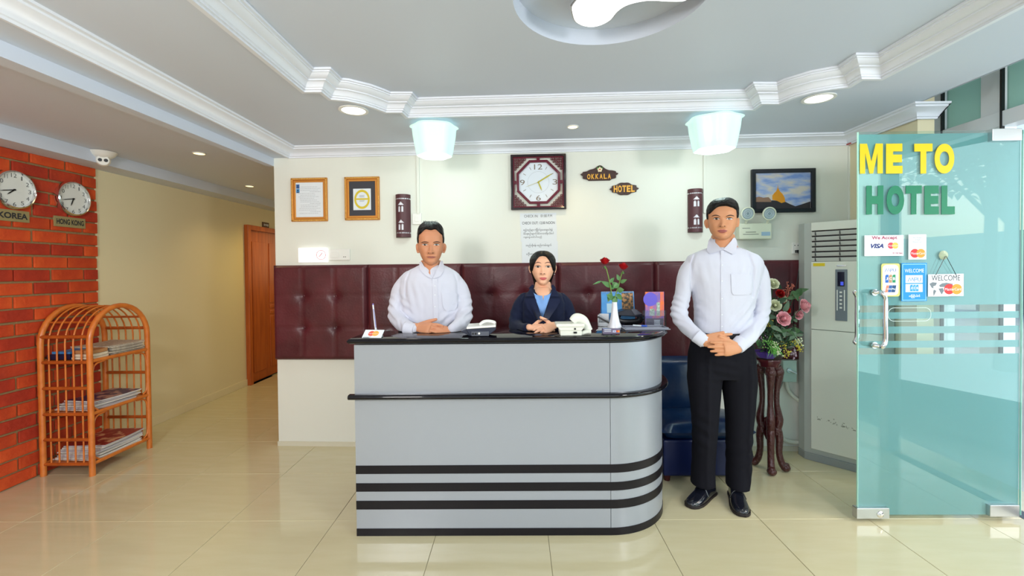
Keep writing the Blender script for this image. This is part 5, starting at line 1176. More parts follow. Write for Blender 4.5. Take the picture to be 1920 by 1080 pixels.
for i in range(5): g = G(MA); g.box(a[0]+w_*.38, a[0]+w_*.58, b[1]+h_*(.24+.075*i), b[1]+h_*(.27+.075*i), .02, .0225); B(g, 'button', m_white, dp)
for xx in (.14, .74): g = G(MA); g.box(a[0]+w_*xx, a[0]+w_*(xx+.08), b[1]+h_*.2, b[1]+h_*.6, .02, .0225); B(g, 'side_bar', m_white, dp)
a = fa(1570, 497); b = fa(1588, 499.5); g = G(MA); g.box(a[0], b[0], b[1], a[1], .014, .0165); B(g, 'badge', m_chrome, root, bevel=.001)
m_wear = mat('worn_scratches', s(150, 152, 140), .6)
g = G(MA)
for i in range(60):
    x_ = rnd.uniform(.04, wA-.02); z_ = .30-.12*x_+abs(rnd.gauss(0, .012)); g.box(x_, x_+rnd.uniform(.003, .012), z_, z_+rnd.uniform(.002, .008), .0141, .0144)
B(g, 'scuffs', m_wear, root, kind='stuff')

# ================================================================== frosted glass door
a = Z(1608, 969, .02); DYg = a.y; gx0 = Y(1608, 700, DYg).x; gx1 = Y(1914, 700, DYg).x; gz1 = Y(1608, 248, DYg).z; gz0 = .028
root = E('door_2', ((gx0+gx1)/2, DYg, 0), kind='structure'); root['label'] = 'open frosted glass entrance door with lettering and card stickers'
g = G(); g.box(gx0, gx1, DYg-.005, DYg+.005, gz0, gz1); B(g, 'glass_leaf', glass('green_door_glass', (.90, .975, .965), 0, 1.65), root)
m_edge = mat('green_glass_edge', s(180, 236, 220), .2, coat=.5)
g = G(); g.box(gx0-.002, gx0, DYg-.005, DYg+.005, gz0, gz1); g.box(gx1, gx1+.002, DYg-.005, DYg+.005, gz0, gz1); B(g, 'glass_edge', m_edge, root)
def zd(v): return Y(1750, v, DYg).z
m_film = film('frost_film', s(176, 214, 218), s(186, 222, 226), .14)
bands = [(250, 572), (585, 597.5), (612, 625), (639, 652), (664, 967)]
for v0, v1 in bands: g = G(); g.box(gx0+.004, gx1-.004, DYg+.0055, DYg+.0065, max(gz0, zd(v1)), min(gz1, zd(v0))); B(g, 'frosted_film', m_film, root)
MD = FR((0, DYg-.0055, 0), (1, 0, 0))
def wd(u0, v0, u1, v1): a = hit(u0, v0, MD); b = hit(u1, v0, MD); c = hit(u1, v1, MD); d = hit(u0, v1, MD); return (a[0]+d[0])/2, (c[1]+d[1])/2, (b[0]+c[0])/2, (a[1]+b[1])/2
my = mat('yellow_vinyl', s(244, 204, 8), .35); mg_ = mat('green_vinyl', s(2, 122, 86), .35)
for ch, u0, u1 in (('M', 1612, 1655), ('E', 1661, 1692), ('T', 1714, 1748), ('O', 1752, 1789)): r = wd(u0, 269.5, u1, 325.5); g = G(MD).prism([(r[0]+a_*(r[2]-r[0]), r[1]+b_*(r[3]-r[1])) for a_, b_ in ((0, 0), (0, 1), (.31, 1), (.5, .40), (.69, 1), (1, 1), (1, 0), (.77, 0), (.77, .70), (.58, 0), (.42, 0), (.23, .70), (.23, 0))], .0002, .0014) if ch == 'M' else text_g(ch, MD, r[0], r[1], r[2], r[3], .0002, bold=(.0 if ch == 'M' else .06), ext=.0012); B(g, 'yellow_letter', my, root, recalc=False)
for ch, u0, u1 in (('H', 1624, 1656), ('O', 1662, 1695), ('T', 1698, 1728), ('E', 1733, 1760), ('L', 1765, 1790)): r = wd(u0, 348, u1, 402); g = text_g(ch, MD, r[0], r[1], r[2], r[3], .0002, bold=.07, ext=.0012); B(g, 'green_letter', mg_, root, recalc=False)
RED = s(214, 40, 40); ORG = s(244, 150, 40)
def sq_(par, nm, r, z0, z1, m): g = G(MD); g.box(r[0], r[2], r[1], r[3], z0, z1); return B(g, nm, m, par)
def txt(par, t, r, z, m, bold=.02, shear=0, nm='lettering'): g = text_g(t, MD, r[0], r[1], r[2], r[3], z, bold=bold, shear=shear); return B(g, nm, m, par, recalc=False)
def discs(par, u, v, ru, z, sep, c1=RED, c2=ORG, word=True):
    for k, (uu, c) in enumerate(((u-sep, c1), (u+sep, c2))):
        a = hit(uu, v, MD); r = hit(uu+ru, v, MD)[0]-a[0]; g = G(MD); g.disc(r, z, z+.0004+.0002*k, 30, a); B(g, 'logo_disc', mat('disc_%d_%d' % (k, int(c1[0]*99)), c, .4), par)
    if word: txt(par, 'MasterCard', wd(u-sep-ru*.85, v-ru*.26, u+sep+ru*.85, v+ru*.26), z+.001, m_paper, .03)
def rrect(r, rad, n=5):
    p = []
    for cx_, cy_, a0 in ((r[2]-rad, r[3]-rad, 0), (r[0]+rad, r[3]-rad, pi/2), (r[0]+rad, r[1]+rad, pi), (r[2]-rad, r[1]+rad, 1.5*pi)): p += [(cx_+rad*cos(a0+pi/2*k/n), cy_+rad*sin(a0+pi/2*k/n)) for k in range(n+1)]
    return p
st = sq_(root, 'payment_sticker', wd(1620.5, 441, 1694, 480), 0, .0012, m_paper); st['label'] = 'white sticker reading We Accept'
mp = mat('plum_ink', s(170, 50, 90), .5); mn = mat('navy_ink', s(36, 50, 120), .5)
txt(st, 'We Accept', wd(1634, 442.5, 1682, 450.5), .0014, mp, .03)
sq_(st, 'white_box', wd(1629.5, 453, 1658, 468.5), .0012, .0014, mat('bright_paper', s(244, 246, 252), .5)); sq_(st, 'white_box', wd(1660, 453, 1687, 468.5), .0012, .0014, mat('bright_paper', s(244, 246, 252), .5))
txt(st, 'VISA', wd(1632, 457, 1656.5, 465.5), .0016, mn, .05, .3); discs(st, 1674, 460.5, 6, .0016, 4, s(210, 60, 80), s(250, 190, 80))
g = G(MD); a = hit(1675, 474.5, MD); g.annulus(.0025, .0045, .0012, .0015, 12, a); B(g, 'small_mark', mp, st); txt(st, 'KBZ Bank', wd(1679, 473, 1692, 476), .0014, mp)
st = sq_(root, 'payment_sticker', wd(1703, 439.5, 1736.5, 486.5), 0, .0012, m_paper); st['label'] = 'small upright white sticker with two overlapping discs'
for i, (t_, a_, b_) in enumerate((('We Prefer', 1711, 1728), ('VISA', 1715, 1725), ('MasterCard', 1711, 1729))): txt(st, t_, wd(a_, 444+4*i, b_, 447.2+4*i), .0014, mat('grey_ink', s(150, 155, 165), .6), .0)
discs(st, 1720.5, 475, 8.4, .0014, 5.6)
g = G(MD); g.prism(rrect(wd(1652, 494, 1687, 556), .012), 0, .001); st = B(g, 'payment_sticker', mat('pale_gold_vinyl', s(206, 200, 116), .4), root); st['label'] = 'gold edged sticker with three card logos'
g = G(MD); g.prism(rrect(wd(1654.5, 496.5, 1684, 553.5), .02), .001, .0016); B(g, 'white_field', mat('bright_paper', s(244, 246, 252), .5), st)
mb = mat('royal_blue', s(24, 90, 180), .45)
def mpu(par, r, z, m):
    w_ = r[2]-r[0]; h_ = r[3]-r[1]; g = G(MD)
    def X(a, b): return (r[0]+a*w_, r[1]+b*h_, z)
    g.tube([X(0, .05), X(.12, .95), X(.22, .2), X(.33, .95), X(.42, .2)], h_*.06, 4); g.tube([X(.48, .0), X(.5, .95), X(.66, .9), X(.66, .5), X(.52, .45)], h_*.06, 4); g.tube([X(.74, .95), X(.74, .25), X(.84, .05), X(.95, .25), X(.97, .95)], h_*.06, 4)
    B(g, 'logo_strokes', m, par)
mpu(st, wd(1659, 503, 1680, 510), .0018, mb)
def jcb(par, r, z, cols, mt):
    w_ = (r[2]-r[0])/3
    for k in range(3):
        q = (r[0]+w_*k+.001, r[1], r[0]+w_*(k+1)-.001, r[3]); g = G(MD); g.prism([(q[0], q[1]), (q[2], q[1]), (q[2], q[3]), (q[0]+w_*.3, q[3]), (q[0], q[3]-w_*.3)], z, z+.0004); B(g, 'logo_bar', mat('bar_%d_%d' % (k, int(cols[k][2]*99)), cols[k], .45), par)
        txt(par, 'JCB'[k], (q[0]+w_*.15, r[1]+(r[3]-r[1])*.33, q[2]-w_*.15, r[1]+(r[3]-r[1])*.68), z+.0008, mt, .05)
jcb(st, wd(1659, 515, 1679, 530), .0018, (s(24, 100, 190), s(180, 140, 100), s(20, 140, 90)), m_paper)
r = wd(1659, 535, 1680, 548); w_ = r[2]-r[0]
for k, (p0, p1, c) in enumerate(((0, .35, s(230, 130, 100)), (.25, .65, s(30, 90, 160)), (.55, 1, s(20, 70, 120)))): g = G(MD); g.prism([(r[0]+w_*p0, r[1]), (r[0]+w_*(p1-.12), r[1]), (r[0]+w_*p1, r[3]), (r[0]+w_*(p0+.12), r[3])], .0018+.0001*k, .0021+.0001*k); B(g, 'logo_bar', mat('up_%d' % k, c, .45), st)
txt(st, 'UnionPay', (r[0]+w_*.15, r[1]+.012, r[0]+w_*.9, r[1]+.022), .0026, m_paper, .03)
mbl = mat('sticker_blue', s(20, 140, 216), .4); st = sq_(root, 'payment_sticker', wd(1690, 493, 1737.5, 564.5), 0, .0012, mbl); st['label'] = 'blue sticker reading WELCOME with two white boxes'
r = wd(1691.5, 495, 1736, 563); g = G(MD); g.ring([(r[0], r[1]), (r[2], r[1]), (r[2], r[3]), (r[0], r[3])], [(r[0]+.003, r[1]+.003), (r[2]-.003, r[1]+.003), (r[2]-.003, r[3]-.003), (r[0]+.003, r[3]-.003)], .0012, .0015); B(g, 'border_line', mat('pale_blue_line', s(150, 206, 236), .5), st)
txt(st, 'WELCOME', wd(1696, 504, 1732, 511), .0014, m_paper, .04)
sq_(st, 'white_box', wd(1697.5, 516, 1729.5, 530.5), .0012, .0014, m_paper); mpu(st, wd(1702, 520, 1727, 528), .0017, mbl)
sq_(st, 'white_box', wd(1697.5, 532.5, 1729.5, 547.5), .0012, .0014, m_paper); jcb(st, wd(1705.5, 534, 1722, 546), .0016, (s(40, 150, 210), s(60, 160, 220), s(50, 150, 200)), m_paper)
txt(st, 'ကြိုဆိုပါ၏', wd(1704, 552, 1724.5, 559), .0014, m_paper, .02)
# hanging welcome sign: its own thing
c = hit(1769, 478.5, MD); MS_ = MD
root2 = E('hanging_welcome_sign', MD @ Vector((c[0], c[1], 0)), 'white WELCOME sign with a world map hanging from a suction cup', 'sign')
g = G(MD); g.lathe([(.024, .0), (.022, .003), (.010, .008), (.006, .014), (0, .016)], 24, c=(c[0], c[1], 0)); B(g, 'suction_cup', mat('suction_cup', s(206, 220, 190), .2, trans=.3), root2, smooth=50)
r = wd(1738, 513.5, 1804, 555); g = G(MD); g.prism([(r[0], r[1]-.002), (r[2], r[1]+.0), (r[2], r[3]), (r[0], r[3]-.002)], .004, .008); pb = B(g, 'sign_board', m_paper, root2)
for uu in (1751.5, 1790): a = hit(uu, 516, MD); g = G(MD); g.tube([(c[0], c[1]-.002, .013), (a[0], a[1], .009)], .0014, 5); B(g, 'string', m_black, root2)
txt(pb, 'WELCOME', wd(1744, 516, 1797.5, 526), .0085, mat('notice_ink', s(60, 64, 72), .6), .005)
m_map = mat('map_grey', s(110, 120, 128), .5)
for pts in ([(1740, 532), (1746, 529), (1754, 530), (1752, 535), (1747, 537), (1748, 541), (1744, 539)], [(1748, 543), (1753, 545), (1750, 551), (1748, 555), (1747, 548)], [(1758, 535), (1764, 531), (1772, 530), (1784, 532), (1781, 538), (1772, 537), (1766, 538), (1760, 538)], [(1757, 541), (1765, 540), (1767, 545), (1763, 552), (1760, 547)]):
    g = G(MD); g.prism([hit(u, v, MD) for u, v in pts], .008, .0083); B(g, 'map_land', m_map, pb)
discs(pb, 1784, 542, 9.8, .0085, 7)
# oval printed outline
r = wd(1665, 577, 1745, 602); g = G(MD)
for ins in (0,): pts = rrect(r, (r[3]-r[1])*.45, 8); g.tube([(p[0], p[1], .0008) for p in pts], .0014, 4, closed=True)
B(g, 'oval_outline', mat('faint_white', s(214, 236, 234), .5), root)
# pull handle: front bar and rear bar
hz0 = Y(1650, 545, DYg-.06).z; hz1 = Y(1650, 655, DYg-.06).z; hx = Y(1658.5, 600, DYg-.07).x
hxl = Y(1634, 600, DYg).x
for sg, xo in ((-1, 0), (1, -.03)):
    g = G(); yy = DYg+sg*.075; hx_ = hx+xo; g.tube([(hxl+.01, DYg+sg*.006, hz0-.012), (hxl+.03, DYg+sg*.03, hz0-.008), (hx_-.012, yy-sg*.006, hz0-.012), (hx_, yy, hz0-.045), (hx_, yy, (hz0+hz1)/2), (hx_, yy, hz1+.045), (hx_-.012, yy-sg*.006, hz1+.012), (hxl+.03, DYg+sg*.03, hz1+.008), (hxl+.01, DYg+sg*.006, hz1+.012)], .0115, 12, smooth=5); B(g, 'pull_handle', m_chrome, root, smooth=60)
    for zz_ in (hz0-.012, hz1+.012): g = G(Matrix.Translation((hxl+.01, DYg+sg*.0065, zz_)) @ Matrix.Rotation(pi/2*sg*-1, 4, 'X')); g.disc(.017, -.0, .005, 20) ; B(g, 'handle_rose', m_chrome, root)
def fit(u0, v0, u1, v1, nm): 
    a = Y(u0, v0, DYg-.018); b = Y(u1, v1, DYg-.018); g = G(); g.box(a.x, b.x, DYg-.018, DYg+.018, max(.012, b.z), a.z); return B(g, nm, m_steel, root, bevel=.002)
o = fit(1607, 953.5, 1668, 973, 'lock_fitting'); a = Y(1651, 965, DYg-.019); g = G(Matrix.Translation(a) @ Matrix.Rotation(pi/2, 4, 'X')); g.lathe([(.0, .006), (.014, .004), (.018, 0)], 20); B(g, 'lock_cylinder', m_chrome, o, smooth=50)
fit(1857, 948, 1912, 969, 'floor_pivot_fitting'); fit(1861, 241, 1917, 263, 'top_pivot_fitting')
g = G(); g.box(XF-.03, XF+.05, 1.55, 2.52, -.0005, .0015); B(g, 'threshold_strip', mat('dark_threshold', s(70, 78, 84), .4), base='auto', label='dark metal threshold strip on the floor below the open glass door', cat='threshold')
# ================================================================== people
def interp(x, tab):
    if x <= tab[0][0]: return tab[0][1]
    for (a, p), (b, q) in zip(tab, tab[1:]):
        if x <= b: t = (x-a)/(b-a); return p+(q-p)*t
    return tab[-1][1]
def sstep(a, b, x): t = min(1, max(0, (x-a)/(b-a))); return t*t*(3-2*t)
def gs(x, s_): return math.exp(-(x/s_)**2)
def groove(g, line, d, depth, wpx):
    L = [Vector(p) for p in line]
    for i, p in enumerate(g.v):
        if p.y > d: continue
        q = Vector(px(p))
        if not (line[0][1]-8 < q.y < line[-1][1]+8) or abs(q.x-L[0].x) > 25: continue
        m = 1e9
        for a, b in zip(L, L[1:]):
            t = max(0, min(1, (q-a).dot(b-a)/(b-a).length_squared)); m = min(m, (q-a-(b-a)*t).length)
        if m < wpx*2.5: g.v[i] = p+Vector((0, depth*math.exp(-(m/wpx)**2), 0))
class Head:
    def __init__(s, u, vch, vtop, d, wf, jaw, ve, vn, vm, nose=1.0):
        k = .085; c = Y(u, vch, d-k); t = Y(u, vtop, d); s.c = Vector((Y(u, vch, d).x, d, c.z)); s.d = d; s.H = t.z-c.z; s.wf = wf; s.jaw = jaw; s.ns = nose
        s.ze, s.zn, s.zm = [(Y(u, v, d-k).z-c.z)/s.H for v in (ve, vn, vm)]; s.yaw = -math.atan2(s.c.x, d)
    W = [(0, .07), (.03, .135), (.08, .195), (.15, .255), (.22, .295), (.30, .32), (.40, .342), (.5, .352), (.65, .358), (.75, .345), (.84, .298), (.91, .235), (.96, .16), (.985, .10), (1, .0)]
    FT = [(0, .26), (.03, .33), (.08, .365), (.14, .355), (.2, .37), (.28, .365), (.4, .352), (.5, .35), (.58, .372), (.68, .378), (.78, .348), (.86, .285), (.92, .215), (.96, .15), (.985, .09), (1, 0)]
    BK = [(0, -.10), (.06, -.02), (.12, .06), (.2, .18), (.3, .30), (.4, .385), (.5, .425), (.6, .44), (.7, .43), (.8, .375), (.88, .30), (.94, .21), (.975, .13), (1, 0)]
    def pt(s, a, z, off=0):       # a = 0 front, +-pi back; returns world point
        jw = s.jaw+(1-s.jaw)*sstep(.1, .5, z); w = interp(z, s.W)*s.wf*jw; f = interp(z, s.FT); b = interp(z, s.BK)
        sa, ca = sin(a), cos(a); e = .82
        x = w*math.copysign(abs(sa)**e, sa)
        y = f*abs(ca)**e if ca > 0 else -b*abs(ca)**.95
        if ca > 0:
            X = x/s.wf; N = 0
            if s.zn < z+.06 and z < s.ze+.08:
                t = (z-s.zn)/(s.ze-s.zn); hgt = interp(t, [(-.25, 0), (-.06, .055), (.08, .118), (.22, .108), (.6, .06), (1.0, .022), (1.3, .008), (1.5, 0)])*s.ns; N = hgt*gs(X, interp(t, [(0, .062), (.3, .048), (1, .036)]))
            N += .040*s.ns*(gs(X-.062, .030)+gs(X+.062, .030))*gs(z-s.zn-.018, .026)
            N += .017*gs(X, .085)*gs(z-s.zm-.022, .016)+.022*gs(X, .075)*gs(z-s.zm+.022, .019)-.012*gs(X, .09)*gs(z-s.zm, .007)-.010*gs(X, .06)*gs(z-s.zm+.055, .016)
            for q in (-1, 1):
                N += -.034*gs(X-q*.155, .070)*gs(z-s.ze, .035)+.018*gs(X-q*.155, .050)*gs(z-s.ze+.002, .022)+.012*gs(X-q*.15, .09)*gs(z-s.ze-.075, .02)
                N += .014*gs(X-q*.20, .08)*gs(z-s.zn-.06, .06)-.008*gs(X-q*.115, .02)*gs(z-s.zm-.045, .05)
            N += .018*gs(X, .07)*gs(z-.07, .045)
            y += N*min(1, ca*2.2)
        if off:
            n = Vector((sa*.9, ca, max(-.15, (z-.55)*1.7))).normalized(); x += n.x*off; y += n.y*off; z += n.z*off
        cy, sy = cos(s.yaw), sin(s.yaw); X2 = x*cy+y*sy; Y2 = -x*sy+y*cy
        return Vector((s.c.x+X2*s.H, s.d-Y2*s.H, s.c.z+z*s.H))
    def grid(s, g, na=110, nz=110, offf=None, z0=0.0):
        zs_ = [z0+(1-z0)*(1-cos(pi*j/nz))/2 for j in range(nz+1)] if z0 == 0 else [z0+(1-z0)*j/nz for j in range(nz+1)]
        v = []; 
        for z in zs_:
            for i in range(na):
                a = -pi+2*pi*i/na; v.append(s.pt(a, z, offf(a, z) if offf else 0))
        f = [(j*na+i, j*na+(i+1) % na, (j+1)*na+(i+1) % na, (j+1)*na+i) for j in range(nz) for i in range(na)]
        f += [tuple(range(na))[::-1], tuple(nz*na+i for i in range(na))]
        return g.add(v, f)
def hand(g, wrist, d, n, side, k=1.0, curl=(12, 18, 12), spread=(.10, .03, -.05, -.14), thumb=(.75, .6, -.15), cu=None):
    d = Vector(d).normalized(); n = Vector(n); n = (n-d*n.dot(d)).normalized(); s_ = d.cross(n)*side; w = Vector(wrist)
    g.tube([w-d*.015*k, w-d*.004*k, w+d*.02*k, w+d*.055*k, w+d*.085*k, w+d*.097*k], [.020*k, .026*k, .031*k, .039*k, .041*k, .034*k], 16, ell=(.50, 1), up=n)
    rad = (.0088, .0092, .0088, .0078)
    for i, (o, L) in enumerate(((.029, .070), (.010, .080), (-.010, .074), (-.028, .058))):
        p = w+d*(.088-.006*abs(i-1))*k+s_*o*k; pts = [p-d*.02*k, p]; c = 0; cc = (cu[i] if cu else curl)
        for q, (fr, an) in enumerate(zip((.45, .30, .25), cc)):
            c += math.radians(an); dd = (d+s_*spread[i]).normalized()*cos(c)-n*sin(c); p = p+dd*L*fr*k; pts.append(p)
        r = rad[i]*k; g.cap(pts, [r*1.05, r*1.12, r, r*.96, r*.78], 12)
        g.ball(w+d*(.088-.006*abs(i-1))*k+s_*o*k+n*.003*k, .0105*k, 10, 7)
    tb = w+d*.022*k+s_*.026*k-n*.004*k; td = (d*thumb[0]+s_*thumb[1]+n*thumb[2]).normalized(); td2 = (td+d*.35).normalized()
    g.cap([tb-td*.01*k, tb+td*.035*k, tb+td*.035*k+td2*.028*k, tb+td*.035*k+td2*.05*k], [.015*k, .0125*k, .0105*k, .0088*k], 12)
def ear(g, hd, side):
    c = hd.pt(side*pi*.5, hd.ze-.07); Hh = hd.H*.92; o = Vector((side, 0, 0)); 
    pts = [c+Vector((side*a*Hh, b*Hh, z*Hh)) for a, b, z in ((.0, .0, .09), (.03, .02, .115), (.058, .04, .09), (.066, .05, .03), (.050, .04, -.045), (.022, .02, -.10), (.0, 0, -.09))]
    g.tube(pts, [.004, .0055, .0055, .005, .005, .006, .004], 8, smooth=4)
    M = Matrix.Translation(c+Vector((side*.032*Hh, .028*Hh, .01*Hh))) @ Matrix.Rotation(side*-.55, 4, 'Z'); g.ball((0, 0, 0), (.05*Hh, .022*Hh, .112*Hh), 12, 8, M=M)
def rowsY(rows, d):      # (v, u0, u1, ry[, dy]) -> slices
    out = []
    for r in rows:
        dd = d+(r[4] if len(r) > 4 else 0); a = Y(r[1], r[0], dd); b = Y(r[2], r[0], dd); out.append(((a.x+b.x)/2, dd, (a.z+b.z)/2, (b.x-a.x)/2, r[3], 2.3))
    # refine with Catmull-Rom
    o2 = []
    for i in range(len(out)-1):
        p = [out[max(i-1, 0)], out[i], out[i+1], out[min(i+2, len(out)-1)]]
        for k in range(4):
            t = k/4; o2.append(tuple(.5*((2*p[1][q])+(p[2][q]-p[0][q])*t+(2*p[0][q]-5*p[1][q]+4*p[2][q]-p[3][q])*t*t+(3*p[1][q]-p[0][q]-3*p[2][q]+p[3][q])*t**3) for q in range(6)))
    o2.append(out[-1]); return o2
def wrinkle(g, amp, c, sx=9, sz=5, seed=0, folds=()):
    c = Vector(c)
    for i, p in enumerate(g.v):
        n = noise.noise(Vector((p.x*sx+seed, p.y*sx, p.z*sz)))*amp+noise.noise(Vector((p.x*sx*2.6+p.z*9+seed, p.y*20, p.z*sz*2.4-p.x*7)))*amp*.6
        for (q, R, dirv, wl_, am) in folds:
            r = (p-q).length
            if r < R: n += am*(1-(r/R)**2)*sin((p-q).dot(dirv)/wl_*2*pi)
        d = Vector((p.x-c.x, p.y-c.y, 0)); L = d.length
        if L > 1e-6: g.v[i] = p+d*(n/L)
    return g
def skin(name, c, lip): return mat(name, c, .45, spec=.35, sss=.06, bump=(300, .06))
m_hairm = mat('black_hair', s(14, 10, 12), .42, spec=.3, bump=(22, .35, (6, 6, 1)))
m_shirt = mat('white_shirt_cloth', s(205, 207, 222), .8, bump=(7, .35, (1, 1, .6)), sheen=.2)
m_trs = mat('black_trouser_cloth', s(17, 17, 25), .85, spec=.2, bump=(6, .35, (1, 1, .5)))
m_shoe = mat('black_shoe_leather', s(20, 22, 32), .16, coat=.7)
m_scl = mat('eye_white', s(226, 218, 214), .25); m_iris = mat('dark_iris', s(42, 24, 20), .1, coat=.6); m_lash = mat('lash', s(34, 20, 20), .6)
m_brow = mat('eyebrow_hair', s(66, 42, 34), .7)
def arc_strip(tree, u0, u1, vf, tf, off, n=12, thick=.0008):   # band whose centre line is vf(t), half thickness tf(t)
    rails = []
    for i in range(n+1):
        t = i/n; u = u0+(u1-u0)*t; rails.append(((u, vf(t)-tf(t)), (u, vf(t)+tf(t))))
    return patch(tree, rails, 3, off, thick)
def face(root_body, tree, eyes, brows, mouth, nostrils, scale, lipcol, lipname, browm=None, skinm=None):
    lip = mat(lipname, lipcol, .4)
    for i, (u, v) in enumerate(eyes):
        sg = -1 if i == 0 else 1; w_, h_ = 6.1*scale, 1.75*scale
        top = lambda t: v-h_*1.05*math.sin(pi*min(1, max(0, t)))**.7; bot = lambda t: v+h_*.85*math.sin(pi*min(1, max(0, t)))**.9
        rails = [((u-w_+2*w_*k/12, top(k/12)), (u-w_+2*w_*k/12, bot(k/12))) for k in range(13)]
        e = B(patch(tree, rails, 4, .0008, .0006), 'eye', m_scl, root_body, smooth=60, recalc=False)
        r = 2.4*scale; rails = []
        for k in range(9):
            x = -r+2*r*k/8; hh_ = math.sqrt(max(0, r*r-x*x)); t = (x+w_)/(2*w_); rails.append(((u+x, max(v-.15*scale-hh_, top(t))), (u+x, min(v-.15*scale+hh_, bot(t)))))
        B(patch(tree, rails, 4, .0013, .0005), 'iris', m_iris, e, smooth=60, recalc=False)
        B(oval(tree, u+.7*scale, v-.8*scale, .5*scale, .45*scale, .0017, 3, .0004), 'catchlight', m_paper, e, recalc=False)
        B(arc_strip(tree, u-w_*1.08, u+w_*1.08, lambda t: top(t)-.25*scale, lambda t: .25*scale+.42*scale*math.sin(pi*t), .0016), 'upper_lash', m_lash, e, smooth=60, recalc=False)
        B(arc_strip(tree, u-w_*.9, u+w_*.9, lambda t: bot(t)+.1*scale, lambda t: .16*scale*math.sin(pi*t)+.03, .0012), 'lower_lash', mat('lid_line', s(110, 66, 54), .6), e, smooth=60, recalc=False)
    for i, (u0, u1, v0, vm, v1) in enumerate(brows):
        B(arc_strip(tree, u0, u1, lambda t: v0*(1-t)*(1-t)+2*(2*vm-.5*v0-.5*v1)*t*(1-t)+v1*t*t, lambda t: (.95*scale)*(math.sin(pi*(.12+.80*t))**.6)*(1 if i else 1), .0012), 'eyebrow', browm or m_brow, root_body, smooth=60, recalc=False)
    u0, u1, vt, vm, vb = mouth; uc = (u0+u1)/2; hw = (u1-u0)/2
    up = [((u0+(u1-u0)*k/14, vm-(vm-vt)*math.sin(pi*k/14)**.8*(1-.22*gs(k/14-.5, .09))), (u0+(u1-u0)*k/14, vm)) for k in range(15)]
    lo = [((u0+hw*.1+(u1-u0-hw*.2)*k/14, vm), (u0+hw*.1+(u1-u0-hw*.2)*k/14, vm+(vb-vm)*math.sin(pi*k/14)**.7)) for k in range(15)]
    l = B(patch(tree, up, 4, .0010, .0008), 'lips', lip, root_body, smooth=60, recalc=False)
    B(patch(tree, lo, 4, .0014, .001), 'lower_lip', lip, l, smooth=60, recalc=False)
    B(arc_strip(tree, u0-.3, u1+.3, lambda t: vm+.15-.55*(2*t-1)**2, lambda t: .12+.22*scale*math.sin(pi*t), .0022), 'mouth_line', mat('mouth_line', s(90, 40, 38), .6), l, smooth=60, recalc=False)
    for (u, v) in nostrils: B(oval(tree, u, v, 1.5*scale, .75*scale, .0010, 4, .0005), 'nostril', mat('nostril_shade', s(84, 40, 32), .8), root_body, recalc=False)
def person(name, loc, label): return E(name, loc, label, 'person')
def hairmask(hl0, hlt, side, back, sideburn=.47):
    def f(a, z):
        A = abs(a); hl = hl0+(hlt-hl0)*sstep(.15, 1.0, A) if A < 1.05 else hlt+(sideburn-hlt)*sstep(1.05, 1.2, A)
        if A > 1.35: hl = sideburn+(side-sideburn)*sstep(1.35, 1.5, A)
        if A > 1.75: hl = side+(back-side)*sstep(1.75, 2.3, A)
        return hl
    return f
# ------------------------------------------------------------ standing man
DS = 2.67
m_sk1 = skin('warm_brown_skin', s(206, 146, 108), 0)
b = Z(1350, 935, 0); P1 = person('person', (b.x, DS, 0), 'young man standing right of the desk in white shirt and black trousers, hands clasped')
h1 = Head(1354.5, 448.5, 375.5, DS-.01, .97, .98, 410.5, 425.3, 433.2)
g = G(); h1.grid(g); ear(g, h1, 1); ear(g, h1, -1)
g.slices(rowsY([(440, 1336, 1375, .055, .03), (450, 1334, 1377, .062, .025), (460, 1332, 1379, .066, .02), (470, 1324, 1386, .07, .015), (490, 1320, 1392, .075, .01)], DS))
g.cap([Y(1355, 480, DS), Y(1353, 560, DS), Y(1352, 690, DS)], [.05, .06, .06], 12)
sL = Y(1298, 495, DS); eL = Y(1273, 588, DS-.01); wL = Y(1320, 641, DS-.19); sR = Y(1417, 497, DS); eR = Y(1425, 595, DS-.01); wR = Y(1382, 651, DS-.20)
g.cap([Y(1355, 490, DS), sL, eL, wL], [.03, .018, .016, .022], 10); g.cap([Y(1355, 490, DS), sR, eR, wR], [.03, .018, .016, .022], 10)
dl = Y(1372, 637, DS-.215)-wL; hand(g, wL, dl, (-.1, -1, .15), -1, .98, cu=((4, 6, 6), (22, 30, 30), (28, 34, 30), (30, 34, 30)), spread=(.02, .0, -.03, -.05), thumb=(.9, .22, .12))
dr = Y(1322, 652, DS-.255)-wR; hand(g, wR+Vector((0, -.014, -.004)), dr, (.12, -1, .22), 1, 1.02, curl=(10, 14, 12), spread=(.07, .02, -.02, -.06), thumb=(.85, .5, -.1))
for (ux, uy) in ((1320, 1318), (1386, 1382)): g.cap([Y(ux, 690, DS), Y(ux, 800, DS), Y(uy, 925, DS-.01)], [.05, .04, .028], 10)
body = remesh(g, .003, 3); bt = bvh(body)
nk = G(); nk.slices(rowsY([(430, 1336, 1375, .055, .03), (450, 1334, 1377, .062, .025), (460, 1332, 1379, .066, .02), (470, 1324, 1386, .07, .015), (490, 1320, 1392, .075, .01)], DS))
bo = B(body, 'body', m_sk1, P1, smooth=180)
hf = hairmask(.80, .70, .56, .16, .50)
def hoff1(a, z):
    hl = hf(a, z)-.075*sstep(.0, .9, -a)*(a > -1.05)+.02*gs(a-.75, .2); t = sstep(hl-.012, hl+.05, z)
    th = .030+.055*sstep(.65, .95, z)*(1+.25*sin(a+.6))+.006*noise.noise(Vector((a*9, z*4, 1)))
    return th*t-.03*(1-t)
g = G(); h1.grid(g, 130, 130, hoff1, .12); B(g, 'hair', m_hairm, P1, smooth=180)
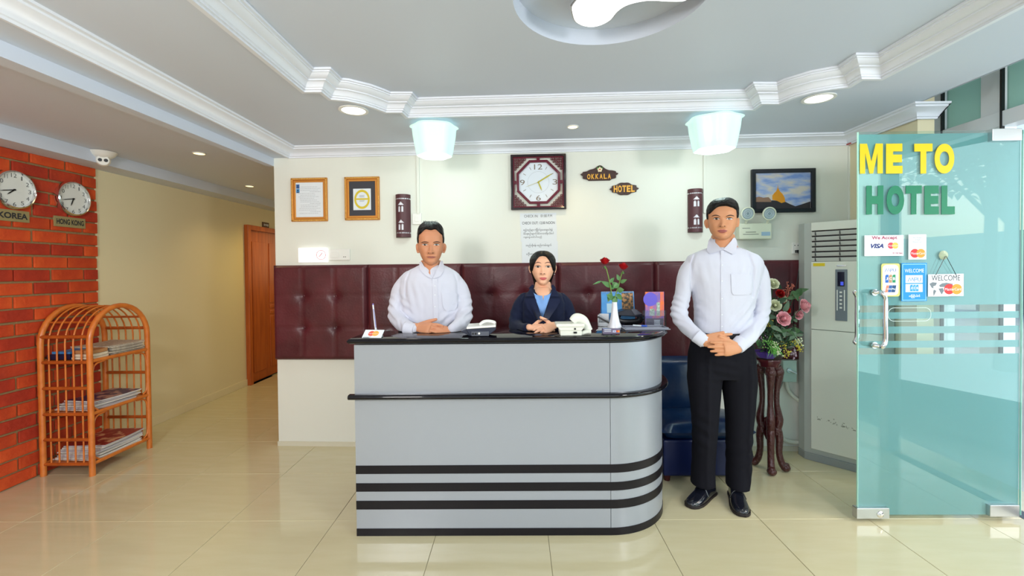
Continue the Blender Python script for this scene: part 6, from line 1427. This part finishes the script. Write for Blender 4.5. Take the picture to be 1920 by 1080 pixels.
face(bo, bt, [(1343.5, 410.5), (1368, 410.5)], [(1334.5, 1350.5, 405.5, 403.6, 406.2), (1361.5, 1377, 406.2, 403.6, 405.5)], (1344.5, 1364.5, 429.8, 433.2, 437.3), [(1350.3, 424.2), (1358.8, 424.2)], 1.0, s(166, 92, 84), 'brown_pink_lips')
# shirt
g = G(); g.slices(rowsY([(463, 1334, 1378, .050, .01), (467, 1320, 1392, .062), (474, 1302, 1408, .078), (481, 1290, 1422, .090), (498, 1286, 1429, .108), (540, 1297, 1419, .120), (580, 1303, 1409, .114), (612, 1302, 1404, .110), (634, 1301, 1403, .108), (650, 1302, 1402, .10)], DS))
g.cap([Y(1303, 492, DS), Y(1289, 513, DS), Y(1281, 548, DS-.005), eL, Y(1286, 611, DS-.07), Y(1304, 627, DS-.135), Y(1317, 638, DS-.175)], [.048, .050, .045, .047, .043, .039, .036], 18, smooth=4)
g.cap([Y(1409, 493, DS), Y(1423, 515, DS), Y(1429, 550, DS-.005), eR, Y(1412, 622, DS-.08), Y(1398, 638, DS-.145), Y(1386, 649, DS-.185)], [.049, .051, .046, .047, .044, .040, .037], 18, smooth=4)
sh = remesh(g, .005, 4); X_ = Vector((1, 0, 0)); Zv = Vector((0, 0, 1))
wrinkle(sh, .005, (Y(1354, 550, DS).x, DS, 0), seed=3, folds=[(eL, .13, Vector((.5, 0, 1)).normalized(), .035, .004), (eR, .13, Vector((-.5, 0, 1)).normalized(), .035, .004), (Y(1300, 590, DS-.1), .12, Vector((1, 0, .7)).normalized(), .05, .003), (Y(1405, 600, DS-.1), .13, Vector((-1, 0, .9)).normalized(), .045, .004), (Y(1300, 520, DS-.1), .10, Vector((1, 0, .1)).normalized(), .05, .003), (Y(1410, 525, DS-.1), .10, Vector((1, 0, -.3)).normalized(), .045, .003)])
groove(sh, [(1304, 474), (1297, 495), (1296, 530), (1298, 552)], DS, .011, 2.2); groove(sh, [(1403, 474), (1413, 500), (1414, 540), (1412, 556)], DS, .011, 2.2)
st_ = bvh(sh); so = B(sh, 'shirt', m_shirt, P1, smooth=180)
both = G(); both.v = list(sh.v)+list(nk.v); n_ = len(sh.v); both.f = sh.f+[[i+n_ for i in f] for f in nk.f]; bb = bvh(both)
g = G(); g.slices(rowsY([(452, 1334.5, 1377, .066, .025), (462, 1330, 1381, .070, .018), (470, 1322, 1390, .074, .01)], DS)) 
# collar band opens at the front: keep the rear and sides only
cb = G(); 
for lev in range(6):
    t = lev/5; v_ = 449+19*t
    for k in range(33):
        a = math.radians(58+(302-58)*k/32)*1.0; A_ = Y(1333.5-3*t, v_, DS+.02); B_ = Y(1377.5+3*t, v_, DS+.02); rx_ = (B_.x-A_.x)/2+.003; cx_ = (A_.x+B_.x)/2
        cb.v.append(Vector((cx_+rx_*sin(a), DS+.022-.012*t-(.066+.006*t)*cos(a), A_.z-.020*(cos(a) > -2)*(max(0, cos(a))**1)*0)))
cb.f = [[l*33+k, l*33+k+1, (l+1)*33+k+1, (l+1)*33+k] for l in range(5) for k in range(32)]; cb.m = [0]*len(cb.f)
o = B(cb, 'collar_band', m_shirt, so, smooth=60); o.modifiers.new('t', 'SOLIDIFY').thickness = .003
for rl in ([((1332.5, 446), (1335, 446.5)), ((1328.5, 451), (1339.5, 453)), ((1326.5, 461), (1346.5, 460)), ((1325, 470), (1351, 464.5)), ((1331, 476), (1355.5, 468))], [((1375, 446), (1378, 445.5)), ((1370, 453), (1381.5, 451)), ((1363.5, 460), (1382, 461)), ((1359, 464.5), (1380, 471)), ((1356.5, 468), (1374, 477))]):
    B(patch(bb, rl, 8, .008, .004, fall=2.7, sm=6), 'collar', m_shirt, so, smooth=60, recalc=False)
B(patch(st_, [((1351.5, 470+15.6*k), (1357.5-.3*k*.5, 470+15.6*k)) for k in range(11)], 3, .003, .0022, sm=3), 'placket', m_shirt, so, smooth=60, recalc=False)
B(patch(st_, [((1370.5, 514), (1410.5, 514.5)), ((1371, 530), (1410.5, 531)), ((1372, 548), (1410.5, 548)), ((1376, 553), (1407, 553))], 8, .0045, .003, sm=4), 'chest_pocket', m_shirt, so, smooth=60, recalc=False)
for v_ in (497, 527, 560, 590, 612): B(oval(st_, 1354, v_, 1.2, 1.2, .004, 4, .001), 'button', m_paper, so, recalc=False)
def cuff(P_, d, r, par, m): d = Vector(d).normalized(); g = G(); g.tube([P_-d*.055, P_, P_+d*.004], [r*1.03, r, r*.96], 20, ell=(1.0, .86)); o = B(g, 'cuff', m, par, smooth=50, bevel=.002); return o
cuff(Y(1321, 640.5, DS-.185), (.55, -.35, -.45), .039, so, m_shirt); cuff(Y(1381, 651, DS-.195), (-.6, -.3, -.42), .040, so, m_shirt)
# trousers, belt, shoes
g = G(); g.slices(rowsY([(618, 1301, 1404, .104), (640, 1297, 1408, .112), (665, 1292, 1413, .118), (690, 1290.5, 1415, .112), (706, 1293, 1414, .10)], DS))
g.slices(rowsY([(680, 1293, 1352, .098), (700, 1291, 1353, .10), (720, 1291.5, 1350, .098), (770, 1297, 1346, .086, -.01), (821, 1299.5, 1342, .078, -.01), (873, 1299, 1338, .074), (907, 1297, 1339, .078, -.01)], DS-.005))
g.slices(rowsY([(680, 1354, 1413, .098), (700, 1353.5, 1415, .10), (720, 1356, 1415, .098), (770, 1362, 1411, .086, -.01), (821, 1363.5, 1408, .078, -.015), (873, 1364, 1406, .076, -.02), (912, 1364, 1399, .080, -.035)], DS-.005))
tr = remesh(g, .005, 3); 
for i, p in enumerate(tr.v):     # pressed front creases
    if p.z < .85 and p.y < DS:
        for u0, u1, ub in ((1316, 1314, 1314), (1392, 1389, 1389)):
            cxr = Y(u0+(u1-u0)*(.85-p.z)/.8, 800, DS).x; tr.v[i] = tr.v[i]+Vector((0, -.007*gs(p.x-cxr, .012), 0))
wrinkle(tr, .004, (Y(1350, 800, DS).x, DS, 0), sx=7, sz=4, seed=9, folds=[(Y(1318, 810, DS-.08), .16, Vector((.5, 0, 1)).normalized(), .07, .004), (Y(1388, 850, DS-.08), .16, Vector((-.5, 0, 1)).normalized(), .07, .004), (Y(1350, 700, DS-.1), .12, Vector((.2, 0, 1)).normalized(), .05, .003)])
to = B(tr, 'trousers', m_trs, P1, smooth=180); tt_ = bvh(tr)
g = G(); g.slices(rowsY([(621, 1300, 1405, .1165), (631, 1299, 1406, .1175)], DS)); B(g, 'belt', mat('black_belt', s(18, 16, 22), .3), P1, smooth=50)
c = Y(1354, 627.5, DS-.12); g = G(); g.box(c.x-.026, c.x+.026, c.y-.004, c.y+.006, c.z-.015, c.z+.015); B(g, 'belt_buckle', m_steel, P1, bevel=.003)
def shoe(toe, heel, par):
    t = Vector((toe.x, toe.y, 0)); hd_ = Vector((heel.x, heel.y, 0)); d = (t-hd_).normalized(); hd_ = t-d*.275; sd = Vector((-d.y, d.x, 0))
    prof = [(0, .020, .060), (.03, .030, .085), (.10, .034, .098), (.2, .034, .100), (.32, .036, .094), (.45, .041, .078), (.6, .046, .062), (.75, .047, .050), (.88, .041, .043), (.96, .028, .036), (1, .012, .026)]
    g = G(); v = []; n = 16
    for (f, w_, h_) in prof:
        c = hd_+d*.275*f
        for k in range(n):
            a = 2*pi*k/n; x = cos(a); zz_ = sin(a); v.append(c+sd*w_*math.copysign(abs(x)**.75, x)+Vector((0, 0, .014+(h_-.014)*(max(0, zz_)**.85))))
    m_ = len(prof); g.add(v, [(j*n+k, j*n+(k+1) % n, (j+1)*n+(k+1) % n, (j+1)*n+k) for j in range(m_-1) for k in range(n)]+[tuple(range(n))[::-1], tuple((m_-1)*n+k for k in range(n))])
    o = B(g, 'shoe', m_shoe, par, smooth=60); md = o.modifiers.new('s', 'SUBSURF'); md.levels = 1; md.render_levels = 2
    g = G(); outl = [hd_+d*.275*f*1.01+sd*(w_+.004) for f, w_, h_ in prof]+[hd_+d*.275*f*1.01-sd*(w_+.004) for f, w_, h_ in prof[::-1]]
    g.prism([(p.x, p.y) for p in outl], .001, .016); B(g, 'sole', mat('shoe_sole', s(30, 22, 22), .5), o, bevel=.003)
    g = G(); q = hd_+d*.275*.5; g.tube([q+sd*.042+Vector((0, 0, .035)), q+sd*.02+Vector((0, 0, .076)), q-sd*.02+Vector((0, 0, .076)), q-sd*.042+Vector((0, 0, .035))], .004, 6, smooth=4); B(g, 'strap_seam', m_shoe, o, smooth=60)
shoe(Z(1292, 953, 0), Z(1334, 925, 0), P1); shoe(Z(1393, 970, 0), Z(1374, 922, 0), P1)
# ------------------------------------------------------------ man behind the desk
DM = 2.70
m_sk2 = skin('tan_skin', s(202, 140, 106), 0)
P2 = person('person', (Y(808, 500, DM).x, DM, 0), 'man in white button-down shirt behind the desk with folded hands on the counter')
h2 = Head(808.2, 497.5, 419.5, DM-.01, .845, .93, 459, 475, 481.9)
g = G(); h2.grid(g); ear(g, h2, 1); ear(g, h2, -1)
g.slices(rowsY([(488, 790, 826, .052, .03), (500, 789, 828, .060, .022), (512, 784, 834, .068, .012), (530, 778, 840, .07, .01)], DM))
g.slices(rowsY([(492, 793, 824, .058, .0), (505, 796, 822, .072, -.004), (516, 804, 817, .090, -.004), (524, 809, 814, .098, -.004)], DM))
g.cap([Y(808, 520, DM), Y(808, 600, DM), Y(808, 700, DM)], [.05, .06, .06], 12)
sL = Y(756, 527, DM); eL = Y(744, 592, DM-.05); wL = Z(779, 618.5, ZD+.030); sR = Y(861, 527, DM); eR = Y(869, 592, DM-.05); wR = Z(847, 617, ZD+.034)
wL = Y(781, 613, 2.49); wR = Y(846, 617, 2.485)
g.cap([Y(808, 525, DM), sL, eL, Y(757, 609, DM-.15), wL], [.03, .018, .016, .018, .022], 10); g.cap([Y(808, 525, DM), sR, eR, wR], [.03, .018, .016, .022], 10)
hand(g, wL, Y(838, 620, 2.42)-wL, (.1, -1.0, .8), -1, .96, cu=((6, 14, 14), (9, 15, 14), (12, 15, 14), (12, 15, 14)), spread=(.16, .05, -.08, -.24), thumb=(.7, .6, -.1))
hand(g, wR+Vector((0, -.005, -.010)), Y(788, 625, 2.435)-wR, (-.05, -.9, .9), 1, .94, curl=(8, 10, 8), spread=(.1, .0, -.1, -.2), thumb=(.8, .4, .1))
for q in (-.08, .08): g.cap([Vector((Y(808, 500, DM).x+q, DM, .9)), Vector((Y(808, 500, DM).x+q, DM, .5)), Vector((Y(808, 500, DM).x+q, DM, .08))], [.06, .05, .04], 10)
body = remesh(g, .003, 3)
for i, p in enumerate(body.v):
    if p.z < ZD+.001 and p.y < 2.56 and p.z > ZD-.05: body.v[i] = Vector((p.x, p.y, ZD+.001))
nk = G(); nk.slices(rowsY([(480, 790, 826, .052, .03), (500, 789, 828, .060, .022), (512, 784, 834, .068, .012), (530, 778, 840, .07, .01)], DM)); bt = bvh(body); bo = B(body, 'body', m_sk2, P2, smooth=180)
hf2 = hairmask(.80, .70, .55, .18, .50)
def hoff2(a, z):
    hl = hf2(a, z)+(.045*gs(abs(a)-.45, .28) if abs(a) < 1.05 else 0); t = sstep(hl-.012, hl+.05, z)
    th = .024+.058*sstep(.7, .97, z)+.016*noise.noise(Vector((a*8, z*6, 4)))*sstep(.7, .9, z)
    return th*t-.03*(1-t)
g = G(); h2.grid(g, 130, 130, hoff2, .12)
for k in range(26):
    a = random.uniform(-.9, .9); p = h2.pt(a*1.6, .965, .035); q = p+Vector((random.uniform(-.012, .012), -.004, random.uniform(.006, .020))); g.tube([p-Vector((0, 0, .01)), q], [.0022, .0006], 4)
B(g, 'hair', m_hairm, P2, smooth=180)
face(bo, bt, [(796.7, 459), (818.6, 459)], [(789.5, 803.5, 455.6, 453.6, 455.0), (812.5, 826, 455.0, 453.4, 455.2)], (799.5, 818, 480.3, 481.9, 484.3), [(803.3, 474.3), (811.6, 474.3)], .9, s(158, 88, 76), 'muted_lips')
g = G(); g.slices(rowsY([(497, 786, 831, .052, .01), (501, 778, 840, .062), (508, 764, 853, .078), (518, 753, 864, .094), (535, 749, 868, .112), (565, 752, 866, .120), (600, 756, 862, .118), (640, 758, 860, .115), (690, 760, 858, .11)], DM))
g.cap([Y(768, 523, DM), Y(754, 541, DM), Y(746, 566, DM-.01), eL, Y(752, 606, DM-.12), Y(764, 614, DM-.18), Y(773, 617, 2.485)], [.050, .053, .049, .050, .043, .038, .034], 18, smooth=4)
g.cap([Y(848, 523, DM), Y(861, 541, DM), Y(868, 566, DM-.01), eR, Y(864, 606, DM-.12), Y(856, 614, DM-.18), Y(850, 617, 2.49)], [.050, .053, .050, .050, .043, .038, .034], 18, smooth=4)
sh = remesh(g, .005, 4)
wrinkle(sh, .0055, (Y(808, 550, DM).x, DM, 0), seed=21, folds=[(eL, .14, Vector((.6, 0, 1)).normalized(), .04, .005), (eR, .14, Vector((-.6, 0, 1)).normalized(), .04, .005), (Y(765, 560, DM-.1), .12, Vector((1, 0, .3)).normalized(), .05, .003), (Y(850, 600, DM-.1), .12, Vector((-1, 0, .8)).normalized(), .045, .004), (Y(765, 610, 2.52), .08, Vector((1, 0, .4)).normalized(), .03, .003)])
for i, p in enumerate(sh.v):
    if p.z < ZD+.001 and p.y < 2.575 and p.z > ZD-.06: sh.v[i] = Vector((p.x, p.y, ZD+.001))
groove(sh, [(768, 507), (761, 528), (760, 556)], DM, .007, 2.2); groove(sh, [(849, 507), (857, 528), (858, 556)], DM, .007, 2.2)
st_ = bvh(sh); so = B(sh, 'shirt', m_shirt, P2, smooth=180)
both = G(); both.v = list(sh.v)+list(nk.v); n_ = len(sh.v); both.f = sh.f+[[i+n_ for i in f] for f in nk.f]; bb = bvh(both)
for rl in ([((786.5, 491), (790.5, 491)), ((786, 498), (795.5, 500)), ((788, 506), (801, 508)), ((793, 512), (807, 516)), ((800, 518), (812, 523.5))], [((826, 489.5), (830, 489)), ((822.5, 499), (832.5, 498)), ((817.5, 508), (832.5, 507)), ((814, 516), (829, 513)), ((811.5, 523), (826, 518))]):
    B(patch(bb, rl, 8, .007, .0035, fall=2.6, sm=6), 'collar', m_shirt, so, smooth=60, recalc=False)
B(patch(st_, [((810.5+.3*k, 523+8.7*k), (820+.3*k, 523+8.7*k)) for k in range(11)], 3, .003, .0022, sm=3), 'placket', m_shirt, so, smooth=60, recalc=False)
B(patch(st_, [((828, 549), (858, 550)), ((829, 562), (858, 562)), ((831, 577), (857, 576)), ((837, 583), (852, 582))], 8, .0045, .003, sm=4), 'chest_pocket', m_shirt, so, smooth=60, recalc=False)
for v_ in (536, 553, 575, 596): B(oval(st_, 815.5, v_, 1.1, 1.1, .004, 4, .001), 'button', m_paper, so, recalc=False)
cuff(Y(776, 617.5, 2.475), (.9, -.2, -.1), .034, so, m_shirt)
def lower(P_, cx_, d, zt_, m, shoes=True):
    g = G()
    g.slices([(cx_, d, zt_, .15, .10), (cx_, d, zt_-.12, .165, .115), (cx_, d, zt_-.26, .165, .11)])
    for q in (-.082, .082): g.slices([(cx_+q, d, zt_-.2, .082, .10), (cx_+q, d, zt_-.4, .078, .09), (cx_+q, d, .35, .062, .07), (cx_+q, d, .07, .062, .072)])
    B(remesh(g, .008, 2), 'trousers', m, P_, smooth=180)
    for q in (-.085, .085): shoe(Vector((cx_+q, d-.14, 0)), Vector((cx_+q, d+.13, 0)), P_)
lower(P2, Y(808, 500, DM).x, DM, .93, m_trs)
# ------------------------------------------------------------ woman behind the desk
DW = 2.76
m_sk3 = skin('fair_skin', s(238, 182, 150), 0)
P3 = person('person', (Y(1017, 500, DW).x, DW, 0), 'woman in dark navy jacket and pale blue blouse behind the desk, hands folded')
h3 = Head(1017.8, 535.6, 472.8, DW-.01, .98, .82, 500.3, 514, 521.6, nose=.72)
g = G(); h3.grid(g)
ear(g, h3, 1); ear(g, h3, -1)
g.slices(rowsY([(528, 1003, 1032, .046, .03), (538, 1002, 1034, .050, .022), (546, 998, 1038, .058, .01), (556, 994, 1042, .062, .008), (575, 990, 1045, .06, .01)], DW))
g.slices(rowsY([(538, 1006, 1030, .056, .012), (546, 1001, 1034, .078, .0), (556, 1003, 1032, .094, .0), (568, 1008, 1027, .100)], DW))
g.cap([Y(1017, 560, DW), Y(1017, 640, DW), Y(1017, 720, DW)], [.05, .05, .05], 12)
sL = Y(978, 563, DW); eL = Y(968, 610, DW-.05); wL = Y(993, 614, 2.475); sR = Y(1057, 563, DW); eR = Y(1068, 610, DW-.05); wR = Y(1040, 610.5, 2.475)
g.cap([Y(1017, 560, DW), sL, eL, wL], [.025, .016, .015, .019], 10); g.cap([Y(1017, 560, DW), sR, eR, wR], [.025, .016, .015, .019], 10)
hand(g, wL, Y(1036, 615, 2.44)-wL, (.0, -.5, 1), -1, .82, curl=(10, 14, 12), spread=(.1, .03, -.05, -.12), thumb=(.6, .75, .35))
hand(g, wR+Vector((0, -.016, .006)), Y(1008, 624, 2.415)-wR, (.35, -.8, 1), 1, .80, curl=(8, 12, 12), spread=(.12, .04, -.06, -.16), thumb=(.5, .6, .5))
for q in (-.07, .07): g.cap([Vector((Y(1017, 500, DW).x+q, DW, .85)), Vector((Y(1017, 500, DW).x+q, DW, .45)), Vector((Y(1017, 500, DW).x+q, DW, .08))], [.05, .04, .035], 10)
body = remesh(g, .0028, 3)
for i, p in enumerate(body.v):
    if p.z < ZD+.001 and p.y < 2.56 and p.z > ZD-.05: body.v[i] = Vector((p.x, p.y, ZD+.001))
bt = bvh(body); bo = B(body, 'body', m_sk3, P3, smooth=180)
def hoff3(a, z):
    A = abs(a)
    hl = .86-.02*A if A < .2 else .86-.44*sstep(.15, 1.15, A)
    if A > 1.15: hl = .42-.0*A
    if A > 1.9: hl = .42-.34*sstep(1.9, 2.4, A)
    t = sstep(hl-.015, hl+.045, z); th = .050+.018*sstep(.6, .9, z)+.006*noise.noise(Vector((a*14, z*3, 8)))-.018*gs(a, .10)*(z > .8)
    return th*t-.03*(1-t)
g = G(); h3.grid(g, 130, 130, hoff3, .06)
g.cap([h3.pt(pi, .35, .0), Y(1017, 535, DW+.10), Y(1018, 560, DW+.11)], [.035, .03, .022], 14, smooth=3)
for sg in (-1, 1): 
    g.cap([h3.pt(sg*1.35, .50, .0), h3.pt(sg*1.75, .33, -.02), Vector((h3.pt(sg*1.75, .2, -.04).x, DW+.03, Y(1017, 533, DW).z)), Vector((Y(1017+sg*14, 545, DW).x, DW+.045, Y(1017, 545, DW).z))], [.012, .013, .014, .012], 10, smooth=3)
B(g, 'hair', m_hairm, P3, smooth=180)
c = Y(1038.5, 514.5, h3.d-.03); g = G(); g.ball(Vector((h3.pt(pi*.5, .38).x+.006, h3.d-.006, c.z)), .004, 8, 6); B(g, 'earring', m_steel, P3, smooth=180)
face(bo, bt, [(1008.6, 500.3), (1028, 500.3)], [(1002.5, 1015.0, 494.5, 491.8, 494.0), (1021.5, 1034, 494, 491.8, 494.5)], (1010.8, 1026, 519.6, 521.6, 525.3), [(1014.4, 513.2), (1020.6, 513.2)], .88, s(214, 100, 100), 'rose_lips', mat('soft_brow', s(110, 76, 66), .7))
m_jkt = mat('navy_jacket_cloth', s(22, 29, 54), .8, spec=.2, bump=(6, .25), sheen=.06); m_lap = mat('navy_lapel_cloth', s(26, 33, 60), .8, spec=.2, sheen=.06); m_bl = mat('pale_blue_blouse', s(122, 166, 226), .6, bump=(8, .2))
g = G(); g.slices(rowsY([(541, 1001, 1035, .045, .02), (545, 994, 1042, .056, .01), (550, 984, 1052, .070), (557, 975, 1061, .084), (570, 972, 1064, .098), (590, 976, 1061, .104), (612, 980, 1057, .100), (640, 980, 1057, .10), (690, 976, 1062, .11)], DW))
g.cap([Y(984, 560, DW), Y(975, 572, DW), Y(969, 592, DW-.01), eL, Y(974, 617, DW-.13), Y(983, 617, DW-.2), Y(989, 616, 2.50)], [.038, .042, .042, .043, .038, .033, .030], 18, smooth=4)
g.cap([Y(1052, 560, DW), Y(1061, 572, DW), Y(1067, 592, DW-.01), eR, Y(1062, 617, DW-.13), Y(1052, 616, DW-.2), Y(1046, 614, 2.50)], [.038, .042, .042, .043, .038, .033, .030], 18, smooth=4)
jk = remesh(g, .005, 4)
wrinkle(jk, .0035, (Y(1017, 550, DW).x, DW, 0), seed=41, folds=[(eL, .12, Vector((.6, 0, 1)).normalized(), .04, .003), (eR, .12, Vector((-.6, 0, 1)).normalized(), .04, .003)])
for i, p in enumerate(jk.v):
    if p.z < ZD+.001 and p.y < 2.575 and p.z > ZD-.06: jk.v[i] = Vector((p.x, p.y, ZD+.001))
groove(jk, [(985, 551), (980, 568), (980, 602)], DW, .010, 1.8); groove(jk, [(1053, 551), (1059, 568), (1060, 602)], DW, .010, 1.8)
jt = bvh(jk); jo = B(jk, 'jacket', m_jkt, P3, smooth=180)
both = G(); both.v = list(jk.v)+list(body.v); n_ = len(jk.v); both.f = jk.f+[[i+n_ for i in f] for f in body.f]; bb = bvh(both)
rl = []
for k in range(21):
    u = 998.5+36.5*k/20; q = (u-1017)/18.3; vt = 544+10.5*math.sqrt(max(0, 1-q*q)) if abs(u-1018.6) > .9 else 564; vb = 544+(599-544)*(1-abs(q)) if abs(q) < 1 else 544
    rl.append(((u, min(vt, vb)), (u, vb)))
B(patch(bb, rl, 8, .005, .003), 'blouse', m_bl, P3, smooth=60, recalc=False)
for rl in ([((994, 541), (998.5, 541)), ((989, 549), (1000.5, 549.5)), ((984.5, 556), (1003, 556))], [((983, 560.5), (1004.5, 560)), ((982.5, 566), (1006, 566)), ((988, 577), (1010, 577)), ((996, 588), (1013.5, 588)), ((1003, 599), (1017, 600))],
           [((1035.5, 540), (1040, 540)), ((1034, 549), (1045.5, 549)), ((1031.5, 556), (1049.5, 556))], [((1030, 560), (1050, 560.5)), ((1028.5, 566), (1050, 566)), ((1025, 577), (1044, 577)), ((1021, 588), (1036, 588)), ((1017.2, 600), (1028, 600))]):
    B(patch(bb, rl, 8, .009, .004, sm=3), 'lapel', m_lap, jo, smooth=60, recalc=False)
for rl in ([((998, 533), (1001.5, 536)), ((991, 541), (999.5, 543))], [((1033.5, 536), (1037, 533)), ((1035.5, 543), (1043, 541))]): B(patch(bb, rl, 4, .009, .006, fall=2.72, sm=4), 'lapel', m_lap, jo, smooth=60, recalc=False)
lower(P3, Y(1017, 500, DW).x, DW, .90, m_jkt)
